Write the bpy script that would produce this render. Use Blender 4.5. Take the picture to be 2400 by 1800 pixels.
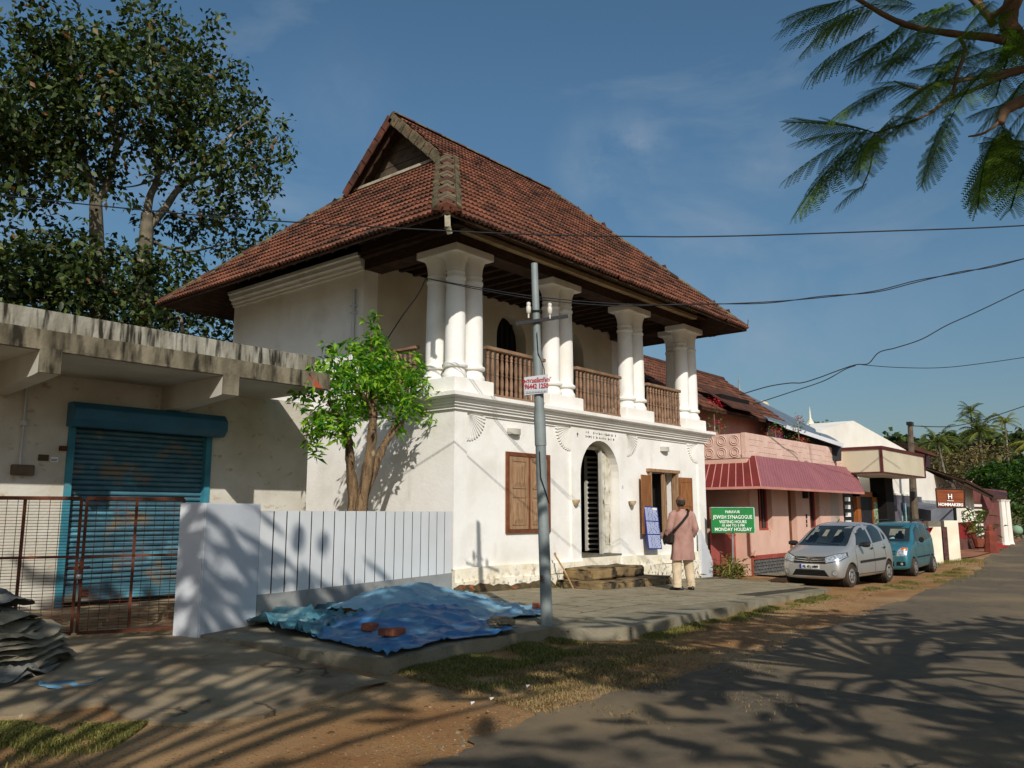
import bpy, bmesh, math, random
import numpy as np
from mathutils import Vector, Matrix
from mathutils.bvhtree import BVHTree
random.seed(7); RNG=np.random.default_rng(7)
S=bpy.context.scene
for o in list(bpy.data.objects): bpy.data.objects.remove(o)
COL=S.collection
# ---------------- camera (a phone held at eye height, tilted up about nine degrees) ----------------
F=1925.; PITCH=math.atan(303/F); AZ=math.radians(40.08); CAM=np.array([-11.4165,-11.0639,1.45])
fh=np.array([math.cos(AZ),math.sin(AZ),0]); rt=np.array([math.sin(AZ),-math.cos(AZ),0]); up=np.array([0,0,1.])
fw=fh*math.cos(PITCH)+up*math.sin(PITCH); cu=-fh*math.sin(PITCH)+up*math.cos(PITCH)
cd=bpy.data.cameras.new('camera'); cam=bpy.data.objects.new('camera',cd); COL.objects.link(cam); S.camera=cam
cd.sensor_width=36; cd.lens=36*F/2400; cd.clip_end=3000; cd.clip_start=.05
cam.matrix_world=Matrix(((rt[0],cu[0],-fw[0],CAM[0]),(rt[1],cu[1],-fw[1],CAM[1]),(rt[2],cu[2],-fw[2],CAM[2]),(0,0,0,1)))
# ---------------- sun and sky ----------------
SUNAZ=math.radians(50.5); SUNEL=math.radians(34)   # direction the light travels towards / elevation
w=bpy.data.worlds.new('World'); S.world=w; w.use_nodes=True
nt=w.node_tree; nt.nodes.clear()
def N(nt,t,**k):
    n=nt.nodes.new(t)
    for a,b in k.items(): setattr(n,a,b)
    return n
out=N(nt,'ShaderNodeOutputWorld'); bg=N(nt,'ShaderNodeBackground'); sky=N(nt,'ShaderNodeTexSky')
sky.sky_type='NISHITA'; sky.sun_disc=False; sky.sun_elevation=SUNEL
# light travels to azimuth SUNAZ so the sun stands at SUNAZ+180 (from +X ccw); nishita rotation is clockwise from +Y
sky.sun_rotation=math.radians(90)-(SUNAZ+math.pi)
sky.air_density=1.0; sky.dust_density=1.3; sky.ozone_density=2.5
tc=N(nt,'ShaderNodeTexCoord'); mp=N(nt,'ShaderNodeMapping'); mp.inputs['Scale'].default_value=(1.6,1.6,4.5)
no=N(nt,'ShaderNodeTexNoise'); no.inputs['Scale'].default_value=1.7; no.inputs['Detail'].default_value=7; no.inputs['Roughness'].default_value=.55; no.inputs['Distortion'].default_value=.35
no2=N(nt,'ShaderNodeTexNoise'); no2.inputs['Scale'].default_value=.9
rmp=N(nt,'ShaderNodeMapRange'); rmp.inputs[1].default_value=.54; rmp.inputs[2].default_value=.85; rmp.inputs[3].default_value=0; rmp.inputs[4].default_value=.38
mixc=N(nt,'ShaderNodeMixRGB'); mixc.inputs[2].default_value=(5.6,6.0,6.6,1)
hsv=N(nt,'ShaderNodeHueSaturation'); hsv.inputs['Saturation'].default_value=1.12; hsv.inputs['Hue'].default_value=.488
L=nt.links.new
L(tc.outputs['Generated'],mp.inputs[0]); L(mp.outputs[0],no.inputs[0]); L(no.outputs[0],rmp.inputs[0])
L(sky.outputs[0],hsv.inputs['Color']); L(hsv.outputs[0],mixc.inputs[1]); 
# a few soft clouds at their own bearings, on top of the thin streaks
sep=N(nt,'ShaderNodeSeparateXYZ'); L(tc.outputs['Generated'],sep.inputs[0])
cur=rmp.outputs[0]
no3=N(nt,'ShaderNodeTexNoise'); no3.inputs['Scale'].default_value=9; no3.inputs['Detail'].default_value=8; no3.inputs['Roughness'].default_value=.6; L(tc.outputs['Generated'],no3.inputs[0])
r3=N(nt,'ShaderNodeMapRange'); r3.inputs[1].default_value=.36; r3.inputs[2].default_value=.72; L(no3.outputs[0],r3.inputs[0])
for (u,v,rad,amt) in ((1430,385,.085,.40),(1500,330,.05,.22),(1800,365,.07,.20),(1770,760,.16,.22),(1480,690,.12,.20),(2150,720,.2,.10),(820,270,.12,.10),(60,510,.12,.2)):
    dd=fw*F+rt*(u-1200)-cu*(v-900); dd/=np.linalg.norm(dd)
    vd=N(nt,'ShaderNodeVectorMath',operation='DISTANCE'); L(tc.outputs['Generated'],vd.inputs[0]); vd.inputs[1].default_value=tuple(dd)
    m1_=N(nt,'ShaderNodeMapRange',interpolation_type='SMOOTHSTEP'); m1_.inputs[1].default_value=rad; m1_.inputs[2].default_value=0; m1_.inputs[3].default_value=0; m1_.inputs[4].default_value=amt; L(vd.outputs['Value'],m1_.inputs[0])
    mu_=N(nt,'ShaderNodeMath',operation='MULTIPLY'); L(m1_.outputs[0],mu_.inputs[0]); L(r3.outputs[0],mu_.inputs[1])
    ad_=N(nt,'ShaderNodeMath',operation='ADD'); L(cur,ad_.inputs[0]); L(mu_.outputs[0],ad_.inputs[1]); cur=ad_.outputs[0]
L(cur,mixc.inputs[0])
hz=N(nt,'ShaderNodeMapRange'); hz.inputs[1].default_value=0; hz.inputs[2].default_value=.45; hz.inputs[3].default_value=.62; hz.inputs[4].default_value=1; L(sep.outputs[2],hz.inputs[0])
hm_=N(nt,'ShaderNodeMixRGB',blend_type='MULTIPLY'); hm_.inputs[0].default_value=1; L(mixc.outputs[0],hm_.inputs[1]); L(hz.outputs[0],hm_.inputs[2]); L(hm_.outputs[0],bg.inputs[0]); L(bg.outputs[0],out.inputs[0])
bg.inputs[1].default_value=.092
sl=bpy.data.lights.new('sun','SUN'); sl.energy=3.9; sl.angle=math.radians(.53); sl.color=(1,.955,.885)
so=bpy.data.objects.new('sun',sl); COL.objects.link(so)
ld=Vector((math.cos(SUNAZ)*math.cos(SUNEL),math.sin(SUNAZ)*math.cos(SUNEL),-math.sin(SUNEL)))
so.rotation_euler=ld.to_track_quat('-Z','Y').to_euler(); so.location=(-20,-20,20)
S.view_settings.view_transform='Standard'; S.view_settings.look='None'; S.view_settings.exposure=0; S.view_settings.gamma=1
S.render.engine='CYCLES'
# ---------------- measuring helpers (surveyed positions on real planes) ----------------
def ray(x,y): return fw*F+rt*(x-1200)-cu*(y-900)
def PX(x,y,X): d=ray(x,y); return CAM+d*((X-CAM[0])/d[0])
def PY(x,y,Y): d=ray(x,y); return CAM+d*((Y-CAM[1])/d[1])
def PZ(x,y,z): d=ray(x,y); return CAM+d*((z-CAM[2])/d[2])
def PD(x,y,D): d=ray(x,y); return CAM+d*(D/(d@fh))
def proj(P):
    v=np.asarray(P,float)-CAM; a=v@fw; return 1200+F*(v@rt)/a, 900-F*(v@cu)/a, a
def g(X):
    pts=((-60,-.03),(0,-.03),(10.75,-.33),(17,-.45),(50,-.47),(400,-.47))
    if X<=pts[0][0]: return pts[0][1]
    for (a,b),(c,d) in zip(pts,pts[1:]):
        if X<=c: return b+(d-b)*(X-a)/(c-a)
    return pts[-1][1]
def drop(x,y):
    return (.04+.10*min(1,max(0,(-1.3-y)/3.4)))*(1-min(1,max(0,(x-1)/9)))
def gl(x,y): return g(x)-drop(x,y)
def dn(x,y):
    """a spot surveyed on the pavement level, slid along its sight line to the lower verge level"""
    X,Y=x,y
    for _ in range(4): k=(1.45-gl(X,Y))/(1.45-g(x)); X=CAM[0]+(x-CAM[0])*k; Y=CAM[1]+(y-CAM[1])*k
    return float(X),float(Y)
# ---------------- materials ----------------
def lin(c):
    if isinstance(c,str): c=tuple(int(c[i:i+2],16)/255 for i in (0,2,4))
    return tuple((v/12.92 if v<=.04045 else ((v+.055)/1.055)**2.4) for v in c)+(1,)
MATS={}
def mat(name,c1,c2=None,scale=3.,rough=.85,bump=0.,bscale=30.,c3=None,scale3=1.,thr=(.55,.65),stretch=(1,1,1),stretch3=(1,1,1),metal=0.,tint=0.,rnd=0.,coord='pos',c4=None,scale4=8,thr4=(.6,.66),spec=.3,detail=5,zfade=None,fac=(.35,.65)):
    """two tone noise + optional stain colours c3/c4; tint: per face brightness attribute; rnd: per object brightness"""
    if name in MATS: return MATS[name]
    m=bpy.data.materials.new(name); m.use_nodes=True; t=m.node_tree; t.nodes.clear(); l=t.links.new
    o=N(t,'ShaderNodeOutputMaterial'); b=N(t,'ShaderNodeBsdfPrincipled'); l(b.outputs[0],o.inputs[0])
    b.inputs['Roughness'].default_value=rough; b.inputs['Metallic'].default_value=metal; b.inputs['Specular IOR Level'].default_value=spec
    if coord=='pos': ge=N(t,'ShaderNodeNewGeometry'); src=ge.outputs['Position']
    else: ge=N(t,'ShaderNodeTexCoord'); src=ge.outputs['Object']
    def noise(sc,st,det=detail):
        mpn=N(t,'ShaderNodeMapping'); mpn.inputs['Scale'].default_value=st; l(src,mpn.inputs[0])
        n=N(t,'ShaderNodeTexNoise'); n.inputs['Scale'].default_value=sc; n.inputs['Detail'].default_value=det; l(mpn.outputs[0],n.inputs[0]); return n
    def rng(s,a,bb,lo=0.,hi=1.):
        r=N(t,'ShaderNodeMapRange'); r.inputs[1].default_value=a; r.inputs[2].default_value=bb; r.inputs[3].default_value=lo; r.inputs[4].default_value=hi; l(s,r.inputs[0]); return r.outputs[0]
    c1=lin(c1); c2=lin(c2) if c2 else c1
    mx=N(t,'ShaderNodeMixRGB'); mx.inputs[1].default_value=c1; mx.inputs[2].default_value=c2
    l(rng(noise(scale,stretch).outputs[0],*fac),mx.inputs[0]); cur=mx.outputs[0]
    for cc,sc,th,st in ((c3,scale3,thr,stretch3),(c4,scale4,thr4,(1,1,1))):
        if cc:
            m3=N(t,'ShaderNodeMixRGB'); m3.inputs[2].default_value=lin(cc); l(cur,m3.inputs[1])
            f=rng(noise(sc,st,9).outputs[0],*th)
            if zfade and cc is c3:
                sp=N(t,'ShaderNodeSeparateXYZ'); l(src,sp.inputs[0]); fz=rng(sp.outputs[2],zfade[0],zfade[1],1,0)
                mu=N(t,'ShaderNodeMath',operation='MULTIPLY'); l(f,mu.inputs[0]); l(fz,mu.inputs[1]); f=mu.outputs[0]
            l(f,m3.inputs[0]); cur=m3.outputs[0]
    if tint:
        at=N(t,'ShaderNodeAttribute'); at.attribute_name='tint'
        hv=N(t,'ShaderNodeHueSaturation'); l(cur,hv.inputs['Color']); l(rng(at.outputs['Fac'],0,1,1-tint,1+tint),hv.inputs['Value'])
        cur=hv.outputs[0]
    if rnd:
        oi=N(t,'ShaderNodeObjectInfo'); hv=N(t,'ShaderNodeHueSaturation'); l(cur,hv.inputs['Color']); l(rng(oi.outputs['Random'],0,1,1-rnd,1+rnd),hv.inputs['Value']); cur=hv.outputs[0]
    l(cur,b.inputs['Base Color'])
    if bump:
        bn=N(t,'ShaderNodeBump'); bn.inputs['Strength'].default_value=min(1,bump); bn.inputs['Distance'].default_value=.02*max(1,bump); l(noise(bscale,(1,1,1),6).outputs[0],bn.inputs['Height']); l(bn.outputs[0],b.inputs['Normal'])
    MATS[name]=m; return m
def leafmat(name,c1,c2,c3=None,trans=.35,rough=.45,tint=.5):
    m=bpy.data.materials.new(name); m.use_nodes=True; t=m.node_tree; t.nodes.clear(); l=t.links.new
    o=N(t,'ShaderNodeOutputMaterial'); b=N(t,'ShaderNodeBsdfPrincipled'); b.inputs['Roughness'].default_value=max(.5,rough); b.inputs['Specular IOR Level'].default_value=.28
    tr=N(t,'ShaderNodeBsdfTranslucent'); ms=N(t,'ShaderNodeMixShader'); ms.inputs[0].default_value=trans
    at=N(t,'ShaderNodeAttribute'); at.attribute_name='tint'
    cr=N(t,'ShaderNodeValToRGB'); cr.color_ramp.elements[0].color=lin(c1); cr.color_ramp.elements[1].color=lin(c2); cr.color_ramp.elements[0].position=.15; cr.color_ramp.elements[1].position=.9
    if c3: e=cr.color_ramp.elements.new(.975); e.color=lin(c2); e=cr.color_ramp.elements.new(.985); e.color=lin(c3)
    l(at.outputs['Fac'],cr.inputs[0]); l(cr.outputs[0],b.inputs['Base Color'])
    br=N(t,'ShaderNodeMixRGB',blend_type='MULTIPLY'); br.inputs[0].default_value=1; br.inputs[2].default_value=(1.3,1.5,.5,1); l(cr.outputs[0],br.inputs[1]); l(br.outputs[0],tr.inputs[0])
    l(b.outputs[0],ms.inputs[1]); l(tr.outputs[0],ms.inputs[2]); l(ms.outputs[0],o.inputs[0]); return m
# ---------------- mesh helpers ----------------
class MB:
    def __init__(s): s.v=[]; s.f=[]
    def add(s,vs,fs):
        n=len(s.v); s.v+= [tuple(float(c) for c in p) for p in vs]; s.f+=[tuple(i+n for i in f) for f in fs]; return s
    def box(s,x0,y0,z0,x1,y1,z1):
        if x0>x1:x0,x1=x1,x0
        if y0>y1:y0,y1=y1,y0
        if z0>z1:z0,z1=z1,z0
        return s.add([(x0,y0,z0),(x1,y0,z0),(x1,y1,z0),(x0,y1,z0),(x0,y0,z1),(x1,y0,z1),(x1,y1,z1),(x0,y1,z1)],[(0,3,2,1),(4,5,6,7),(0,1,5,4),(1,2,6,5),(2,3,7,6),(3,0,4,7)])
    def bar(s,a,b,wd,h,upv=(0,0,1)):
        a=Vector(a);b=Vector(b);d=(b-a).normalized();u=Vector(upv);sd=d.cross(u)
        if sd.length<1e-4: sd=d.cross(Vector((1,0,0)))
        sd.normalize(); u=sd.cross(d).normalized(); sd*=wd/2;u*=h/2
        vs=[p+i*sd+j*u for p in (a,b) for i,j in ((-1,-1),(1,-1),(1,1),(-1,1))]
        return s.add(vs,[(0,1,2,3)[::-1],(4,5,6,7),(0,1,5,4),(1,2,6,5),(2,3,7,6),(3,0,4,7)])
    def tube(s,pts,r,n=8,cap=True):
        pts=[Vector(p) for p in pts]
        rs=r if hasattr(r,'__len__') else [r]*len(pts)
        vs=[];prev=None
        for i,p in enumerate(pts):
            d=(pts[min(i+1,len(pts)-1)]-pts[max(i-1,0)]).normalized()
            if prev is None:
                a=d.cross(Vector((0,0,1)))
                if a.length<.05: a=d.cross(Vector((1,0,0)))
            else: a=prev-d*prev.dot(d)
            a.normalize(); prev=a; b=d.cross(a)
            vs+=[p+(a*math.cos(2*math.pi*k/n)+b*math.sin(2*math.pi*k/n))*rs[i] for k in range(n)]
        fs=[(i*n+k,i*n+(k+1)%n,(i+1)*n+(k+1)%n,(i+1)*n+k) for i in range(len(pts)-1) for k in range(n)]
        if cap: fs+=[tuple(range(n))[::-1],tuple((len(pts)-1)*n+k for k in range(n))]
        return s.add(vs,fs)
    def lathe(s,prof,c=(0,0,0),n=20,cap=True):
        vs=[(c[0]+r*math.cos(2*math.pi*k/n),c[1]+r*math.sin(2*math.pi*k/n),c[2]+z) for r,z in prof for k in range(n)]
        m=len(prof); fs=[(i*n+k,i*n+(k+1)%n,(i+1)*n+(k+1)%n,(i+1)*n+k) for i in range(m-1) for k in range(n)]
        if cap: fs+=[tuple(range(n))[::-1],tuple((m-1)*n+k for k in range(n))]
        return s.add(vs,fs)
    def prism(s,poly,vec):
        n=len(poly); a=[Vector(p) for p in poly]; b=[p+Vector(vec) for p in a]
        return s.add(a+b,[tuple(range(n)),tuple(range(2*n-1,n-1,-1))]+[(i,i+n,(i+1)%n+n,(i+1)%n) for i in range(n)])
    def sweep(s,prof,path,closed=False):
        """prof [(out,z)] swept along path [(x,y)], out to the RIGHT of travel"""
        P=[Vector((x,y)) for x,y in path]; n=len(P); vs=[]
        for i,p in enumerate(P):
            d0=(P[i]-P[i-1]).normalized() if i>0 else (P[1]-P[0]).normalized()
            d1=(P[i+1]-P[i]).normalized() if i<n-1 else d0
            n0=Vector((d0.y,-d0.x)); n1=Vector((d1.y,-d1.x)); m=(n0+n1); m=m/max(.3,m.length_squared)*2
            vs+=[(p.x+m.x*o,p.y+m.y*o,z) for o,z in prof]
        k=len(prof); fs=[(i*k+j,(i+1)*k+j,(i+1)*k+(j+1)%k,i*k+(j+1)%k) for i in range(n-1) for j in range(k)]
        fs+=[tuple(range(k))[::-1],tuple((n-1)*k+j for j in range(k))]
        return s.add(vs,fs)
ORG={}
def link(o,parent=None):
    COL.objects.link(o)
    if parent is not None: o.parent=parent
    return o
def thing(name,label,cat,loc=(0,0,0),rotz=0,group=None):
    o=bpy.data.objects.new(name,None); link(o); o.location=tuple(float(c) for c in loc); o.rotation_euler=(0,0,rotz); o.empty_display_size=.1
    o['label']=label; o['category']=cat
    if group: o['group']=group
    ORG[o.name]=Vector(o.location); return o
def tag(o,label=None,cat=None,group=None,kind=None):
    for k,v in (('label',label),('category',cat),('group',group),('kind',kind)):
        if v: o[k]=v
    return o
def root(p):
    while p.parent is not None: p=p.parent
    return p
def obj(name,mb,m,parent=None,local=False,smooth=False,kind=None,label=None,bevel=0,tint=None,recalc=True):
    """world-space verts (or local=True) -> one mesh object; children keep identity transforms in their thing's frame"""
    me=bpy.data.meshes.new(name)
    if isinstance(mb,bmesh.types.BMesh): mb.to_mesh(me); mb.free()
    elif isinstance(mb,bpy.types.Mesh): me=mb
    else: me.from_pydata(mb.v,[],mb.f)
    if parent is not None and not local:
        off=ORG[root(parent).name]; me.transform(Matrix.Translation(-off))
    if recalc and len(me.polygons)<60000:
        bm=bmesh.new(); bm.from_mesh(me); bmesh.ops.recalc_face_normals(bm,faces=bm.faces)
        if bevel: bmesh.ops.bevel(bm,geom=[e for e in bm.edges if e.calc_face_angle(0)>.5],offset=bevel,segments=2,affect='EDGES',clamp_overlap=True)
        bm.to_mesh(me); bm.free()
    if smooth:
        me.polygons.foreach_set('use_smooth',[True]*len(me.polygons))
        if smooth!='all':
            try: me.set_sharp_from_angle(angle=math.radians(40))
            except Exception: pass
    if m: me.materials.append(m)
    if tint is not None:
        a=me.attributes.new('tint','FLOAT','FACE'); a.data.foreach_set('value',np.asarray(tint,dtype=np.float32))
    o=bpy.data.objects.new(name,me); link(o,parent)
    if parent is None and not local:
        pass
    if kind: o['kind']=kind
    if label: o['label']=label
    return o
def copy_at(o,loc,parent=None,rot=None,scale=None):
    c=o.copy(); COL.objects.link(c); c.location=tuple(float(v) for v in loc)
    if rot is not None: c.rotation_euler=rot
    if scale is not None: c.scale=scale
    c.parent=parent if parent is not None else o.parent; return c
def solo(name,mb,m,label,cat,group=None,**k):
    """single-mesh thing with its origin at the base centre"""
    vs=np.array(mb.v) if isinstance(mb,MB) else None
    if vs is not None:
        c=((vs[:,0].min()+vs[:,0].max())/2,(vs[:,1].min()+vs[:,1].max())/2,vs[:,2].min()); mb.v=[tuple(p) for p in (vs-np.array(c))]
    o=obj(name,mb,m,**k)
    if vs is not None: o.location=c
    return tag(o,label,cat,group)
def textmesh(s,size,font_scale_x=1,bold=0,extrude=.002):
    cu_=bpy.data.curves.new('t','FONT'); cu_.body=s; cu_.size=size; cu_.align_x='CENTER'; cu_.align_y='CENTER'; cu_.offset=bold; cu_.extrude=extrude; cu_.resolution_u=2
    ob=bpy.data.objects.new('t',cu_); COL.objects.link(ob); dg=bpy.context.evaluated_depsgraph_get()
    me=bpy.data.meshes.new_from_object(ob.evaluated_get(dg)); bpy.data.objects.remove(ob); bpy.data.curves.remove(cu_)
    me.transform(Matrix.Diagonal((font_scale_x,1,1,1))); return me
def basis(o,xa,ya):
    """matrix: local x->xa, local y->ya at o"""
    xa=Vector(xa).normalized(); ya=Vector(ya); za=xa.cross(ya).normalized(); ya=za.cross(xa)
    return Matrix(((xa.x,ya.x,za.x,o[0]),(xa.y,ya.y,za.y,o[1]),(xa.z,ya.z,za.z,o[2]),(0,0,0,1)))
def lettering(s,size,o,xa,ya,m,parent,sx=1,bold=0,name='lettering'):
    me=textmesh(s,size,sx,bold); me.transform(basis(o,xa,ya)); return obj(name,me,m,parent,recalc=False)
def leaves(name,P,size,m,parent,tint=None,up_bias=.3,aspect=.5,droop=0.,kind='stuff',jit=.35,rng=RNG):
    """pointed folded leaves, two triangles each"""
    P=np.asarray(P,float); n=len(P)
    d=rng.normal(size=(n,3)); d[:,2]=d[:,2]*.6-droop; d/=np.linalg.norm(d,axis=1)[:,None]
    nr=rng.normal(size=(n,3)); nr[:,2]+=up_bias*3; sd=np.cross(d,nr); sd/=np.linalg.norm(sd,axis=1)[:,None]+1e-9; nn=np.cross(sd,d)
    L_=(size*(1+jit*rng.uniform(-1,1,n)))[:,None]
    a=P; b=P+d*L_*.45+sd*L_*aspect*.5+nn*L_*.08; c=P+d*L_-np.array([0,0,1])*L_*.12; e=P+d*L_*.45-sd*L_*aspect*.5+nn*L_*.08
    V=np.stack([a,b,c,e],1).reshape(-1,3); base=np.arange(n)*4
    F_=np.concatenate([np.stack([base,base+1,base+2],1),np.stack([base,base+2,base+3],1)])
    V=V-np.array(ORG[root(parent).name]) if parent is not None else V
    me=bpy.data.meshes.new(name); me.vertices.add(len(V)); me.vertices.foreach_set('co',V.astype(np.float32).ravel())
    me.loops.add(F_.size); me.loops.foreach_set('vertex_index',F_.astype(np.int32).ravel())
    me.polygons.add(len(F_)); me.polygons.foreach_set('loop_start',np.arange(0,F_.size,3,dtype=np.int32)); me.polygons.foreach_set('loop_total',np.full(len(F_),3,dtype=np.int32))
    me.update(calc_edges=True); me.materials.append(m)
    t=rng.uniform(0,1,n) if tint is None else tint
    a_=me.attributes.new('tint','FLOAT','FACE'); a_.data.foreach_set('value',np.concatenate([t,t]).astype(np.float32))
    o=bpy.data.objects.new(name,me); link(o,parent)
    if kind: o['kind']=kind
    return o
def clump_points(clumps,dens,sub=.35,per=14,rng=RNG):
    """leaf positions gathered in small twig clusters inside ellipsoids; clumps: (centre, radius or (rx,ry,rz))"""
    out=[]
    for c,r in clumps:
        r=np.array([r]*3 if not hasattr(r,'__len__') else r,float); c=np.asarray(c,float)
        n=max(3,int(dens*r.prod()*4.2/per))
        d=rng.normal(size=(n,3)); d/=np.linalg.norm(d,axis=1)[:,None]; k=rng.uniform(.25,1,n)**.45
        cc=c+d*k[:,None]*r*(1+.22*rng.normal(size=(n,1)))
        out.append((cc[:,None,:]+rng.normal(size=(n,per,3))*sub*.45).reshape(-1,3))
    return np.concatenate(out)
# ---------------- shared materials ----------------
M_white=mat('white limewash plaster','F2EFE8','EAE6DD',1.3,.9,.3,14,c3='CCC5B5',scale3=2.6,thr=(.62,.86),stretch3=(1,1,.3),c4='DEDACF',scale4=1.1,thr4=(.5,.7))
M_plinth=mat('stained limewash plinth','EFE8D6','E2D6BA',3,.9,.5,25,c3='4E4838',scale3=9,thr=(.52,.60),c4='8A6A45',scale4=3.5,thr4=(.64,.74),zfade=(-.2,.42))
M_shopw=mat('grubby shop plaster','D2CDC0','C0B9A8',2,.9,.3,20,c3='A98A64',scale3=5,thr=(.60,.75),stretch3=(1,1,1.6))
M_shoplow=mat('dirt splashed plaster','D6CBB2','B59A6B',2.6,.9,.3,20,c3='8F6A3C',scale3=1.4,thr=(.45,.8))
M_grayw=mat('pale grey painted wall','CBCED1','BEC1C5',1.5,.8,.1,20,c3='B2ADA0',scale3=3,thr=(.66,.85))
M_fence=mat('white painted fence panel','DCDDDC','D2D3D2',1.2,.7,.08,20)
M_fbase=mat('grey cement fence base','9C9C98','8A8984',2.5,.85,.2,18,c3='6F6B60',scale3=5,thr=(.6,.8))
M_fline=mat('dark grey groove paint','3F4446','34393B',5,.8)
M_conc=mat('weathered concrete','A39276','87765A',1.4,.92,.35,40,c3='5E4A33',scale3=.9,thr=(.5,.75),c4='A99D86',scale4=14,thr4=(.66,.72))
M_slab=mat('mossy streaked concrete','857C67','564E3E',3.5,.95,.5,20,c3='2A261C',scale3=5,thr=(.48,.66),stretch=(1,1,.4),stretch3=(1.6,1.6,.35),c4='A4513A',scale4=1.3,thr4=(.655,.69))
M_slab2=mat('limy streaked parapet','A6A294','7C7768',4,.95,.5,20,c3='2E2B21',scale3=6,thr=(.48,.63),stretch=(1.4,1.4,.35),stretch3=(2.2,2.2,.28))
M_soffit=mat('grey soffit paint','BDB9AE','ABA69A',1.2,.9,.1,20)
M_tile=mat('clay roof tile','7E4E39','5E3B2C',4,.85,.35,60,c3='3A2A20',scale3=1.7,thr=(.47,.66),tint=.26,rnd=.08,c4='B0AB98',scale4=26,thr4=(.70,.74))
M_tilefar=mat('older brown roof tile','6E4632','52342A',3,.9,.3,40,tint=.4)
M_ridge=mat('lichened ridge mortar','72664D','4E4636',5,.95,.6,30,c3='7A4330',scale3=6,thr=(.6,.68),c4='2C2820',scale4=9,thr4=(.58,.68))
M_wood=mat('weathered dark timber','4A3527','33241A',4,.85,.3,40,stretch=(1,1,6))
M_beam=mat('faded fascia timber','B8A07C','A38C68',3,.85,.2,30)
M_shutw=mat('bleached shutter wood','A58565','8A6A4D',6,.8,.35,40,stretch=(6,6,.6),c3='6B4A33',scale3=5,thr=(.6,.75),stretch3=(5,5,.5))
M_shutr=mat('reddish shutter wood','9A683D','74482A',5,.75,.3,40,stretch=(8,8,.5))
M_frame=mat('red brown window frame','7C4A30','65381F',5,.75,.2,40)
M_balu=mat('turned wood baluster','94765E','755844',6,.8,.2,40,rnd=.15)
M_rail=mat('dusty rail wood','94765C','775B45',4,.85,.2,30)
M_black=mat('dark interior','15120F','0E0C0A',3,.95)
M_dark2=mat('dark painted boards','2B2B30','1E1E22',4,.6)
M_steel=mat('grey painted steel pole','8F9795','7E8684',3,.6,.15,30,c3='6F5A45',scale3=4,thr=(.66,.72),metal=.2,c4='B9B8AC',scale4=2.2,thr4=(.64,.7))
M_rust=mat('rusty gate steel','6E3F2A','4E2B1D',8,.85,.4,50,metal=.1)
M_shut=mat('faded blue shutter paint','4B7785','38606E',3,.5,.15,20,c3='8A7556',scale3=2.6,thr=(.54,.74),stretch=(1,1,3),c4='5FA0B0',scale4=2,thr4=(.6,.7),spec=.5)
M_shutbox=mat('blue shutter hood','276B8A','205A76',2,.5,.1,20,spec=.5)
M_stone=mat('laterite step stone','8D7650','6B5A3F',3,.95,.8,22,c3='2E281F',scale3=3.4,thr=(.5,.62),c4='A0522D',scale4=1.8,thr4=(.66,.74))
M_stonetop=M_stone
M_pave=mat('worn paving slab','938973','82785F',3,.92,.4,45,c3='75694F',scale3=1.2,thr=(.55,.75),rnd=.06,c4='7C7361',scale4=30,thr4=(.6,.7))
M_kerb=mat('cement kerb','8F8773','7B735E',2,.92,.45,40,c3='6B6149',scale3=1.8,thr=(.5,.72),c4='5B5340',scale4=20,thr4=(.63,.7))
M_dirt=mat('red sandy dirt','A07848','875F38',1.1,.97,.9,60,c3='A98A62',scale3=.5,thr=(.45,.7),c4='5E4430',scale4=40,thr4=(.6,.68),detail=9)
M_land=mat('dry earth','8C7148','75603B',.3,.97,.4,10)
M_road=mat('old asphalt','6E614E','5D5242',6,.93,.8,120,c3='867356',scale3=.45,thr=(.48,.68),c4='948A78',scale4=160,thr4=(.6,.68),detail=9)
M_blade=leafmat('short grass','4F5626','948A4A','A58C58',.2,.7)
M_dry=leafmat('dry grass','7A6440','AD9464',None,.15,.8)
M_bark=mat('pale ridged bark','846B4E','4E3E2D',3,.95,1.,20,stretch=(4,4,.8),c3='3B2E22',scale3=4,thr=(.55,.65),stretch3=(5,5,.8),c4='A8946E',scale4=3,thr4=(.64,.72))
M_bark2=mat('grey tree bark','7B7462','544C3E',3,.95,.6,20,c4='A49E8C',scale4=2.5,thr4=(.6,.66))
M_barkred=mat('smooth brown twig bark','77604A','5A4534',3,.9,.4,30)
M_wire=mat('black cable','1C1D20','141518',3,.6)
M_blue1=mat('faded light blue tarpaulin','7DA5B8','5F92AE',2.2,.6,.5,25,c3='9EB3AE',scale3=2.4,thr=(.55,.72),c4='C9A46A',scale4=3.1,thr4=(.69,.75),spec=.4)
M_blue2=mat('strong blue tarpaulin','3D76A6','356A98',2.2,.55,.4,25,c3='5C8CA6',scale3=2.1,thr=(.46,.68),c4='8F7A5E',scale4=2.6,thr4=(.68,.78),spec=.4)
M_teal=mat('worn teal tarpaulin','4C7F8C','3C6876',3,.65,.5,25,c3='8A9C97',scale3=3,thr=(.55,.7))
M_canvas=mat('khaki canvas','A3987F','8A7E68',3,.95,.5,60,c3='5F5647',scale3=2,thr=(.58,.75))
M_canvas2=mat('grey canvas','827F76','6B6860',3,.95,.5,60)
M_brick=mat('broken clay brick','9A5C45','7C4634',6,.95,.7,30)
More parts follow.
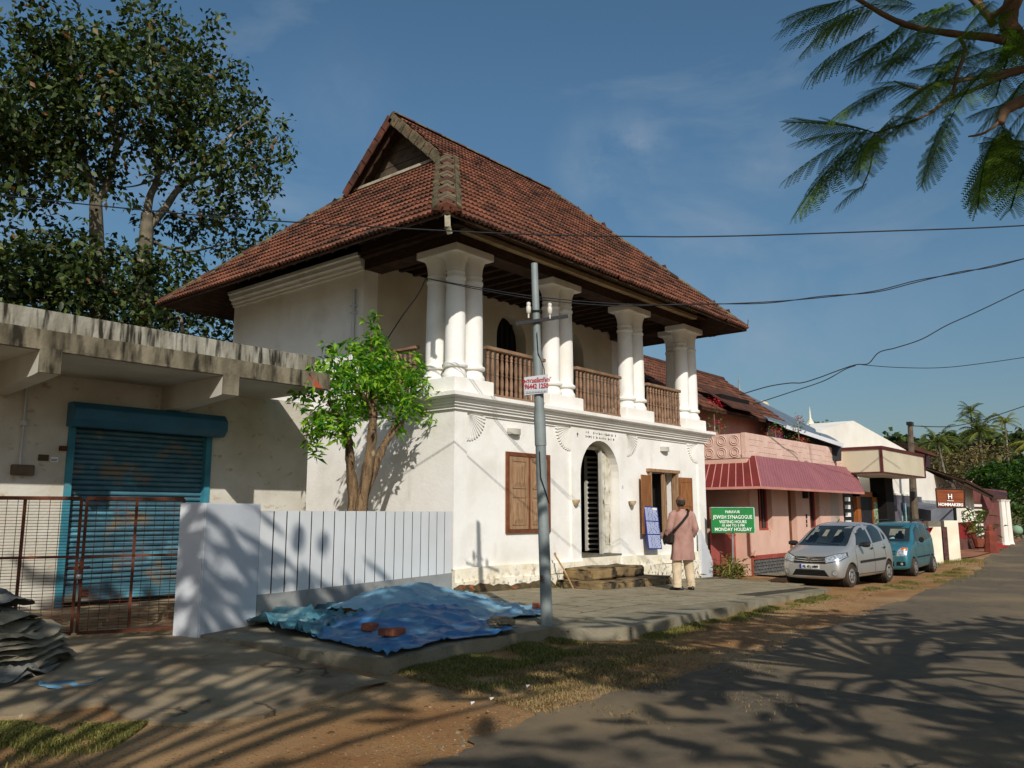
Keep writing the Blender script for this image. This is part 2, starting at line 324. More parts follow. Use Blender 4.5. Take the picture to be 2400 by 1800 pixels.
# cracks wander through the asphalt and the concrete
def add_cracks(m,sc,wd,col,mask=.52):
    t=m.node_tree; l=t.links.new; b=t.nodes['Principled BSDF']; src=b.inputs['Base Color'].links[0].from_socket
    ge=N(t,'ShaderNodeNewGeometry'); nz=N(t,'ShaderNodeTexNoise'); nz.inputs['Scale'].default_value=2.5; nz.inputs['Detail'].default_value=6; l(ge.outputs['Position'],nz.inputs[0])
    vm=N(t,'ShaderNodeVectorMath',operation='MULTIPLY_ADD'); l(nz.outputs['Color'],vm.inputs[0]); vm.inputs[1].default_value=(.6,.6,.6); l(ge.outputs['Position'],vm.inputs[2])
    vo=N(t,'ShaderNodeTexVoronoi',feature='DISTANCE_TO_EDGE'); vo.inputs['Scale'].default_value=sc; l(vm.outputs[0],vo.inputs['Vector'])
    r=N(t,'ShaderNodeMapRange'); r.inputs[1].default_value=0; r.inputs[2].default_value=wd; r.inputs[3].default_value=1; r.inputs[4].default_value=0; l(vo.outputs['Distance'],r.inputs[0])
    n2=N(t,'ShaderNodeTexNoise'); n2.inputs['Scale'].default_value=.7; l(ge.outputs['Position'],n2.inputs[0]); r2=N(t,'ShaderNodeMapRange'); r2.inputs[1].default_value=mask; r2.inputs[2].default_value=mask+.08; l(n2.outputs[0],r2.inputs[0])
    mu=N(t,'ShaderNodeMath',operation='MULTIPLY'); l(r.outputs[0],mu.inputs[0]); l(r2.outputs[0],mu.inputs[1])
    mx=N(t,'ShaderNodeMixRGB'); l(mu.outputs[0],mx.inputs[0]); l(src,mx.inputs[1]); mx.inputs[2].default_value=lin(col); l(mx.outputs[0],b.inputs['Base Color'])
add_cracks(M_road,.5,.014,'38322A',.57); add_cracks(M_conc,.5,.015,'3A3226',.52)
# ---------------- ground ----------------
def sheet(name,poly,dz,m,kind='structure',parent=None,step=2.,thick=0,zf=lambda x,y:gl(x,y),label=None):
    bm=bmesh.new(); vs=[bm.verts.new((float(x),float(y),0)) for x,y in poly]; bm.faces.new(vs)
    xs=[p[0] for p in poly]; cuts=[0,1,10,10.75,17,50]+[c for c in np.arange(math.floor(min(xs)),max(xs),step) if -60<c<60]
    for c in cuts:
        if min(xs)<c<max(xs): bmesh.ops.bisect_plane(bm,geom=bm.verts[:]+bm.edges[:]+bm.faces[:],plane_co=(c,0,0),plane_no=(1,0,0))
    ys=[p[1] for p in poly]
    for c in np.arange(-7.2,0,.4):
        if min(ys)<c<max(ys): bmesh.ops.bisect_plane(bm,geom=bm.verts[:]+bm.edges[:]+bm.faces[:],plane_co=(0,c,0),plane_no=(0,1,0))
    if thick:
        r=bmesh.ops.extrude_face_region(bm,geom=bm.faces[:]); 
        for v in [e for e in r['geom'] if isinstance(e,bmesh.types.BMVert)]: v.co.z=-thick
    for v in bm.verts: v.co.z+=zf(v.co.x,v.co.y)+dz
    bmesh.ops.recalc_face_normals(bm,faces=bm.faces)
    if not thick:
        for f in bm.faces:
            if f.normal.z<0: f.normal_flip()
    return obj(name,bm,m,parent,kind=kind,recalc=False,label=label)
def wob(a,b,n,amp,rng=random):
    """irregular line from a to b"""
    out=[]; ph=[rng.uniform(0,6.28) for _ in range(4)]
    for i in range(n):
        t=i/n; x=a[0]+(b[0]-a[0])*t; y=a[1]+(b[1]-a[1])*t; Ld=math.dist(a,b) or 1
        k=sum(math.sin(t*Ld*f+p)/f**.6 for f,p in zip((1.1,2.7,5.3,9.1),ph))*amp*.5+rng.uniform(-amp,amp)*.25
        nx,ny=-(b[1]-a[1])/Ld,(b[0]-a[0])/Ld; out.append((x+nx*k,y+ny*k))
    return out
for _n in ("pavement","concrete_driveway"): ORG[_n]=Vector((0,0,0))
sheet('ground',[(-900,-900),(900,-900),(900,900),(-900,900)],-.055,M_land,step=4)
# dirt shoulder along the road
sheet('dirt_verge',[(-40,-16),(-16,-9.3)]+[(-7.9,-8.2),(-2,-7.9),(6,-7.2),(20,-5.2),(45,-2.5),(90,2.5),(90,6),(45,.3),(20,1.0),(-10,.5),(-40,.5)],-.02,M_dirt)
def _fc(x,y): p=PZ(x,y,-.16); return (float(p[0]),float(p[1]))
def RP(x,y):
    z=-.16
    for _ in range(6): p=PZ(x,y,z); z=gl(float(p[0]),float(p[1]))
    return (float(p[0]),float(p[1]))
RL=[RP(*q) for q in ((1000,1775),(1100,1735),(1280,1672),(1453,1615),(1617,1583),(1805,1522),(1952,1466),(2110,1408),(2240,1358),(2305,1333))]
edge=wob((-30,-10.6),(-13,-8.9),30,.14)+wob((-13,-8.9),RL[0],24,.14)
for a_,b_ in zip(RL,RL[1:]): edge+=wob(a_,b_,12,.12)
edge+=wob(RL[-1],(29.6,-3.35),20,.1)+wob((29.6,-3.35),(63.4,.2),30,.1)
edge+=[(110,9),(150,20),(154,12),(113,1),(64,-7.5),(30,-10.5),(10,-12.8),(-4,-14.6),(-12,-16),(-30,-19)]
sheet('road',edge,-.004,M_road)
# shop forecourt of poured concrete
fc=wob(_fc(905,1588),_fc(760,1640),8,.03)+wob(_fc(760,1640),_fc(620,1678),8,.04)+wob(_fc(620,1678),_fc(430,1694),8,.03)+wob(_fc(430,1694),_fc(310,1690),5,.02)+wob(_fc(310,1690),_fc(240,1655),4,.02)+wob(_fc(240,1655),_fc(0,1692),10,.02)+[_fc(-300,1700),(-12.5,-4.6),(-12.5,1.7),(-2.3,1.7),(-4.95,-1.2),(-5.75,-1.2),(-5.85,-4.9)]
sheet('concrete_forecourt',fc,.012,M_conc,thick=.12)
# raised pavement in front of the gatehouse: kerb body with a field of paving slabs
def KP(x,y):
    X=0
    for _ in range(5): p=PZ(x,y,g(X)); X=float(p[0])
    return (float(p[0]),float(p[1]))
KL=[KP(905,1547),KP(935,1541),KP(1060,1512),KP(1195,1489),KP(1290,1471),KP(1400,1473),KP(1480,1469),KP(1529,1461),KP(1640,1435),KP(1750,1413),KP(1850,1396),KP(1930,1386)]
kf=[(-5.85,-1.3)]+wob((-5.9,-1.5),KL[0],14,.03)
for a_,b_ in zip(KL,KL[1:]): kf+=wob(a_,b_,4,.015)
kf+=[KL[-1],(8.3,-4.1),(8.55,-3.5),(8.62,-2.7),(9.3,-1.8),(10.0,-.9),(10.4,-.3),(10.4,.3),(-.02,.3),(-5.0,-.75),(-5.85,-1.25)]
pav=sheet('pavement',kf,.0,M_kerb,thick=.3,zf=lambda X,Y:g(X))
sh=pav
# paving slabs laid in rows, each a piece with recessed joints
pm=[]
bed=sheet('paving_bed',[(-1.6,-.3),(10.0,-.3),(9.0,-1.8),(8.3,-2.8),(7.9,-4.0),(3,-4.15),(-.8,-4.1),(-1.9,-2.6)],.005,mat('dark mossy joint','4A4334','352F24',6,.95),parent=pav,kind=None,zf=lambda X,Y:g(X))
for k in range(3):
    b=MB().box(-.375,-.222,0,.375,.222,.032); pm.append(b)
base=obj('paving_slab',pm[0],M_pave,pav,local=True,bevel=.006)
first=True; cnt=0; rr=random.Random(3)
for j in range(9):
    y=-.42-.505*j
    x=-1.0-(.4 if j%2 else 0)-.2*j
    while x<8.6 and cnt<290:
        x+=.81
        if x>7.7 and y<-3.2: break
        if y<-4.1 and x<-.2: continue
        ky=min(b[1] for b in [(0,float(np.interp(x+dx_,[q[0] for q in KL],[q[1] for q in KL]))) for dx_ in (-.4,.4)]); ky=max(float(np.interp(x+dx_,[q[0] for q in KL],[q[1] for q in KL])) for dx_ in (-.4,0,.4))
        if y-.25<ky+.28: continue
        if 2.7<x<6.3 and y>-1.35: continue
        sl=math.atan2(g(x+.4)-g(x-.4),.8); z=g(x)+rr.uniform(-.004,.004)-.018
        if first: base.location=(x,y,z); o=base; first=False
        else: o=copy_at(base,(x,y,z),pav)
        o.rotation_euler=(rr.uniform(-.006,.006),-sl+rr.uniform(-.006,.006),rr.uniform(-.01,.01)); cnt+=1
# driveway slab beyond the cars
sheet('concrete_driveway',[(16.2,-3.9),(21.5,-3.4),(23,-2.9),(24,-1.2),(23,-.6),(12.2,-.6),(12,-1.5),(16.0,-2.0)],.03,M_kerb)
sheet('red_sidewalk',[(24.4,-2.2),(30,-2.9),(35,-2.6),(47,-1.7),(63,.2),(63,1.8),(44,-.2),(24.4,-.4)],.03,mat('worn red paving','9A6A52','84563F',1.5,.9,.2,20))
for k in range(9):
    x=17.6+.62*k
    o=obj('driveway_joint',MB().box(x,-3.3+.05*k,-.012,x+.07,-1.2,-.008+.004),mat('dark joint','5F554A',None),bpy.data.objects['concrete_driveway'])
    o.location.z=g(x)+.044
    ORG.setdefault('concrete_driveway',Vector((0,0,0)))
# ================= gatehouse =================
GH=thing('gatehouse','two storey white gatehouse with clay tiled roof and columned upper verandah','building',(0,0,0))
W_=10.38; D_=8.1
def arch(cx,hw,zs,zt,n=16):
    """points of an arch from right springing over the top to left springing"""
    return [(cx+hw*math.cos(math.pi*k/n),zs+(zt-zs)*math.sin(math.pi*k/n)) for k in range(n+1)]
# front wall, ground floor: two recessed fields, a centre bay with the arched doorway, raised borders
A=arch(5.01,.82,2.30,3.17)
cen=[(3.84,-.42),(4.19,-.42)]+[(x,z) for x,z in A[::-1]]+[(5.83,-.42),(6.2,-.42),(6.2,3.5),(3.84,3.5)]
fw_=MB()
fw_.prism([(x,0,z) for x,z in cen],(0,.5,0))
fw_.box(.0,.0,.38,.36,.5,3.5); fw_.box(.36,.045,.38,3.84,.5,3.42); fw_.box(.36,0,3.42,3.84,.5,3.5)
fw_.box(6.2,.045,.38,7.29,.5,3.42); fw_.box(8.71,.045,.38,9.98,.5,3.42); fw_.box(7.29,.045,.38,8.71,.5,.94); fw_.box(7.29,.045,2.52,8.71,.5,3.42)
fw_.box(6.2,0,3.42,9.98,.5,3.5); fw_.box(9.98,0,.38,W_,.5,3.5)
obj('front_wall',fw_,M_white,GH)
# plinth in two slightly bulging courses
for (xa,xb) in ((0,4.19),(5.83,W_)):
    pl=MB()
    n=14
    for i in range(n):
        x0=xa+(xb-xa)*i/n; x1=xa+(xb-xa)*(i+1)/n
        for zz0,zz1,o0,o1 in ((-.6,.16,.13,.10),(.16,.40,.06,.045)):
            w0=.012*math.sin(x0*3.1)+.008*math.sin(x0*7.7); w1=.012*math.sin(x1*3.1)+.008*math.sin(x1*7.7)
            zt0=zz1+.02*math.sin(x0*1.3); zt1=zz1+.02*math.sin(x1*1.3)
            e=.003 if zz0>0 else 0
            pl.add([(x0,-o0-w0,zz0),(x1,-o0-w1,zz0),(x1,-o1-w1,zt1),(x0,-o1-w0,zt0),(x0,.2+e,zz0),(x1,.2+e,zz0),(x1,.2+e,zt1),(x0,.2+e,zt0)],[(0,1,2,3),(3,2,6,7),(5,4,7,6),(4,0,3,7),(1,5,6,2),(0,4,5,1)])
    obj('plinth',pl,M_plinth,GH)
# rough soil skirt against the plinth
sk=MB(); n=40
for i in range(n):
    x0=-.1+3.0*i/n; x1=-.1+3.0*(i+1)/n; f=lambda x:(.09+.02*math.sin(x*3)+.015*math.sin(x*11)+.012*math.sin(x*23)); q=lambda x:.30+.05*math.sin(x*2.3)+.03*math.sin(x*9)
    sk.add([(x0,-.12,g(x0)-.05),(x0,-.12,g(x0)+f(x0)+.04),(x0,-q(x0),g(x0)-.02),(x1,-.12,g(x1)-.05),(x1,-.12,g(x1)+f(x1)+.04),(x1,-q(x1),g(x1)-.02)],[(1,4,5,2),(0,2,5,3),(0,1,2),(3,5,4)])
tag(obj('soil_bank',sk,mat('mossy soil','5C4E33','3E3624',6,.98,.9,30,c3='A0522D',scale3=4,thr=(.6,.7)),None),kind='stuff')
obj('threshold',MB().box(4.19,-.02,-.42,5.83,.55,.45),M_plinth,GH)
obj('door_sill',MB().box(4.19,-.03,.452,5.83,.55,.49),mat('grey worn sill','77746A','5C584C',4,.8,.3,30),GH)
# side walls ground floor, upper side wall, inner verandah wall
obj('side_wall',MB().box(0,.5,-.3,.4,D_,3.5),M_white,GH); obj('side_wall',MB().box(W_-.4,.5,-.6,W_,D_,3.5),M_white,GH)
obj('rear_wall',MB().box(.4,D_-.4,-.3,W_-.4,D_,6.7),M_white,GH)
obj('upper_side_wall',MB().box(0,2.84,3.78,.4,D_,7.2),M_white,GH); obj('upper_side_wall',MB().box(W_-.4,2.84,3.78,W_,D_,7.2),M_white,GH)
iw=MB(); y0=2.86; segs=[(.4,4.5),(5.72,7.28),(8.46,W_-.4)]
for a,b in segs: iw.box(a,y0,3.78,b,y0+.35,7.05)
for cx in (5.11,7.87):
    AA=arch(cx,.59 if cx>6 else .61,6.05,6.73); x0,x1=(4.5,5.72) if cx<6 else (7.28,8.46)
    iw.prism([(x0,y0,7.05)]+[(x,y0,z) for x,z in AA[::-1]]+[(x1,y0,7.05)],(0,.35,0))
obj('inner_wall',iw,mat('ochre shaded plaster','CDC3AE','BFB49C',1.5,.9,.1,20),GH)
for x0,x1 in ((4.4,5.82),(7.18,8.56)):
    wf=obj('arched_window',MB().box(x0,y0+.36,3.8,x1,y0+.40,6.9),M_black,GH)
    for k in range(5): obj('window_bar',MB().box(x0+.2+.22*k,y0+.30,3.8,x0+.235+.22*k,y0+.33,6.6),M_dark2,wf)
obj('verandah_floor',MB().box(.02,.02,3.6,W_-.02,2.86,3.83),M_white,GH)
obj('verandah_ceiling',MB().box(-.2,-.2,7.12,W_+.1,2.9,7.16),M_wood,GH)
for k in range(24):
    x=.15+k*.44; obj('ceiling_joist',MB().box(x,.25,7.0,x+.09,2.85,7.118),M_wood,GH)
# mouldings
cor=[(-.1,3.46),(.05,3.46),(.05,3.505),(.09,3.52),(.09,3.555),(.13,3.57),(.13,3.605),(.17,3.62),(.17,3.66),(.24,3.68),(.26,3.70),(.26,3.775),(-.1,3.80)]
obj('cornice',MB().sweep(cor,[(0,D_),(0,0),(W_,0),(W_,D_)][::1]),M_white,GH)
up_c=[(-.05,6.80),(.05,6.80),(.05,6.86),(.10,6.88),(.10,6.95),(.17,6.98),(.17,7.08),(.22,7.10),(.22,7.17),(-.05,7.17)]
obj('upper_cornice',MB().sweep(up_c,[(0,D_),(0,2.84)]),M_white,GH)
# panel beads and fan ornaments
for x0,x1 in ((.36,3.84),(6.2,9.98)):
    obj('moulding_bead',MB().box(x0+.5,.015,3.385,x1-.5,.044,3.417),M_white,GH)
    for cx,sg in ((x0+.03,1),(x1-.03,-1)):
        b=MB(); R_=.50
        for k in range(11):
            a=math.radians(3+84*k/10); a2=a+math.radians(2.6)
            p=[(cx+sg*R_*.12*math.cos(a),3.40-R_*.12*math.sin(a)),(cx+sg*R_*math.cos(a),3.40-R_*math.sin(a)),(cx+sg*R_*math.cos(a2+.05),3.40-R_*math.sin(a2+.05)),(cx+sg*R_*.12*math.cos(a2),3.40-R_*.12*math.sin(a2))]
            b.prism([(x,.044,z) for x,z in p],(0,-.04,0))
            b.lathe([(.022,-.01),(.028,0),(.018,.02)],(cx+sg*(R_+.02)*math.cos(a+.05),.03,3.40-(R_+.02)*math.sin(a+.05)),6)
        obj('fan_ornament',b,M_white,GH)
# inscription above the door: two worn rows of incised marks
ins=MB(); r_=random.Random(11)
for row,z in ((0,3.335),(1,3.235)):
    x=4.42
    while x<5.75:
        wd=r_.uniform(.02,.075); 
        if r_.random()<.8: ins.box(x,-.004,z+r_.uniform(-.01,.01)-.013,x+wd,.01,z+r_.uniform(.004,.018))
        if r_.random()<.35: ins.box(x,-.004,z-.03,x+.018,.01,z+.03)
        x+=wd+r_.uniform(.02,.06)
ins.box(4.08,-.004,3.20,4.10,.01,3.30); ins.box(4.06,-.004,3.25,4.12,.01,3.28)
obj('inscription',ins,mat('dark incised paint','5A564C',None),GH)
# wall lamps (half round uplighters) and stone lamp brackets
for x in (1.82,8.12):
    n=10; pts=[(x+.20*math.cos(math.pi*k/n),.045-.13*math.sin(math.pi*k/n)) for k in range(n+1)]
    b=MB().prism([(px_,py_,3.09) for px_,py_ in pts],(0,0,.12))
    obj('wall_lamp',b,M_soffit,GH)
for x in (3.93,6.34):
    obj('stone_bracket',MB().lathe([(.02,0),(.05,.03),(.09,.09),(.10,.13),(.075,.135),(.07,.12)],(x,-.05,1.62),10),mat('sandy stone','CDBB97','A98F68',8,.9,.4,30),GH,smooth=True)
obj('number_plate',MB().box(5.93,-.006,2.05,6.0,.01,2.13),M_grayw,GH)
# ---- closed shutters (window by the fence) ----
wt=obj('shuttered_window',MB().box(1.57,.0,1.04,1.66,.07,2.72).box(2.96,.0,1.04,3.05,.07,2.72).box(1.66,.0,2.64,2.96,.07,2.72).box(1.66,.0,1.04,2.96,.07,1.11),M_frame,GH)
def panelled(x0,x1,z0,z1,y,parent,m,cols=1):
    lf=obj('shutter_leaf',MB().box(x0,y,z0,x1,y+.03,z1),m,parent,bevel=.004)
    h=(z1-z0)/2
    for k in range(2):
        a=z0+h*k+.09; b=z0+h*(k+1)-.09; c0=x0+.10; c1=x1-.10
        # sunk field read by a frame of rails with a raised bevelled centre
        q=MB(); e=.03
        for u,v,w2,x2 in ((c0,a,c1,a+.012),(c0,b-.012,c1,b),(c0,a,c0+.012,b),(c1-.012,a,c1,b)): q.box(u,y-.014,v,w2,y+.001,x2)
        i0,i1,j0,j1=c0+.085,c1-.085,a+.12,b-.12
        q.add([(c0+.02,y+.001,a+.02),(c1-.02,y+.001,a+.02),(c1-.02,y+.001,b-.02),(c0+.02,y+.001,b-.02),(i0,y-.02,j0),(i1,y-.02,j0),(i1,y-.02,j1),(i0,y-.02,j1)],[(0,1,5,4),(1,2,6,5),(2,3,7,6),(3,0,4,7),(4,5,6,7)])
        obj('panel',q,m,lf)
    return lf
# keep to three levels: frame and leaves are parts, panels sub-parts
for a,b in ((1.67,2.30),(2.335,2.95)): panelled(a,b,1.12,2.63,.012,GH,M_shutw)
obj('meeting_rail',MB().box(2.30,-.008,1.12,2.335,.03,2.63),M_frame,GH)
# ---- open window with folding shutters ----
obj('open_window_frame',MB().box(7.26,-.03,.90,7.34,.12,2.56).box(8.66,-.03,.90,8.74,.12,2.56).box(7.18,-.05,2.52,8.82,.12,2.60).box(7.34,-.05,.86,8.66,.12,.95),M_shutw,GH)
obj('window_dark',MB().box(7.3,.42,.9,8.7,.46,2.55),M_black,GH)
for x in (7.94,8.02): obj('window_mullion',MB().box(x,.0,.95,x+.035,.05,2.52),M_shutw,GH)
def slab_leaf(ax,ang,wd,z0,z1,m,nm='shutter_leaf',y=-.03):
    c,s=math.cos(ang),math.sin(ang); q=MB(); t=.03
    def P(u,v,z): return (ax+c*u-s*v,y+s*u+c*v,z)
    q.add([P(0,0,z0),P(wd,0,z0),P(wd,t,z0),P(0,t,z0),P(0,0,z1),P(wd,0,z1),P(wd,t,z1),P(0,t,z1)],[(0,3,2,1),(4,5,6,7),(0,1,5,4),(1,2,6,5),(2,3,7,6),(3,0,4,7)])
    lf=obj(nm,q,m,GH,bevel=.004)
    r2=MB()
    for zz in (z0+.05,(z0+z1)/2-.04,z1-.13):
        r2.add([P(.03,-.012,zz),P(wd-.03,-.012,zz),P(wd-.03,0,zz),P(.03,0,zz),P(.03,-.012,zz+.08),P(wd-.03,-.012,zz+.08),P(wd-.03,0,zz+.08),P(.03,0,zz+.08)],[(0,3,2,1),(4,5,6,7),(0,1,5,4),(1,2,6,5),(3,0,4,7)])
    for u in (.03,wd-.09):
        r2.add([P(u,-.013,z0),P(u+.06,-.013,z0),P(u+.06,0,z0),P(u,0,z0),P(u,-.013,z1),P(u+.06,-.013,z1),P(u+.06,0,z1),P(u,0,z1)],[(4,5,6,7),(0,1,5,4),(1,2,6,5),(3,0,4,7)])
    obj('rail',r2,m,lf); return lf
slab_leaf(7.24,math.radians(186),.55,.93,2.42,M_shutr)
slab_leaf(8.78,math.radians(-7),.62,.93,2.42,M_shutr)
slab_leaf(7.42,math.radians(55),.40,.97,2.5,M_shutr,y=.08); slab_leaf(8.14,math.radians(24),.46,.97,2.5,M_shutw,y=.06)
# ---- doorway: grille leaf and panelled leaf inside the arch ----
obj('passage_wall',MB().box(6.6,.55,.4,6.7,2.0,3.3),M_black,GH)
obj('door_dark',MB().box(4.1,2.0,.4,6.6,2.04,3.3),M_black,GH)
obj('passage_floor',MB().box(4.1,.55,.44,6.0,1.6,.47),M_stone,GH)
gm=mat('white painted door bars','BEBBB0','A8A498',3,.7)
ang=math.radians(62)
def DP(u,v,z,ax=4.95,ay=.30): c,s=math.cos(ang),math.sin(ang); return (ax-c*u+s*v*1.0,ay+s*u+c*v,z)
def dbox(mb,u0,u1,v0,v1,z0,z1):
    return mb.add([DP(u0,v0,z0),DP(u1,v0,z0),DP(u1,v1,z0),DP(u0,v1,z0),DP(u0,v0,z1),DP(u1,v0,z1),DP(u1,v1,z1),DP(u0,v1,z1)],[(0,3,2,1),(4,5,6,7),(0,1,5,4),(1,2,6,5),(2,3,7,6),(3,0,4,7)])
# grille leaf: two stiles and a ladder of slats, standing open at left of the opening
grl=MB(); GX0=float(PY(1374,1198,1.05)[0]); GX1=float(PY(1406,1198,.80)[0])
def gb(x0,y0_,z0,x1,y1_,z1): grl.box(x0,y0_,z0,x1,y1_,z1)
gx0,gx1,gy=GX0,GX1,.80
st=obj('grille_door',MB().bar((gx0,gy+.25,.52),(gx0,gy+.25,2.9),.07,.05,(0,1,0)).bar((gx1,gy,.52),(gx1,gy,3.0),.10,.05,(0,1,0)),gm,GH)
for k in range(19):
    z=.56+.128*k; a=(gx0,gy+.25,z); b_=(gx1,gy,z)
    o=obj('slat',MB().bar(a,b_,.02,.045),gm,st)
pm_=mat('peeling white door leaf','D9D5C6','B9B19C',5,.7,.3,40,c3='6B5A45',scale3=9,thr=(.60,.66),stretch3=(1,1,.35))
lf=obj('door_leaf',MB().box(5.46,.24,.50,5.80,.285,2.92),pm_,GH,bevel=.006)
for z0,z1 in ((.7,1.5),(1.65,2.75)): obj('panel',MB().box(5.52,.228,z0,5.75,.242,z1),pm_,lf,bevel=.01)
obj('door_post',MB().box(5.36,.22,.49,5.42,.30,3.0),gm,GH)
obj('door_transom',MB().box(4.2,.36,2.98,5.82,.42,3.06),pm_,GH)
# ---- pedestals, columns, capitals ----
def ped(x0,y0_,x1,y1_): return obj('pedestal',MB().box(x0,y0_,3.80,x1,y1_,4.10),M_white,GH,bevel=.012)
obj('pedestal',MB().prism([(-.06,-.06,3.80),(1.09,-.06,3.80),(1.09,.72,3.80),(.72,.72,3.80),(.72,1.26,3.80),(-.06,1.26,3.80)],(0,0,.30)),M_white,GH,bevel=.012)
ped(3.0,-.06,4.27,.72); ped(6.15,-.06,7.5,.72)
obj('pedestal',MB().prism([(9.25,-.06,3.80),(W_+.06,-.06,3.80),(W_+.06,1.26,3.80),(9.66,1.26,3.80),(9.66,.72,3.80),(9.25,.72,3.80)],(0,0,.30)),M_white,GH,bevel=.012)
R0=.185
cprof=[(.235,0),(.25,.015),(.255,.06),(.245,.10),(.215,.14),(.205,.19),(.215,.22),(.255,.235),(.265,.27),(.25,.30),(.215,.315),(.205,.36)]
shaft=[(.21,.5),(.208,1.0),(.200,1.5),(.190,2.0),(.188,2.02),(.205,2.04),(.212,2.07),(.206,2.10),(.190,2.115),(.184,2.13),(.184,2.17),(.196,2.18),(.198,2.20),(.186,2.215)]
capp=[(.184,2.22),(.19,2.30),(.20,2.38),(.222,2.46),(.255,2.53),(.285,2.565)]
col0=None
cols=[(.25,.25),(.25,.80),(.77,.25),(3.42,.25),(3.94,.25),(6.62,.25),(7.15,.25),(9.60,.25),(10.12,.25),(10.12,.80)]
for (cx,cy) in cols:
    if col0 is None:
        col0=obj('column',MB().lathe(cprof+shaft+capp,(0,0,0),28),M_white,GH,local=True,smooth=True); col0.location=(cx,cy,4.10)
    else: copy_at(col0,(cx,cy,4.10),GH)
def abac(poly): return obj('capital_slab',MB().prism([(x,y,6.66) for x,y in poly],(0,0,.155)),M_white,GH,bevel=.01)
abac([(-.06,-.06),(1.08,-.06),(1.08,.56),(.56,.56),(.56,1.10),(-.06,1.10)])
for a,b in ((3.11,4.25),(6.31,7.46)): abac([(a,-.06),(b,-.06),(b,.56),(a,.56)])
abac([(9.29,-.06),(W_+.05,-.06),(W_+.05,1.10),(9.81,1.10),(9.81,.56),(9.29,.56)])
# ---- balustrades ----
bprof=[(.034,0),(.034,.10),(.022,.11),(.030,.13),(.036,.20),(.034,.30),(.024,.37),(.034,.385),(.036,.41),(.024,.425),(.030,.46),(.037,.54),(.030,.66),(.022,.70),(.034,.715),(.034,.735),(.022,.75),(.034,.80),(.012,.86)]
bal0=None; nb=0
def railing(a,b,inset=.0):
    global bal0,nb
    a=Vector((*a,0)); b=Vector((*b,0)); Ld=(b-a).length; d=(b-a)/Ld
    obj('handrail',MB().bar(a+Vector((0,0,4.86)),b+Vector((0,0,4.86)),.13,.075),M_rail,GH,bevel=.008)
    obj('bottom_rail',MB().bar(a+Vector((0,0,3.875)),b+Vector((0,0,3.875)),.09,.05),M_rail,GH)
    n=int(round(Ld/.155))
    for i in range(n):
        p=a+d*(Ld*(i+.5)/n); 
        if bal0 is None:
            bal0=obj('baluster',MB().lathe([(r*1.1,z*1.07) for r,z in bprof],(0,0,0),8),M_balu,GH,local=True,smooth=True); bal0.location=(p.x,p.y,3.9)
        else: copy_at(bal0,(p.x,p.y,3.9),GH,rot=(0,0,random.uniform(0,3)))
railing((1.06,.16),(3.04,.16)); railing((4.24,.16),(6.19,.16)); railing((7.47,.16),(9.29,.16))
railing((.12,1.2),(.12,2.84)); railing((W_-.12,1.24),(W_-.12,2.84))
# ---- roof carcass ----
Ye,Xe,Xr,Yb,ZE,SL=-1.3,-1.59,10.7,9.0,6.72,.915
YM=(Ye+Yb)/2; ZR=ZE+SL*(YM-Ye); XG=1.66; ZG=ZE+SL*(XG+.17-Xe); YG0=Ye+(ZG-ZE)/SL; YG1=Yb-(ZG-ZE)/SL; XRE=8.12
XGB=XG+.17  # where the side slope meets the gable
obj('wall_plate',MB().box(-.02,.02,6.82,W_+.02,.50,7.04),M_wood,GH); obj('wall_plate',MB().box(.02,.5,6.82,.50,2.84,7.04),M_wood,GH); obj('wall_plate',MB().box(W_-.5,.5,6.82,W_-.02,2.84,7.04),M_wood,GH)
obj('fascia_beam',MB().box(.08,-.16,7.04,9.92,.0,7.62),M_beam,GH); obj('side_beam',MB().box(-.16,.05,7.04,-.0,2.8,7.4),M_wood,GH)
def plane_pt(pl,x,y):
    return {'f':ZE+SL*(y-Ye),'b':ZE+SL*(Yb-y),'l':ZE+SL*(x-Xe),'r':ZE+(ZR-ZE)*(Xr-x)/(Xr-XRE)}[pl]
F1=[(Xe,Ye,ZE),(Xr,Ye,ZE),(XRE,YM,ZR),(XG,YM,ZR),(XG,YG0,plane_pt('f',0,YG0)),(XGB,YG0,ZG)]
B1=[(Xe,Yb,ZE),(Xr,Yb,ZE),(XRE,YM,ZR),(XG,YM,ZR),(XG,YG1,ZG),(XGB,YG1,ZG)]
L1=[(Xe,Ye,ZE),(XGB,YG0,ZG),(XGB,YG1,ZG),(Xe,Yb,ZE)]
R1=[(Xr,Ye,ZE),(Xr,Yb,ZE),(XRE,YM,ZR)]
for P_ in (F1,B1,L1,R1): obj('roof_boarding',MB().prism(P_,(0,0,-.05)),M_wood,GH)
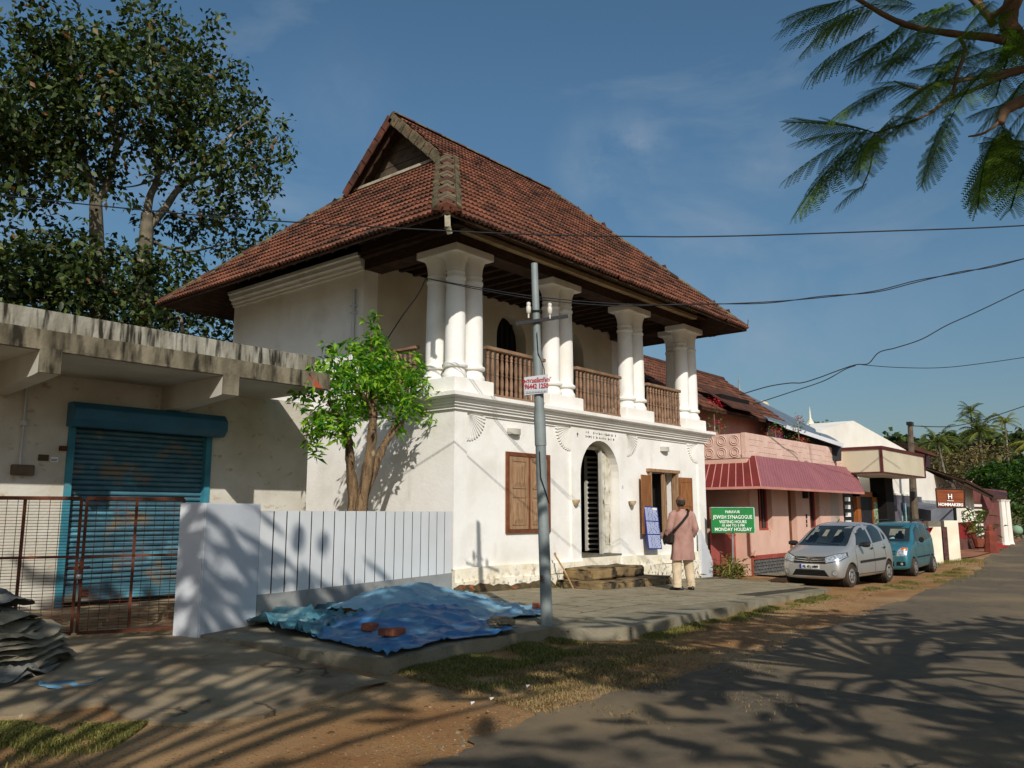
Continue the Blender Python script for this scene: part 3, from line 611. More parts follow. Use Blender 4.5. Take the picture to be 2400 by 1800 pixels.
# gable filling of boards, barge boards with a cut edge
n=9; xg=XG+.42
zb=ZE+SL*(XGB-Xe)
for k in range(n):
    z0=zb+(ZR-zb)*k/n; z1=zb+(ZR-zb)*(k+1)/n-.012; hw0=(ZR-z0)/SL-.06; hw1=max(.02,(ZR-z1)/SL-.06)
    obj('gable_board',MB().prism([(xg-.012*(k%2),YM-hw0,z0),(xg-.012*(k%2),YM+hw0,z0),(xg-.012*(k%2),YM+hw1,z1),(xg-.012*(k%2),YM-hw1,z1)],(.03,0,0)),mat('grey gable boards','5E5142','443A30',4,.9,.4,30,c3='A08C63',scale3=.9,thr=(.6,.7)),GH)
for sg in (-1,1):
    pts=[]; nn=16
    for i in range(nn+1):
        t=i/nn; y=YM+sg*t*(YM-YG0+.02); z=ZR-SL*abs(y-YM)-.06; pts.append((y,z))
    low=[(y-sg*.03,z-.22-.05*math.sin(i*2.2)) for i,(y,z) in enumerate(pts)]
    b=MB(); 
    for i in range(nn): b.prism([(XG+.05,*pts[i]),(XG+.05,*pts[i+1]),(XG+.05,*low[i+1]),(XG+.05,*low[i])],(.03,0,0))
    obj('barge_board',b,M_wood,GH)
obj('gable_flashing',MB().bar((XGB-.02,YG0-.05,ZG+.05),(XGB-.02,YG1+.05,ZG+.05),.22,.07),mat('pale mortar flashing','B9B09A','8E8570',5,.95,.4,30),GH)
# rafters under the eaves
for k in range(28):
    x=Xe+.25+k*.43
    if x>Xr-.2: break
    y1=min(2.6,Ye+max(.3,min(x-Xe,(Xr-x)*2)))
    obj('rafter',MB().bar((x,Ye+.05,plane_pt('f',x,Ye+.05)-.075),(x,y1,plane_pt('f',x,y1)-.075),.05,.07),M_wood,GH)
for k in range(23):
    y=Ye+.3+k*.43
    x1=min(.6,Xe+max(.3,min(y-Ye,Yb-y)))
    obj('rafter',MB().bar((Xe+.05,y,plane_pt('l',Xe+.05,y)-.09),(x1,y,plane_pt('l',x1,y)-.09),.06,.09),M_wood,GH)
for a,b in (((Xe,Ye),(Xr,Ye)),((Xe,Yb),(Xe,Ye)),((Xr,Ye),(Xr,Yb))):
    obj('eave_board',MB().bar((*a,ZE-.045),(*b,ZE-.045),.03,.06),M_wood,GH)
# solid verandah roof void screens so no daylight leaks in behind the beam
# ---- tiles ----
TW,TE=.245,.335
def tile_mesh(v):
    b=MB(); nx=8; L_=TE+.05; rr=random.Random(v)
    prof=[(-TW/2+TW*i/nx, .018*math.cos(2*math.pi*2*i/nx)+.018) for i in range(nx+1)]
    vs=[(x,0,z+.060) for x,z in prof]+[(x,L_,z+.004) for x,z in prof]+[(x,0,z+.002) for x,z in prof]
    m=nx+1; fs=[(i,i+1,m+i+1,m+i) for i in range(nx)]+[(2*m+i,2*m+i+1,i+1,i) for i in range(nx)]
    b.add(vs,fs); return b
TM=[]
for v in range(6):
    b=tile_mesh(v); me=bpy.data.meshes.new('roof_tile'); me.from_pydata(b.v,[],b.f); me.polygons.foreach_set('use_smooth',[True]*len(me.polygons)); me.materials.append(M_tile)
    try: me.set_sharp_from_angle(angle=math.radians(50))
    except Exception: pass
    a=me.attributes.new('tint','FLOAT','FACE'); a.data.foreach_set('value',np.full(len(b.f),(.15,.35,.5,.6,.8,.95)[v],dtype=np.float32)); TM.append(me)
spots=[]
def tile_field(pl,O,u,poly,M):
    """O eave origin, u eave unit vector (points so that u x upslope faces out); poly in (u, v)"""
    O=Vector(O);u=Vector(u).normalized(); n=Vector(M); v=n.cross(u).normalized()
    P2=[((Vector(p)-O).dot(u),(Vector(p)-O).dot(v)) for p in poly]
    vmax=max(p[1] for p in P2)
    j=0; vv=-.06
    while vv<vmax-.05:
        vc=vv+TE*.5
        xs=[]
        for (a,b),(c,d) in zip(P2,P2[1:]+P2[:1]):
            if (b-vc)*(d-vc)<0: xs.append(a+(c-a)*(vc-b)/(d-b))
        xs.sort()
        if len(xs)>=2:
            lo,hi=xs[0],xs[-1]; k=math.floor(lo/TW)
            while k*TW<hi:
                c=(k+.5)*TW+(TW/2 if j%2 else 0)
                if lo+.02<c<hi-.02: spots.append((O+u*c+v*vv+n*.002,u,v,n))
                k+=1
        vv+=TE; j+=1
def nrm(a,b,c):
    n=(Vector(b)-Vector(a)).cross(Vector(c)-Vector(a)).normalized(); return n if n.z>0 else -n
tile_field('f',(Xe,Ye,ZE),(1,0,0),[F1[0],F1[1],F1[2],F1[3],F1[4],F1[5]],nrm(*F1[:3]))
tile_field('l',(Xe,Yb,ZE),(0,-1,0),L1,nrm(*L1[:3]))
tile_field('r',(Xr,Ye,ZE),(0,1,0),R1,nrm(*R1[:3]))
tile_field('b',(Xr,Yb,ZE),(-1,0,0),B1,nrm(*B1[:3]))
cv=Vector(CAM); spots.sort(key=lambda s:(s[0]-cv).length)
vis=lambda s:(cv-s[0]).dot(s[3])>0
near=[s for s in spots if vis(s)][:300]; ids={id(s) for s in near}; rest=[s for s in spots if id(s) not in ids]
rt_=random.Random(5)
for s in near:
    o=bpy.data.objects.new('roof_tile',rt_.choice(TM)); COL.objects.link(o); o.parent=GH
    P,u,v,n=s; j=rt_.uniform(-.035,.035)*(1 if rt_.random()<.93 else 4); P=P-v*(abs(rt_.gauss(0,.006))+(.05*rt_.random() if rt_.random()<.05 else 0)); v2=(v+u*j*.6+n*rt_.uniform(-.012,.02)).normalized(); u2=v2.cross(n).normalized(); n2=u2.cross(v2)
    o.matrix_local=Matrix(((u2.x,v2.x,n2.x,P.x),(u2.y,v2.y,n2.y,P.y),(u2.z,v2.z,n2.z,P.z),(0,0,0,1)))
tb=tile_mesh(0); tv=np.array(tb.v); tf=np.array([f for f in tb.f]); 
V=[];Fc=[];T=[]
for i,(P,u,v,n) in enumerate(rest):
    j=rt_.uniform(-.035,.035)*(1 if rt_.random()<.95 else 3.5); P=P-v*(abs(rt_.gauss(0,.006))+(.05*rt_.random() if rt_.random()<.04 else 0)); v2=(v+u*j*.6+n*rt_.uniform(-.012,.02)).normalized(); u2=v2.cross(n).normalized(); n2=u2.cross(v2)
    Mx=np.array([[u2.x,v2.x,n2.x],[u2.y,v2.y,n2.y],[u2.z,v2.z,n2.z]]); V.append(tv@Mx.T+np.array(P)); Fc.append(tf+i*len(tv)); T.append(np.full(len(tf),rt_.random()))
me=bpy.data.meshes.new('roof_tiles'); me.from_pydata(np.concatenate(V).tolist(),[],np.concatenate(Fc).tolist())
rtl=obj('roof_tiles',me,M_tile,GH,recalc=False,tint=np.concatenate(T),kind='stuff'); me.polygons.foreach_set('use_smooth',[True]*len(me.polygons))
try: me.set_sharp_from_angle(angle=math.radians(50))
except Exception: pass
# hip and ridge tiles bedded in mortar
def ridge(a,b,n,wd=.30,mortar=True,lift=.05,vee=False):
    a=Vector(a);b=Vector(b);d=(b-a).normalized()
    if mortar: obj('ridge_mortar',MB().tube([a+Vector((0,0,-.02)),b+Vector((0,0,-.02))],wd*.58,8),M_ridge,GH)
    for i in range(n):
        p=a+(b-a)*(i/n); q=a+(b-a)*((i+1.12)/n); sd=d.cross(Vector((0,0,1))).normalized(); uz=sd.cross(d)
        vs=[];m=7
        for e,(pt,lf_) in enumerate(((p,.0),(q,.03))):
            for k in range(m):
                if vee:
                    x=(k-3)/3; wq=wd*(.80 if e else .86); vs.append(pt+sd*x*wq+uz*(lift+.075-.42*abs(x)*wq+(.02 if e==0 else 0)-.03*(abs(x)>.9)))
                else:
                    th=math.pi*(k/(m-1)); rr_=wd*(.5 if e else .56)
                    vs.append(pt+sd*math.cos(th)*rr_+uz*(math.sin(th)*rr_*.75+lift))
        fs=[(k,k+1,m+k+1,m+k) for k in range(m-1)]+[tuple(range(m)),tuple(range(m,2*m))]
        obj('ridge_tile',MB().add(vs,fs),M_ridge if (i%3) else M_tile,GH,smooth=True)
ridge((Xe,Ye,ZE+.0),(XGB,YG0,ZG+.0),15,.33,False,.05,True)
hm_b=MB(); hd_=(Vector((XGB,YG0,ZG))-Vector((Xe,Ye,ZE))).normalized(); hs_=hd_.cross(Vector((0,0,1))).normalized(); hu_=hs_.cross(hd_)
for sg in (-1,1):
    for i in range(16):
        p0=Vector((Xe,Ye,ZE)).lerp(Vector((XGB,YG0,ZG)),i/16); p1=Vector((Xe,Ye,ZE)).lerp(Vector((XGB,YG0,ZG)),(i+1)/16); w0=.26+.02*math.sin(i*2.3)
        hm_b.prism([p0+hs_*sg*.17+hu_*.06,p0+hs_*sg*w0-hu_*.0,p1+hs_*sg*w0-hu_*.0,p1+hs_*sg*.17+hu_*.06],tuple(hu_*.05))
obj('hip_mortar',hm_b,mat('grey mossy hip mortar','5F583F','433D2B',5,.95,.6,30,c3='8A6A3A',scale3=3,thr=(.6,.7)),GH,kind='stuff')
ridge((XRE,YM,ZR+.02),(XG-.02,YM,ZR+.02),20,.19,False,.03)
ridge((Xr,Ye,ZE+.02),(XRE,YM,ZR+.02),18,.17,True,.03)
ridge((Xe,Yb,ZE+.02),(XGB,YG1,ZG+.02),14,.18,True,.03)
# verge tiles hanging along the rakes of the gablet
for sg in (-1,1):
    y1=YG0 if sg<0 else YG1
    for i in range(7):
        t0=i/7; t1=(i+1.08)/7; ya=YM+(y1-YM)*t0; yb=YM+(y1-YM)*t1
        a=Vector((XG-.04,ya,ZR-SL*abs(ya-YM)+.05)); b=Vector((XG-.04,yb,ZR-SL*abs(yb-YM)+.03))
        obj('verge_tile',MB().bar(b,a,.13,.05).bar(b+Vector((-.1,0,-.12)),a+Vector((-.1,0,-.12)),.03,.26),M_tile if sg>0 else M_ridge,GH,bevel=.01)
obj('hip_finial',MB().bar((Xe+.08,Ye+.08,ZE+.04),(Xe-.02,Ye-.04,ZE-.34),.10,.07).bar((Xe-.02,Ye-.04,ZE-.30),(Xe+.06,Ye-.02,ZE-.42),.08,.06),mat('bleached hip board','A39C86','7A725E',6,.9),GH)
obj('hip_spike',MB().tube([(Xr-.05,Ye+.02,ZE+.05),(Xr+.06,Ye-.03,ZE+.10),(Xr+.10,Ye-.03,ZE+.28)],.012,5),M_wood,GH)
# rainwater pipe up the side wall
dp=MB().tube([(-.06,3.11,3.7),(-.06,3.11,6.4)],.035,8)
for z in (4.3,5.1,5.85,6.0): dp.box(-.10,3.03,z,.01,3.19,z+.03)
obj('drain_pipe',dp,M_grayw,GH)
# ---- stone steps and a walking stick ----
stp=thing('stone_steps','two worn brown stone steps below the arched doorway','steps',(4.4,-.6,g(4.4)))
def rough(x0,y0_,z0,x1,y1_,z1,seed):
    bm=bmesh.new(); bmesh.ops.create_cube(bm,size=1)
    for v in bm.verts: v.co=Vector(((x0+x1)/2+v.co.x*(x1-x0),(y0_+y1_)/2+v.co.y*(y1_-y0_),(z0+z1)/2+v.co.z*(z1-z0)))
    bmesh.ops.bevel(bm,geom=bm.edges[:],offset=.035,segments=2,affect='EDGES'); bmesh.ops.subdivide_edges(bm,edges=bm.edges[:],cuts=3,use_grid_fill=True)
    r=random.Random(seed)
    for v in bm.verts: v.co+=Vector((r.uniform(-1,1),r.uniform(-1,1),r.uniform(-1,1)))*.012+Vector((0,0,.02*math.sin(v.co.x*4+seed)))
    return bm
obj('step',rough(3.05,-1.33,-.5,4.75,-.1,.02,1),M_stone,stp,smooth='all'); obj('step',rough(4.77,-1.30,-.5,6.0,-.1,.0,2),M_stone,stp,smooth='all')
obj('step',rough(3.35,-.86,.02,5.5,-.08,.27,3),M_stone,stp,smooth='all')
solo('walking_stick',MB().tube([(2.75,-.82,g(2.75)-.01),(2.86,-.5,.25),(2.98,-.17,.55),(3.0,-.14,.6)],[.016,.018,.02,.03],6),mat('pale stick wood','B08F66','8A6B49',8,.8),'crooked wooden stick leaning on the plinth beside the stone steps','stick',smooth=True)
# blue notice board of closely written lines, leaning on the wall
nb_=thing('notice_board','tall blue notice board of white lines leaning on the wall under the open window','notice board',(7.1,-.16,.56))
o=MB().prism([(6.80,-.20,.56),(7.47,-.20,.54),(7.46,-.10,1.60),(6.78,-.10,1.64)],(0,.02,0)); obj('board',o,mat('royal blue board','23348C','1E2C7C',3,.4,spec=.5),nb_)
lines=MB(); r_=random.Random(4)
def NBp(u,v): # u 0..1, v 0..1
    x=6.80+.66*u-.02*v; y=-.203+.10*v; z=.56+(1.06)*v-.02*u; return Vector((x,y,z))
for k in range(40):
    v=.03+.024*k
    if k in (13,26): continue
    c0=0.05
    while c0<.95:
        wd=r_.uniform(.12,.3); c1=min(.95,c0+wd)
        a=[NBp(c0,v),NBp(c1,v),NBp(c1,v+.015),NBp(c0,v+.015)]; lines.prism([p+Vector((0,-.001,0)) for p in a],(0,-.002,0)); c0=c1+r_.uniform(.02,.05)
obj('text_lines',lines,mat('board white','D3DAEE','C3CCE6',3,.6),nb_)
obj('paper_slip',MB().prism([NBp(.62,.93)+Vector((0,-.004,0)),NBp(.95,.93)+Vector((0,-.004,0)),NBp(.95,.985)+Vector((0,-.004,0)),NBp(.62,.985)+Vector((0,-.004,0))],(0,-.002,0)),M_white,nb_)
# small cement buttress at the far corner
solo('corner_buttress',MB().prism([(9.72,-.14,-.4),(10.36,-.14,-.4),(10.36,-.14,.15),(9.74,-.14,1.0)],(0,.1,0)),M_grayw,'grey triangular cement buttress at the far foot of the gatehouse','buttress')
# feed cable down from the first column
# ================= shop on the left =================
SY=1.8
SH=thing('shop_building','low flat roofed concrete shop with a closed blue roller shutter','building',(-7,SY,0))
sx0,sx1=-6.36,-4.05
obj('wall',MB().box(-14,SY,-.1,sx0,SY+.25,3.5).box(sx1,SY,-.1,-2.08,SY+.25,3.5).box(sx0,SY,2.9,sx1,SY+.25,3.5),M_shopw,SH)
obj('wall',MB().box(-2.33,SY+.25,-.1,-2.08,9,3.5).box(-14,8.8,-.1,-2.33,9,3.5),M_shopw,SH)
obj('plinth_floor',MB().box(-14,.95,-.1,-2.08,SY,.10),M_conc,SH,bevel=.02)
obj('plinth_floor',MB().box(-6.5,.55,-.1,-3.8,.95,.04),M_conc,SH,bevel=.02)
obj('roof_slab',MB().box(-14,-.05,3.50,-3.02,9,3.74),M_slab,SH,bevel=.01)
obj('soffit',MB().box(-14,.0,3.47,-3.06,SY-.002,3.499),M_soffit,SH)
obj('drip_edge',MB().box(-14,-.06,3.48,-3.02,-.03,3.515),M_slab,SH)
obj('parapet',MB().box(-14,.08,3.74,-3.25,.22,4.02).box(-3.39,.22,3.74,-3.25,8.9,4.02),M_slab2,SH,bevel=.01)
for bx in (-7.50,-4.98,-10.0):
    obj('cantilever_beam',MB().prism([(bx,-.04,3.499),(bx,-.04,3.19),(bx,.12,3.17),(bx,SY,3.08),(bx,SY,3.499)],(.25,0,0)),M_soffit,SH)
    obj('beam_end',MB().box(bx-.003,-.075,3.19,bx+.253,-.041,3.499),M_slab,SH)
# roller shutter
rs=obj('roller_shutter',MB().box(sx0+.08,SY+.10,.12,sx1-.08,SY+.13,2.75),mat('shutter groove shadow paint','1F4756','173A48',3,.7),SH)
sb=None
zz=.40
while zz<2.72:
    prof=[(0,0),(.028,.012),(.036,.035),(.030,.060),(.008,.070)]
    b=MB().add([(x,SY+.10-o,z) for x in (sx0+.09,sx1-.09) for o,z in prof],[(i,i+1,5+i+1,5+i) for i in range(4)])
    if sb is None:
        for i,p in enumerate(b.v): b.v[i]=(p[0]+7,p[1]-SY,p[2])
        sb=obj('shutter_slat',b,M_shut,rs,local=True,smooth='all'); sb.location=(0,0,zz)
    else: copy_at(sb,(0,0,zz),rs)
    zz+=.0775
obj('bottom_rail',MB().box(sx0+.09,SY+.04,.16,sx1-.09,SY+.10,.40),M_shut,rs,bevel=.01)
for x in (sx0+.35,sx1-.45): obj('shutter_lock',MB().box(x,SY+.01,.24,x+.12,SY+.04,.34),M_rust,rs)
for x in (sx0,sx1-.1): obj('guide_channel',MB().box(x,SY-.03,.10,x+.10,SY+.10,2.8),mat('channel paint teal','3F8A9A','2E6E80',3,.6,c3='7A6A4A',scale3=4,thr=(.6,.75)),SH)
obj('shutter_hood',MB().prism([(sx0-.04,SY+.0,2.72),(sx0-.04,SY-.20,2.72),(sx0-.04,SY-.30,2.82),(sx0-.04,SY-.30,2.98),(sx0-.04,SY-.20,3.08),(sx0-.04,SY,3.08)],(sx1-sx0+.16,0,0)),M_shutbox,SH,bevel=.008)
obj('conduit',MB().tube([(-6.98,SY-.03,3.3),(-6.98,SY-.03,2.1)],.016,6).lathe([(.05,-.03),(.055,0),(.05,.04)],(-6.98,SY-.03,2.72),10),M_grayw,SH)
obj('meter_box',MB().box(-7.09,SY-.09,1.98,-6.80,SY,2.13),mat('old brown switch box','6F5F4E','54483B',8,.7),SH,bevel=.01)
obj('wall_plate_sign',MB().box(-6.74,SY-.012,2.2,-6.60,SY,2.29),mat('dark brass plate','4A3B22',None,3,.5),SH)
lb=obj('paper_label',MB().box(-6.57,SY-.01,2.19,-6.47,SY,2.26),M_white,SH)
obj('label_print',MB().box(-6.565,SY-.013,2.205,-6.49,SY-.0101,2.215).box(-6.565,SY-.013,2.225,-6.48,SY-.0101,2.235),mat('blue print','2F5C88',None),lb)
obj('latch',MB().box(-6.47,SY-.05,2.36,-6.37,SY,2.43),M_rust,SH)
# ================= gate pillar, fence wall, wire gate =================
PA=Vector((-5.90,-1.38,0)); PBv=Vector((-4.88,-1.05,0))
du=(PBv-PA).normalized(); dnn=Vector((-du.y,du.x,0))
solo('gate_pillar',MB().prism([PA+Vector((0,0,-.1)),PBv+Vector((0,0,-.1)),PBv+dnn*.42+Vector((0,0,-.1)),PA+dnn*.42+Vector((0,0,-.1))],(0,0,1.68)),M_grayw,'plain grey painted gate pillar between the wire gate and the white fence','pillar',bevel=.015)
FA=Vector((-4.875,-1.03,0)); FB=Vector((-.135,-.10,0)); fu=(FB-FA).normalized(); fn=Vector((-fu.y,fu.x,0)); FL=(FB-FA).length
FW=thing('fence_wall','low white boundary wall with dark vertical grooves and grey base','fence',tuple((FA+FB)/2))
def fbox(u0,u1,v0,v1,z0a,z0b,z1):
    q=[FA+fu*u0+fn*v0,FA+fu*u1+fn*v0,FA+fu*u1+fn*v1,FA+fu*u0+fn*v1]
    zs=(z0a,z0b,z0b,z0a); return MB().add([(p.x,p.y,z) for p,z in zip(q,zs)]+[(p.x,p.y,z1) for p in q],[(0,3,2,1),(4,5,6,7),(0,1,5,4),(1,2,6,5),(2,3,7,6),(3,0,4,7)])
obj('base_course',fbox(0,FL,0,.20,-.1,-.1,.30),M_fbase,FW)
obj('groove_backing',fbox(0,FL,.006,.17,.30,.30,1.478),M_fline,FW)
ns=19
for k in range(ns):
    u0=FL*k/ns+(.0 if k==0 else .016); u1=FL*(k+1)/ns-.016
    zl=lambda u: .355-.04*u/FL
    obj('fence_panel',fbox(u0,u1,-.003,.0055,zl(u0),zl(u1),1.485),M_fence,FW)
# base course face rises to the panels
obj('base_render',fbox(0,FL,-.008,-.0,-.1,-.1,.352),M_fbase,FW)
GA=Vector((-5.95,-1.0,0)); GB=Vector((-9.2,.55,0)); gu=(GB-GA).normalized(); GLn=(GB-GA).length
WG=thing('wire_gate','rusty brown double wire mesh gate in front of the blue shutter','gate',tuple(GA+gu*1.5))
def gp(u,z): p=GA+gu*u; return (p.x,p.y,z)
def leaf_(u0,u1,posts,nm):
    fr=obj(nm,MB().bar(gp(u0,.03),gp(u0,1.63),.028,.035,gu).bar(gp(u1,.03),gp(u1,1.63),.028,.035,gu).bar(gp(u0,1.63),gp(u1,1.63),.04,.045).bar(gp(u0,.03),gp(u1,.03),.035,.04).bar(gp(u0,.93),gp(u1,.93),.03,.03),M_rust,WG)
    for p in posts: obj('upright',MB().bar(gp(p,.03),gp(p,1.63),.03,.035,gu),M_rust,fr)
    wv=MB()
    n=int((u1-u0)/.055)
    for i in range(1,n): 
        u=u0+(u1-u0)*i/n
        if i%2==0: wv.bar(gp(u,.04),gp(u,1.62),.006,.006,gu)
    z=.07
    while z<1.62: wv.bar(gp(u0,z),gp(u1,z),.006,.006); z+=.036
    obj('wire_mesh',wv,M_rust,fr,kind='stuff')
leaf_(.03,1.14,(.58,),'gate_leaf'); leaf_(1.20,2.6,(1.80,),'gate_leaf')
obj('padlock',MB().lathe([(.0,0),(.035,.005),(.04,.03),(.035,.06),(.0,.065)],gp(1.165,.66),10).tube([gp(1.14,.72),gp(1.15,.77),gp(1.18,.77),gp(1.19,.72)],.006,6),mat('shiny padlock steel','C9C9CF','A5A5AA',5,.25,metal=.8),WG,smooth=True)
obj('gate_latch',MB().bar(gp(1.05,.80),gp(1.3,.80),.03,.03).bar(gp(1.165,.60),gp(1.165,.9),.03,.02,gu),M_rust,WG)
# ================= lamp-less steel pole with cross arm and phone number plate =================
pb=np.array([-2.45,-4.13,-.06]); ptop=np.array([-2.69,-4.13,4.92])
PO=thing('steel_pole','grey jointed steel utility pole with a cross arm and a phone number plate','utility pole',tuple(pb))
pp=lambda t:pb+(ptop-pb)*t
obj('pole_shaft',MB().tube([pp(0),pp(.2),pp(.497)],[.080,.077,.072],16),M_steel,PO,smooth=True)
obj('pole_shaft',MB().tube([pp(.487),pp(.58)],[.080,.079],16).tube([pp(.58),pp(.74),pp(.75)],[.067,.065,.058],16).tube([pp(.75),pp(1)],[.055,.047],16),M_steel,PO,smooth=True)
pc=pp(.835); cd_=Vector((.72,-.62,0)).normalized()
ca=obj('cross_arm',MB().bar(Vector(pc)-cd_*.30+Vector((-.05,-.05,-.07)),Vector(pc)+cd_*.44+Vector((-.05,-.05,.07)),.03,.045),M_wire,PO)
for e in (-.11,.19):
    q=Vector(pc)+cd_*e+Vector((-.06,-.05,.10)); obj('insulator',MB().lathe([(.015,-.02),(.032,0),(.036,.05),(.033,.08),(.022,.09),(.030,.105),(.028,.135),(.014,.145)],tuple(q),12).tube([q+Vector((0,0,-.08)),q],.012,6),mat('glazed porcelain','E8E4D8','D5CFBF',3,.25,spec=.6),PO,smooth=True)
for t in (.83,.86): obj('clamp_ring',MB().tube([pp(t),pp(t+.004)],[.072,.072],14).tube([pp(t),pp(t)+np.array([.06,-.06,.03])],.02,6),M_wire,PO)
# number plate fixed across the pole, facing the road
sc=Vector(pp(.655)); xa=Vector((math.sin(AZ-.35),-math.cos(AZ-.35),0)).normalized(); fn_=Vector((-xa.y,xa.x,0)); fr_=-fn_ if fn_.dot(Vector(CAM)-sc)<0 else fn_
sc=sc+fr_*.085-Vector((0,0,0))
def SP(u,v): return sc+xa*u+Vector((0,0,v))
pl_=obj('number_plate',MB().prism([SP(-.175,-.15),SP(.165,-.13),SP(.16,.125),SP(-.18,.10)],tuple(fr_*.006)),M_grayw,PO)
mr=mat('red sign paint','B3222A','A01C25',5,.5)
yb=Vector((.0,0,1))
for s,sz,v,b_ in (('കനവലിഞ്ഞ്',.078,.045,.002),('96442 1250',.092,-.035,.003)):
    o_=sc+fr_*.009+Vector((0,0,v)); lettering(s,sz,o_,xa,yb,mr,PO,.78,b_)
tt=MB()
for k in range(14): tt.prism([SP(-.15+.022*k,-.125)+fr_*.008,SP(-.146+.022*k,-.125)+fr_*.008,SP(-.146+.022*k,-.095)+fr_*.008,SP(-.15+.022*k,-.095)+fr_*.008],tuple(fr_*.002))
tt.prism([SP(-.16,-.128)+fr_*.008,SP(.14,-.118)+fr_*.008,SP(.14,-.115)+fr_*.008,SP(-.16,-.125)+fr_*.008],tuple(fr_*.002))
obj('tear_off_marks',tt,M_wire,PO)
obj('loose_wire',MB().tube([pp(.80)+np.array([-.06,-.05,0]),pp(.74)+np.array([-.06,-.06,0]),pp(.70)+np.array([.05,-.07,0]),pp(.66)+np.array([.07,-.06,0])],.006,5),M_wire,PO)
obj('loose_wire',MB().tube([pp(.47)+np.array([-.08,-.04,0]),pp(.40)+np.array([-.085,-.05,0]),pp(.36)+np.array([-.04,-.09,0]),pp(.33)+np.array([.02,-.095,0])],.007,5),M_wire,PO)
# ================= green visitors sign =================
sg=PZ(1718,1352,-.29); XA=Vector((rt[0],rt[1],0)).normalized(); XA=(XA+Vector((fh[0],fh[1],0))*.10).normalized()
dist=float((sg-CAM)@fh); mpp=dist/F*1.0
SG=thing('visitor_sign','green sign board on a thin post with white lettering for the synagogue','sign',tuple(sg))
sgv=Vector(sg); bw=(1767-1668)/2*mpp*1.03; z1=float(PD(1716,1190,dist)[2]); z0=float(PD(1716,1249,dist)[2]); cxv=Vector(PD(1717.5,1220,dist)); cxv.z=0
def GP(u,v,o=0): return Vector((cxv.x,cxv.y,0))+XA*(u*bw)+Vector((0,0,z0+(z1-z0)*v))+nf*o
nf=Vector((XA.y,-XA.x,0)); nf=nf if nf.dot(Vector(CAM)-sgv)>0 else -nf
obj('board',MB().prism([GP(-1,0),GP(1,0),GP(1,1),GP(-1,1)],tuple(-nf*.02)),mat('sign green enamel','087A35','076B2E',3,.4,spec=.5),SG)
obj('board_edge',MB().bar(GP(-1.01,1.012),GP(1.01,1.012),.03,.018).bar(GP(1.01,0),GP(1.01,1),.03,.012,nf),mat('chipped pale edge','A9C9B6','86AE98',8,.6),SG)
mw=mat('white sign paint','F4F4EE','EDEDE6',3,.6)
hgt=z1-z0
for s,sz,v,sx_,b_ in (('PARAVUR',.15,.83,1.0,.004),('JEWISH SYNAGOGUE',.20,.625,1.02,.004),('VISITING HOURS',.165,.435,1.0,.005),('10 AM TO 5 PM',.125,.29,1.1,.004),('MONDAY HOLIDAY',.185,.135,1.08,.007)):
    me=textmesh(s,sz*hgt/.62*.64,1,b_*.15); xs=[v_.co.x for v_ in me.vertices]; wd=max(xs)-min(xs); want={'PARAVUR':.34,'JEWISH SYNAGOGUE':.92,'VISITING HOURS':.64,'10 AM TO 5 PM':.52,'MONDAY HOLIDAY':.86}[s]*2*bw
    me.transform(Matrix.Diagonal((want/wd,1,1,1))); me.transform(basis(GP(0,v,.004),XA,(0,0,1))); obj('lettering',me,mw,SG,recalc=False)
obj('sign_post',MB().tube([sgv+Vector((0,0,-.1)),Vector((cxv.x,cxv.y,z0+.05))-nf*.05],.025,8),M_steel,SG)
# ================= tarpaulins over the sand heaps =================
def cloth(name,outline,hf,m,label,cat,res=.045,group=None,thick=.006):
    """outline polygon in xy filled with a grid, height hf(x,y)"""
    P=np.array(outline); x0,y0=P.min(0); x1,y1=P.max(0)
    def inside(x,y):
        c=False; n=len(P); j=n-1
        for i in range(n):
            if (P[i,1]>y)!=(P[j,1]>y) and x<(P[j,0]-P[i,0])*(y-P[i,1])/(P[j,1]-P[i,1])+P[i,0]: c=not c
            j=i
        return c
    bm=bmesh.new(); vs=[bm.verts.new((x,y,0)) for x,y in outline]; bm.faces.new(vs)
    for c in np.arange(x0+res,x1,res): bmesh.ops.bisect_plane(bm,geom=bm.verts[:]+bm.edges[:]+bm.faces[:],plane_co=(c,0,0),plane_no=(1,.13,0))
    for c in np.arange(y0+res,y1,res): bmesh.ops.bisect_plane(bm,geom=bm.verts[:]+bm.edges[:]+bm.faces[:],plane_co=(0,c,0),plane_no=(-.2,1,0))
    bmesh.ops.triangulate(bm,faces=bm.faces[:])
    cx,cy=(x0+x1)/2,(y0+y1)/2; cz=g(cx)
    for v in bm.verts: 
        x,y=v.co.x,v.co.y; v.co=Vector((x-cx,y-cy,g(x)+hf(x,y)-cz))
    o=obj(name,bm,m,None,smooth='all'); o.location=(cx,cy,cz)
    md=o.modifiers.new('s','SOLIDIFY'); md.thickness=thick; return tag(o,label,cat,group)
from mathutils import noise as mn
def bump(x,y,cx,cy,rx,ry,h,rot=0):
    dx,dy=x-cx,y-cy; c,s=math.cos(rot),math.sin(rot); u=(dx*c+dy*s)/rx; v=(-dx*s+dy*c)/ry; r=math.sqrt(u*u+v*v)
    return h*max(0,1-r)**.85*(1 if r<1 else 0) if r<1 else 0
def wr(x,y,a=.03,s=1.6,seed=0): 
    n=mn.noise(Vector((x*s+seed,y*s,seed))); r=abs(mn.noise(Vector((x*s*1.3+seed,y*s*2.1,seed+5))))
    q=abs(mn.noise(Vector((x*5+seed,y*4,seed+9))))
    r2=abs(mn.noise(Vector((x*s*.9-y*1.1,y*s*.9+x*.8+seed,seed+2))))
    return a*(.7*n+1.5*max(0,1-r*7)**1.5+1.3*max(0,1-r2*8)**1.5+.35*(1-min(1,q*6)))
def pt(x,y): p=PZ(x,y,-.03); return (float(p[0]),float(p[1]))
c1=pt(985,1408); 
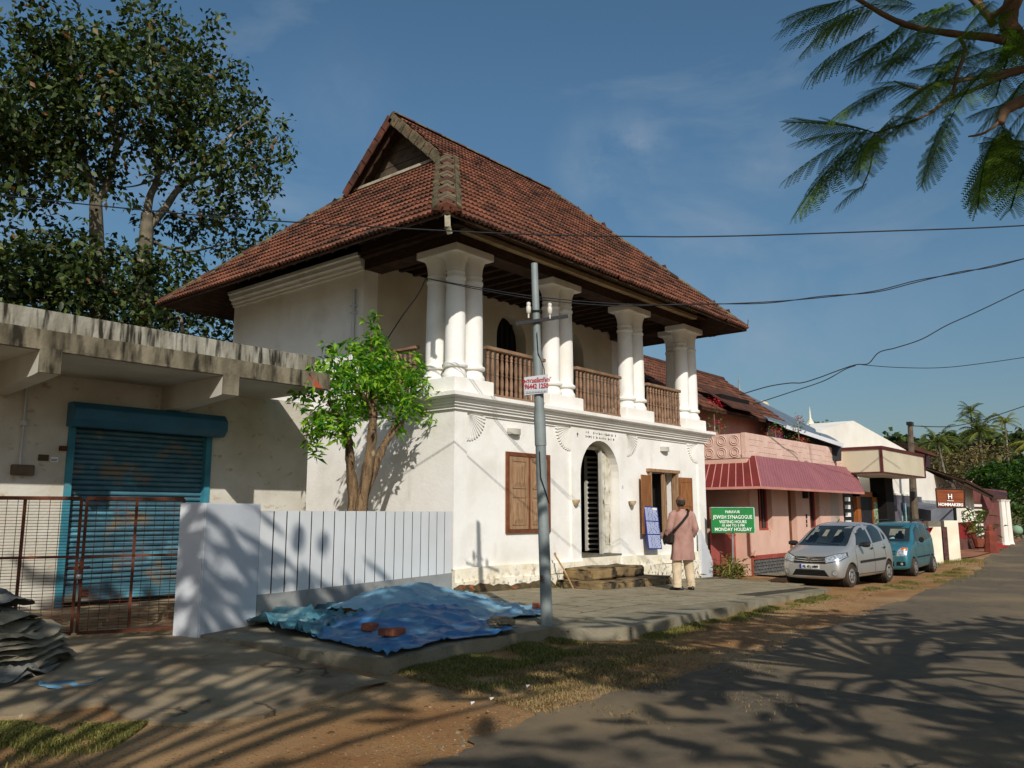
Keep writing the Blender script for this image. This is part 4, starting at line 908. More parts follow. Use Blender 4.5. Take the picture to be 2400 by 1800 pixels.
ol=[pt(760,1432),pt(860,1412),pt(925,1396),pt(1005,1378),pt(1085,1386),pt(1150,1410),pt(1275,1432),pt(1268,1446),pt(1160,1458),pt(1060,1462),pt(960,1465),pt(860,1462),pt(770,1455)]
def fill(ol,k=6,a=.03,rr=random.Random(2)):
    o=[]
    for (x0,y0),(x1,y1) in zip(ol,ol[1:]+ol[:1]):
        for i in range(k): t=i/k; o.append((x0+(x1-x0)*t+rr.uniform(-a,a),y0+(y1-y0)*t+rr.uniform(-a,a)))
    return o
m1=pt(1000,1425); m2=pt(930,1440)
cloth('tarpaulin',fill(ol),lambda x,y:.03+bump(x,y,-2.55,-1.75,1.75,1.15,.36,.2)+bump(x,y,-3.5,-1.6,1.3,.7,.12)+wr(x,y,.022,1.3,1),M_blue1,'pale faded blue tarpaulin draped over the larger sand heap by the white fence','tarpaulin')
ol2=[pt(640,1460),pt(760,1450),pt(800,1432),pt(870,1425),pt(960,1425),pt(1100,1455),pt(1215,1482),pt(1195,1490),pt(1040,1508),pt(907,1545),pt(790,1512),pt(690,1492)]
mc=pt(930,1470)
cloth('tarpaulin',fill(ol2),lambda x,y:.045+bump(x,y,mc[0]+.25,mc[1]+.1,1.15,.8,.19,.3)+bump(x,y,mc[0]+1.3,mc[1]-.1,.9,.45,.10,.3)+wr(x,y,.022,1.4,4)+(.03 if y>mc[1] else 0),M_blue2,'deep blue tarpaulin spread over the smaller heap in front on the pavement','tarpaulin')
ol3=[pt(570,1466),pt(640,1450),pt(700,1442),pt(800,1440),pt(870,1452),pt(860,1470),pt(780,1480),pt(740,1502),pt(650,1488)]
cloth('tarpaulin',fill(ol3),lambda x,y:.075+wr(x,y,.06,1.9,7)+bump(x,y,pt(690,1462)[0],pt(690,1462)[1],.5,.4,.14),M_teal,'crumpled teal and grey tarpaulin edge nearest the grey gate pillar','tarpaulin',res=.05)
cloth('sand',fill([pt(775,1440),pt(840,1436),pt(930,1438),pt(955,1448),pt(880,1458),pt(800,1456)]),lambda x,y:.10+bump(x,y,pt(860,1446)[0],pt(860,1446)[1],.9,.35,.09)+wr(x,y,.02,3,3),mat('orange building sand','BE8A4A','A8763C',8,.98,.5,60),'strip of orange sand showing between the blue tarpaulins','sand')
def brick(x,y,h,rot,label,l=.2,sc=1):
    bm=bmesh.new(); bmesh.ops.create_cube(bm,size=1); rr=random.Random(int(x))
    for v in bm.verts: v.co=Vector((v.co.x*l,v.co.y*.11,(v.co.z+.5)*.08))*sc+Vector((rr.uniform(-.01,.01),rr.uniform(-.01,.01),rr.uniform(-.006,.006)))
    bmesh.ops.bevel(bm,geom=bm.edges[:],offset=.012,segments=1,affect='EDGES')
    o=obj('brick',bm,M_brick,None); p=pt(x,y); o.location=(p[0],p[1],g(p[0])+h); o.rotation_euler=(.05,.08,rot); return tag(o,label,'brick','bricks weighing down the tarpaulins')
brick(866,1492,.07,.5,'single red brick lying on the blue tarpaulin, left of the broken pair',.22,1.15)
brick(905,1505,.07,1.4,'pale broken brick half touching a darker one on the blue tarpaulin',.16,1.15); brick(926,1506,.07,.2,'dark red brick at the right of the touching pair on the tarpaulin',.22,1.15)
brick(1264,1432,.02,1.2,'red brick standing just behind the foot of the steel pole',.16,1.3)
st_=rough(-.19,-.10,0,.19,.10,.12,9); o=obj('stone',st_,M_conc,None,smooth='all'); p=pt(1175,1478); o.location=(p[0],p[1],g(p[0])+.04); tag(o,'flat grey stone weighing down the blue tarpaulin near the pole','stone')
# ================= folded canvas sheets heaped at the left edge =================
def canvas(cx,cy,z,rx,ry,h,rot,m,label,seed,wave=.05,folds=5,tilt=0.):
    V=[];Fc=[];nr,na=16,56; rq=random.Random(int(seed*10)); nl_=max(3,folds)
    for L_ in range(nl_):
        f=L_/(nl_-1); ox,oy=rq.uniform(-.05,.05),rq.uniform(-.05,.05); k=1-.10*f+rq.uniform(-.07,.07); sd=seed+L_*.37; b0=len(V)
        for face in (0,1):
            for i in range(nr+1):
                for j_ in range(na):
                    e=i/nr; th=2*math.pi*j_/na; c,s_=math.cos(th),math.sin(th); q=1/((abs(c)**4+abs(s_)**4)**.25); rad=e*q*k*(1+.05*math.sin(3*th+sd)+.03*math.sin(8*th+sd*3))
                    x=rad*c*rx+ox; y=rad*s_*ry+oy
                    big=mn.noise(Vector((x*2.2+seed,y*2.2,f*.6+seed)))*wave*2.2; cr=max(0,1-abs(mn.noise(Vector((x*2.5+seed*2,y*3.5+x,sd*.3))))*7)**1.5*wave*.6
                    zz=-h+2*h*f+big+cr-.55*h*e**5-(.020 if face else 0)*(1-e**8)+tilt*x+.006*math.sin(7*th+sd)*e**3
                    V.append((x,y,zz+h))
        M2=(nr+1)*na
        for face in (0,1):
            for i in range(nr):
                for j_ in range(na):
                    a=b0+face*M2+i*na+j_; b=b0+face*M2+i*na+(j_+1)%na; Fc.append((a,b,b+na,a+na) if face==0 else (a,a+na,b+na,b))
        for j_ in range(na): a=b0+nr*na+j_; b=b0+nr*na+(j_+1)%na; Fc.append((a,b,b+M2,a+M2))
    bm=MB(); bm.v=V; bm.f=Fc
    o=obj('folded_canvas',bm,m,None,smooth='all'); o.location=(cx,cy,z-.12); o.rotation_euler=(0,0,rot); return tag(o,label,'folded canvas','canvas sheets heaped by the gate')
hx,hy=PZ(20,1600,-.13)[:2]; hx+=.05; hy+=.25
canvas(hx-.10,hy-.12,-.0,.62,.36,.11,.6,M_canvas2,'crumpled grey canvas sheet at the very bottom front of the heap',1.3,.07,4)
canvas(hx+.02,hy+.28,.0,.72,.5,.14,.75,M_canvas,'brown canvas sheet underneath in the lower middle of the heap',2.1,.06,3)
canvas(hx-.0,hy+.15,.20,.66,.42,.13,.7,M_canvas,'khaki canvas with stacked fold edges in the middle of the heap',3.7,.04,7)
canvas(hx-.14,hy+.18,.42,.52,.40,.10,.8,M_canvas,'khaki canvas with bundled corners above the fold edges of the heap',4.4,.06,3)
canvas(hx-.30,hy+.25,.60,.58,.44,.11,.7,M_canvas2,'grey canvas sheet draped on top of the heap by the wire gate',5.9,.05,2,-.22)
canvas(hx-.52,hy+.30,.90,.22,.16,.06,.7,M_teal,'small dark teal bundle crowning the canvas heap at the picture edge',6.2,.03,2)
p=PZ(165,1617,-.15); cloth('tarpaulin',fill([(p[0]-.22,p[1]-.06),(p[0]+.12,p[1]-.10),(p[0]+.30,p[1]+.02),(p[0]+.16,p[1]+.16),(p[0]-.2,p[1]+.22)],4,.02),lambda x,y:-.085+wr(x,y,.02,3,2),M_blue1,'scrap of light blue tarpaulin at the foot of the canvas heap','tarpaulin',res=.03)
# ================= pink house =================
PYW=-.55
PH=thing('pink_house','pink shop house with a maroon ribbed awning and clay tiled upper roof','building',(16,PYW,-.42))
mp_=mat('salmon pink wall','DDB6A3','D2A995',1.5,.9,.12,20,c3='B98A72',scale3=2.5,thr=(.64,.8))
mpar=mat('pink textured parapet','DABBAC','CEAD9C',3,.92,.5,12,c3='8C6A5A',scale3=2.2,thr=(.62,.76),stretch3=(1,1,.2))
mred=mat('oxide red border','A04E42','8A4036',3,.8)
mgd=mat('grey stone dado tile','6C6A68','55534F',9,.85,.3,40)
mdk=mat('dark window timber','3A2620','2A1B17',3,.7)
# x positions of openings on the front wall
ops=[(12.69,13.72,.93,2.35,'w'),(15.02,15.70,-.45,2.35,'d'),(16.89,17.85,.93,2.35,'w')]
wl=MB(); x=12.0
for a,b,z0,z1,k in ops:
    wl.box(x,PYW,-.6,a,PYW+.3,3.2); wl.box(a,PYW,z1,b,PYW+.3,3.2)
    if k=='w': wl.box(a,PYW,-.6,b,PYW+.3,z0)
    x=b
wl.box(x,PYW,-.6,20.3,PYW+.3,3.2)
obj('front_wall',wl,mp_,PH); obj('side_wall',MB().box(12.0,PYW+.3,-.6,12.3,6,3.2),mp_,PH)
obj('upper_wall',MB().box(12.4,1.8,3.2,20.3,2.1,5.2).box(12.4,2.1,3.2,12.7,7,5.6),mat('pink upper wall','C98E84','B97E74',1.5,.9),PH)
for a,b,z0,z1,k in ops:
    if k=='w':
        f=obj('window',MB().box(a,PYW+.16,z0,a+.07,PYW+.24,z1).box(b-.07,PYW+.16,z0,b,PYW+.24,z1).box((a+b)/2-.035,PYW+.16,z0,(a+b)/2+.035,PYW+.24,z1).box(a,PYW+.14,z0-.01,b,PYW+.25,z0+.06),mred,PH)
        obj('pane',MB().box(a+.07,PYW+.2,z0+.06,(a+b)/2-.035,PYW+.21,z1),mat('dim glass','2A2F33','1E2226',2,.15,spec=.6),f); obj('pane',MB().box((a+b)/2+.035,PYW+.2,z0+.06,b-.07,PYW+.21,z1),MATS['dim glass'],f)
        for j in range(3): obj('window_bar',MB().box(a+.18+.25*j,PYW+.17,z0,a+.205+.25*j,PYW+.19,z1),mdk,f)
    else:
        obj('door',MB().box(a,PYW+.18,z0,b,PYW+.23,z1),mat('varnished brown door','7A4A24','5A351A',3,.5,stretch=(8,8,.6),spec=.5),PH)
obj('side_door',MB().box(18.95,PYW-.004,-.5,19.85,PYW+.02,2.2),mat('plain greyish door','B9A79A','A99688',1,.6),PH)
obj('dado_border',MB().box(12.0,PYW-.06,.09,15.0,PYW-.001,.21).box(12.0,PYW-.05,-.5,12.09,PYW-.001,.09),mred,PH)
# dado of small grey tiles laid as separate pieces
tb_=None; 
for j in range(6):
    for i in range(14):
        xx=12.11+.205*i+(.1 if j%2 else 0); zz=-.5+.098*j
        if xx>14.85: continue
        if tb_ is None: 
            tb_=obj('dado_tile',MB().prism([(0,0,0),(.17,0,.012),(.195,0,.045),(.17,0,.08),(0,0,.088),(.03,0,.045)],(0,-.03,0)),mgd,PH,local=True); tb_.location=(xx-16,-.002,zz+.42)
        else: copy_at(tb_,(xx-16,-.002,zz+.42),PH)
obj('dado_base',MB().box(12.09,PYW-.006,-.55,15.0,PYW-.0,.09),mat('dark dado backing','3B3936',None),PH)
obj('parapet',MB().box(11.98,PYW-.02,3.08,20.9,PYW+.16,3.86).box(11.98,PYW+.16,3.08,12.16,4,3.84),mpar,PH,bevel=.02)
# moulded circles on the side parapet
for i in range(5):
    for j in range(2):
        yy=-.2+.42*i; zz=3.28+.36*j; b=MB()
        for rr_ in (.15,.09):
            pts=[(11.97,yy+rr_*math.cos(t),zz+rr_*math.sin(t)) for t in np.linspace(0,2*math.pi,15)]; b.tube(pts,.014,4,False)
        obj('ring_moulding',b,mpar,PH)
for k in range(23):
    for j in range(4):
        if (k*7+j*3)%5==0: continue
        obj('parapet_tile',MB().box(12.15+.36*k,PYW-.03,3.13+.18*j,12.15+.36*k+.335,PYW-.019,3.13+.18*j+.155),mpar,PH)
# awning: sloping ribbed sheet returning round the corner
at=[(12.3,-.7,3.16),(21.2,-.7,3.16)]; ab=[(10.95,-1.42,2.20),(20.0,-1.42,2.20)]
maw=mat('maroon awning sheet','9A6165','8B5558',1.2,.6,.05,10,spec=.4); maw2=mat('awning pale seam','C98C7E','B87A6E',2,.6)
A0,A1=Vector(at[0]),Vector(at[1]); B0,B1=Vector(ab[0]),Vector(ab[1])
ns=44
AW=thing('awning','maroon ribbed metal awning along the front of the pink house','awning',(15.5,-1.4,2.2))
for k in range(ns):
    a=A0.lerp(A1,k/ns); b=A0.lerp(A1,(k+1)/ns-.002); c=B0.lerp(B1,(k+1)/ns-.002); d=B0.lerp(B1,k/ns)
    obj('awning_panel',MB().prism([a,b,c,d],(0,.012,.012)),maw,AW)
rb=MB()
for k in range(ns+1):
    a=A0.lerp(A1,k/ns); d=B0.lerp(B1,k/ns); rb.bar(a+Vector((0,-.01,0)),d+Vector((0,-.01,0)),.03,.02)
obj('rib',rb,mat('awning rib','946063','85565A',2,.6),AW,kind='stuff')
C0=Vector((12.3,2.6,3.16)); D0=Vector((10.95,2.6,2.20))
mas=mat('dark red awning side','7C302D','6C2826',1.2,.6)
for k in range(16):
    a=A0.lerp(C0,k/16); b=A0.lerp(C0,(k+1)/16-.003); c=B0.lerp(D0,(k+1)/16-.003); d=B0.lerp(D0,k/16)
    obj('awning_panel',MB().prism([a,b,c,d],(.012,0,.012)),mas,AW)
    obj('seam',MB().bar(a+Vector((-.012,0,0)),d+Vector((-.012,0,0)),.025,.02),maw2,AW)
obj('awning_lip',MB().bar(B0+Vector((-.02,-.01,-.03)),B1+Vector((0,-.01,-.03)),.03,.07).bar(B0+Vector((-.02,0,-.03)),D0+Vector((-.02,0,-.03)),.03,.07),maw2,AW)
obj('awning_end',MB().prism([A1,B1,Vector((20.0,-.56,2.2))],(.012,0,0)),maw,AW)
solo('alley_awning',MB().prism([(10.5,1.0,2.95),(11.9,1.0,3.25),(11.9,4.0,3.45),(10.5,4.0,3.15)],(0,0,.03)),mat('orange red sheet','C2563A','B04B33',2,.7),'small orange red sheet canopy over the alley beside the gatehouse','canopy')
# red alley gate
AG=thing('alley_gate','faded red double sheet metal gate across the narrow alley','gate',(11.2,-.1,-.33))
mg=mat('faded red gate sheet','A9574E','96483F',2,.75,.2,20,c3='7A3028',scale3=5,thr=(.62,.72))
for a,b in ((10.42,11.20),(11.22,11.98)):
    lf=obj('gate_leaf',MB().box(a,-.1,-.02,b,-.07,1.62),mg,AG); obj('stiffener',MB().box(a,-.12,.80,b,-.101,.84),mg,lf)
    for k in range(5): obj('lower_bar',MB().box(a,-.1,-.30+.055*k,b,-.08,-.285+.055*k),mg,lf)
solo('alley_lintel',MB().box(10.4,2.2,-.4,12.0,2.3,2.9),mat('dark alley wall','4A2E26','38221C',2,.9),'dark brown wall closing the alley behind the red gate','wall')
# grey drain pipe with a bend beside the gate
solo('waste_pipe',MB().tube([(11.9,-.62,2.3),(11.9,-.62,.35),(11.93,-.64,.25),(12.02,-.66,.22),(12.1,-.66,.26),(12.12,-.66,.36)],.035,8),mat('pink painted pipe','C99F8D','B78B78',2,.7),'salmon painted waste pipe with a hooked end on the pink house corner','pipe',smooth=True)
# wall meter and switch on pink wall
obj('meter_box',MB().box(16.3,PYW-.09,1.95,16.62,PYW,2.28),mat('black meter box','242426',None),PH)
obj('house_number',MB().box(16.5,PYW-.02,1.28,16.6,PYW,1.42).box(16.5,PYW-.02,1.12,16.58,PYW,1.24).box(16.5,PYW-.02,1.0,16.57,PYW,1.09),MATS['black meter box'],PH)
# stacked newspapers / magazines clipped to a dark stand
NS=thing('magazine_rack','black rack with a column of white magazines by the shop front','rack',(20.5,-.5,-.45))
obj('back_board',MB().box(20.05,-.5,.6,20.35,-.44,2.2).box(20.35,-.5,-.4,21.6,-.44,2.6),M_dark2,NS)
for k in range(6): obj('magazine',MB().box(20.55,-.56,.45+.29*k,21.1,-.52,.60+.29*k),M_white,NS)
# wooden shop front under the canopy
WS=thing('timber_shopfront','orange brown timber shop door under the cream canopy','shop front',(23,-.5,-.45))
mt=mat('varnished orange timber','B06A30','8A4E22',3,.5,stretch=(6,6,.6))
obj('frame',MB().box(21.9,-.55,-.45,22.35,-.4,2.3).box(23.9,-.55,-.45,24.5,-.4,2.3).box(21.9,-.55,2.1,24.5,-.38,2.3),mt,WS); obj('door_glass',MB().box(22.35,-.5,-.45,23.9,-.45,2.1),M_dark2,WS); obj('poster_strip',MB().box(23.95,-.58,.2,24.4,-.552,1.9),mat('floral strip','A9B59A','4E6A48',9,.7),WS); obj('black_wall',MB().box(24.5,-.9,-.45,25.6,-.3,3.0),M_black,WS)
# metal shade with scallops behind the parapet, grey sheet roof
GR=thing('grey_sheet_roof','low grey metal sheet roof with a pale gutter behind the pink parapet','roof',(20,3,3.6))
a=[PD(1850,1005,31),PD(2085,1045,31),PD(2060,1020,38),PD(1850,900,38)]
obj('sheet',MB().prism([Vector(PD(1800,985,30)),Vector(PD(1974,1044,30)),Vector(PD(1955,1030,34)),Vector(PD(1839,976,38)),Vector(PD(1700,901,42)),Vector(PD(1650,900,40))],(0,0,.05)),mat('grey metal sheet','7D8790','69737C',2,.5,metal=.3),GR)
obj('gutter',MB().bar(PD(1842,1000,29.9),PD(1976,1044,29.9),.10,.14),M_grayw,GR)
obj('wall_below',MB().prism([Vector(PD(1800,985,30.3)),Vector(PD(1842,1003,30.3)),Vector(PD(1972,1046,30.3)),Vector(PD(1972,1080,30.3)),Vector(PD(1800,1060,30.3))],(.2,.2,0)),M_dark2,GR)
# pink house clay roof, upper storey
def clayroof(name,eL,eR,rR,rL,m,parent,rows=None):
    """corrugated courses of tiles on a quad: eave left/right, ridge right/left"""
    eL,eR,rR,rL=map(Vector,(eL,eR,rR,rL)); obj(name,MB().prism([eL,eR,rR,rL],(0,0,-.06)),M_wood,parent)
    n=rows or int(((rL-eL).length)/.34); n2=(eR-eL).cross(rL-eL).normalized(); n2=n2 if n2.z>0 else -n2
    V=[];Fa=[];T=[]; r=random.Random(8)
    for j in range(n):
        a=eL.lerp(rL,j/n); b=eR.lerp(rR,j/n); c=eL.lerp(rL,(j+1.1)/n); d=eR.lerp(rR,(j+1.1)/n); m_=max(4,int((b-a).length/.06)); k0=len(V)
        for i in range(m_+1):
            t=i/m_; w_=.02*math.cos((a.lerp(b,t)-eL).length/.12*2*math.pi)
            V.append(a.lerp(b,t)+n2*(.055+w_)); V.append(c.lerp(d,t)+n2*(.02+w_)); V.append(a.lerp(b,t)+n2*.01)
        tt_=r.random()
        for i in range(m_):
            q=k0+3*i; Fa.append((q,q+3,q+4,q+1)); Fa.append((q+2,q+5,q+3,q))
            if i%4==0: tt_=r.random()
            T+= [tt_,tt_]
    mb=MB(); mb.v=[tuple(v) for v in V]; mb.f=Fa
    return obj('tile_courses',mb,m,parent,tint=T,kind='stuff',recalc=False)
UR_e0=Vector(PY(1590,945,1.0)); 
eL=Vector(PY(1500,905,1.3)); eR=Vector(PY(1848,998,1.3)); ridL=Vector(PY(1498,832,4.3)); ridR=Vector(PY(1740,937,4.3))
ridR=Vector(PY(1694,890,4.6)); ridL=Vector((12.0,4.6,ridR.z)); eR=Vector(PY(1853,998,1.2)); eL=Vector((11.0,1.2,eR.z))
clayroof('roof',eL,eR,ridR,ridL,M_tilefar,PH)
ridge_=obj('ridge_cap',MB().tube([ridL,ridR],.12,6),M_tilefar,PH)
clayroof('roof_side',Vector((11.0,8.2,4.85)),eL,ridL,Vector((12.2,4.9,7.2)),M_tilefar,PH)
obj('terrace_slab',MB().box(12.2,PYW+.17,3.16,20.2,1.8,3.28),M_conc,PH)
obj('dormer_flap',MB().prism([(14.3,.9,4.95),(16.9,.9,4.95),(16.9,2.1,5.8),(14.3,2.3,5.9)],(0,0,.05)),M_tilefar,PH)
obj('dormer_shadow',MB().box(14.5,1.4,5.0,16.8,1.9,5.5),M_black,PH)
# temple spire
TS=thing('temple_spire','white pointed temple spire rising behind the grey roof','spire',PD(1901,1010,60))
ts=PD(1901,1020,60); mpx=60/F
obj('spire',MB().lathe([(.62,0),(.60,.2),(.50,.35),(.36,.7),(.20,1.0),(.11,1.2),(.08,1.25),(.06,1.7),(.01,2.1)],tuple(ts),8),mat('temple white','E6E0CC','D0C8B0',2,.8),TS)
for k in range(4): 
    a=k*math.pi/2+.5; obj('finial',MB().lathe([(.12,0),(.14,.2),(.05,.4),(0,.6)],(ts[0]+.55*math.cos(a),ts[1]+.55*math.sin(a),ts[2]+.1),6),MATS['temple white'],TS)
obj('temple_body',MB().box(ts[0]-.6,ts[1]-.6,ts[2]-6,ts[0]+.6,ts[1]+.6,ts[2]),MATS['temple white'],TS)
t2=PD(1733,922,50); solo('roof_finial',MB().lathe([(.18,-.2),(.2,0),(.08,.3),(.03,1.0),(0,1.3)],tuple(t2),8),M_steel,'tiny grey finial above the far end of the brown tiled roof','finial')
t3=PD(1786,950,45); solo('pale_dormer',MB().lathe([(.42,0),(.42,.25),(.3,.5),(0,.62)],tuple(t3-np.array([0,0,.35])),10),mat('pale tan plaster','C9B48C',None,2,.9),'small rounded tan vent on the grey sheet roof','vent')
# cream canopy box
CC=thing('canopy_box','cream box canopy with maroon trim over the timber shop front','canopy',(23.4,-1.3,2.92))
mc_=mat('cream cladding sheet','D3C7AC','C8BBA0',1,.6,.05,10); mtr=mat('maroon trim','5E2A28','4E2220',2,.6)
cx0,cx1,cy=20.4,26.3,-2.0
obj('cladding',MB().box(cx0,cy,2.95,cx1,-.3,3.80),mc_,CC)
obj('soffit',MB().box(cx0+.02,cy+.02,2.90,cx1-.02,-.3,2.948),M_white,CC)
obj('trim',MB().box(cx0-.05,cy-.05,3.80,cx1+.05,-.3,3.90).box(cx0-.04,cy-.04,2.95,cx0+.04,cy+.04,3.80).box(cx1-.04,cy-.04,2.95,cx1+.04,cy+.04,3.80).box(cx0-.03,cy-.03,2.90,cx1+.03,cy+.02,2.96).box(cx0-.03,cy+.02,2.90,cx0+.02,-.3,2.96),mtr,CC)
# small plants in pots and flowers on the pink parapet
mfl=leafmat('parapet plant leaves','3F5A22','6E8A34'); mrd=leafmat('red ixora petals','B3122A','D8304A',None,.3); mpk=leafmat('pink petals','C02A80','E04FA0',None,.3)
for (x,y,D,sz,lab,red,st) in ((1672,940,20.5,.26,'tall potted ixora with deep red flower heads by the far column',1,1.3),(1684,985,20.5,.2,'shorter potted ixora with red heads at the corner of the parapet',1,.5),(1798,1013,24,.16,'pale red flowering pot plant on the pink parapet',1,.35),(1818,1018,24.5,.2,'magenta bougainvillea in a pot on the pink parapet',2,.35),(1816,1004,25.5,.22,'red flowering plant behind the magenta pot',1,.6),(1869,980,25.5,.16,'leggy red flowering plant leaning over the parapet',1,1.1),(1867,1031,25,.22,'left red flower pot of the row of three on the parapet',1,.4),(1880,1032,25.4,.24,'middle red flower pot of the row of three on the parapet',1,.4),(1901,1033,25.8,.24,'right red flower pot of the row of three on the parapet',1,.4)):
    p=PY(x,y,1.3 if x<1700 else .05); st=float(p[2])-3.30; T_=thing('potted_plant',lab,'potted plant',(p[0],p[1],p[2]-st),group='flower pots on the pink parapet')
    obj('stem',MB().tube([p-np.array([0,0,st-.15]),p-np.array([.05,.03,st*.5]),p],.02,5),M_bark2,T_)
    obj('pot',MB().lathe([(.10,0),(.15,.2),(.16,.22)],(p[0],p[1],3.28),8),mat('terracotta pot','8E5138','7A4330',3,.9),T_)
    leaves('leaf_cluster',clump_points([(p-np.array([0,0,sz*.9]),(sz*.8,sz*.8,sz*.9))],900),.10,mfl,T_)
    leaves('flower_head',clump_points([(p+np.array([0,0,0]),(sz,sz,sz*.6)),(p+np.array([sz*.6,-sz*.5,-sz*.6]),sz*.5)],2600,.1,8),.055,mrd if red==1 else mpk,T_)
# ================= white gabled buildings further on =================
WB=thing('white_gabled_house','large white rendered house with a shallow gable beyond the canopy','building',(29,1,-.45))
mwh=mat('bright white render','EDE8DC','E4DDCF',1,.9,.1,10)
q=[PY(1925,1024,1.0),PY(2000,986,1.0),PY(2136,1062,1.0)]; 
obj('gable_wall',MB().prism([Vector((q[0][0]-1.5,1.0,-.6)),Vector((q[0][0]-1.5,1.0,q[0][2])),Vector(q[1]),Vector(q[2]),Vector((q[2][0],1.0,-.6))],(0,8,0)),mwh,WB)
obj('lower_wall',MB().prism([(26.4,-.35,-.6),(26.4,-.35,2.8),(26.4,-.35,3.62),tuple(PY(2172,1104,-.35)),tuple(PY(2242,1140,-.35)),(float(PY(2242,1140,-.35)[0]),-.35,-.6)],(0,3,0)),mwh,WB)
obj('string_course',MB().box(26.4,-.42,2.25,31.0,-.35,2.33),mwh,WB)
# large grey and white wall poster of interiors
PO2=thing('wall_poster','grey photographic shop poster of furniture on the white wall','poster',(29.5,-.45,.5))
pa=PY(2078,1160,-.45); pb_=PY(2160,1172,-.45); pc_=PY(2201,1174,-.45)
obj('poster_sheet',MB().box(pa[0],-.46,-.3,pb_[0],-.43,pa[2]),mat('poster dark grey','4A4A52','6E6A70',2.2,.5,detail=1),PO2)
obj('poster_sheet',MB().box(pb_[0]+.1,-.46,-.3,pc_[0],-.43,pa[2]-.15),mat('poster pale grey','A9AAA8','8C908E',2.2,.5,detail=1),PO2)
X0=pa[0]; Wd=pb_[0]-pa[0]
for u0,u1,z0,z1 in ((.38,.52,-.2,.75),(.40,.50,.75,1.2),(.36,.54,1.0,1.35),(.42,.5,1.35,1.9),(.72,.76,.5,1.25),(.68,.8,.1,.4)): obj('printed_shape',MB().box(X0+Wd*u0,-.464-.0004*z1,z0,X0+Wd*u1,-.4605,z1),mat('poster teal print','7FB0B0','A9CCC8',6,.5),PO2)
solo('red_boundary_post',MB().box(float(PY(2182,1200,-.6)[0])-.9,-.62,-.5,float(PY(2182,1200,-.6)[0]),-.4,1.05),mat('orange red paint','B8442E','A63C28',2,.7),'orange red painted wall end beside the shop poster','wall')
# utility pole behind the canopy
up_=PY(2146,1230,-1.0); ut=PD(2133,992,float((up_-CAM)@fh))
UP=thing('concrete_pole','old brown utility pole behind the cream canopy','utility pole',(up_[0],up_[1],g(up_[0])))
obj('shaft',MB().tube([(up_[0],up_[1],-.6),(up_[0]-.1,up_[1],1.5),tuple(ut)],[.19,.17,.11],10),mat('dirty concrete pole','6A5D4C','4E453A',4,.9,.3,20,c3='7FA05A',scale3=.9,thr=(.62,.68)),UP)
obj('pole_cap',MB().box(ut[0]-.25,ut[1]-.1,ut[2]-.1,ut[0]+.2,ut[1]+.1,ut[2]+.05),M_wire,UP); obj('fuse_box',MB().box(up_[0]-.5,up_[1]-.15,2.1,up_[0]-.25,up_[1],2.4),M_wire,UP)
# dark first floor structure behind the canopy
DB=thing('dark_timber_upper_floor','dark wooden upper storey with a sloping roof behind the cream canopy','building',PD(2160,1120,42))
b1=PD(2138,1062,44);b2=PD(2180,1070,44);b3=PD(2182,1118,44);b4=PD(2138,1100,44)
obj('wall',MB().prism([Vector(b1),Vector(b2),Vector(b3),Vector(b4)],(.6,.5,0)),mat('purple brown timber','3A2A30','2A2026',2,.8),DB)
obj('roof',MB().prism([Vector(PD(2138,1040,43)),Vector(PD(2196,1066,43)),Vector(PD(2198,1071,43)),Vector(PD(2138,1052,43))],(1.5,1.5,.3)),M_tilefar,DB)
# driveway walls with dark gate and grey canvas car cover
def wpan(x0,x1,yt,yb,D,label,name='gate_wall'):
    a=Vector(PD(x0,yb,D)); b=Vector(PD(x1,yb+4,D)); zt=float(PD(x0,yt,D)[2]); a.z=b.z=-.6
    d=(b-a); q=MB().prism([a,b,b+Vector((fh[0],fh[1],0))*.3,a+Vector((fh[0],fh[1],0))*.3],(0,0,zt+.6))
    return solo(name,q,mat('cream white gate wall','EBE4D0','DED4BA',2,.9),label,'wall')
wpan(2181,2210,1221,1290,32,'left cream boundary wall block beside the dark driveway gate'); wpan(2218,2251,1220,1290,34,'right cream boundary wall block before the red fronted house')
a=PD(2208,1235,33.5); b=PD(2219,1232,33.5); solo('driveway_gate',MB().prism([(a[0],a[1],-.45),(b[0],b[1],-.45),(b[0],b[1],a[2]),(a[0],a[1],a[2])],(.05,.05,0)),mat('dark red slat gate','3C2020','5A3A36',8,.7),'narrow dark red gate between two cream wall blocks','gate')
tp=[Vector(PD(2182,1196,36)),Vector(PD(2200,1188,36)),Vector(PD(2222,1186,36)),Vector(PD(2238,1200,36)),Vector(PD(2240,1225,36)),Vector(PD(2182,1225,36))]
solo('grey_canvas_cover',MB().prism(tp,(1.5,1.5,.2)),mat('grey cloth cover','6E7178','5D6067',2,.9),'grey canvas awning stretched behind the cream boundary walls','canvas')
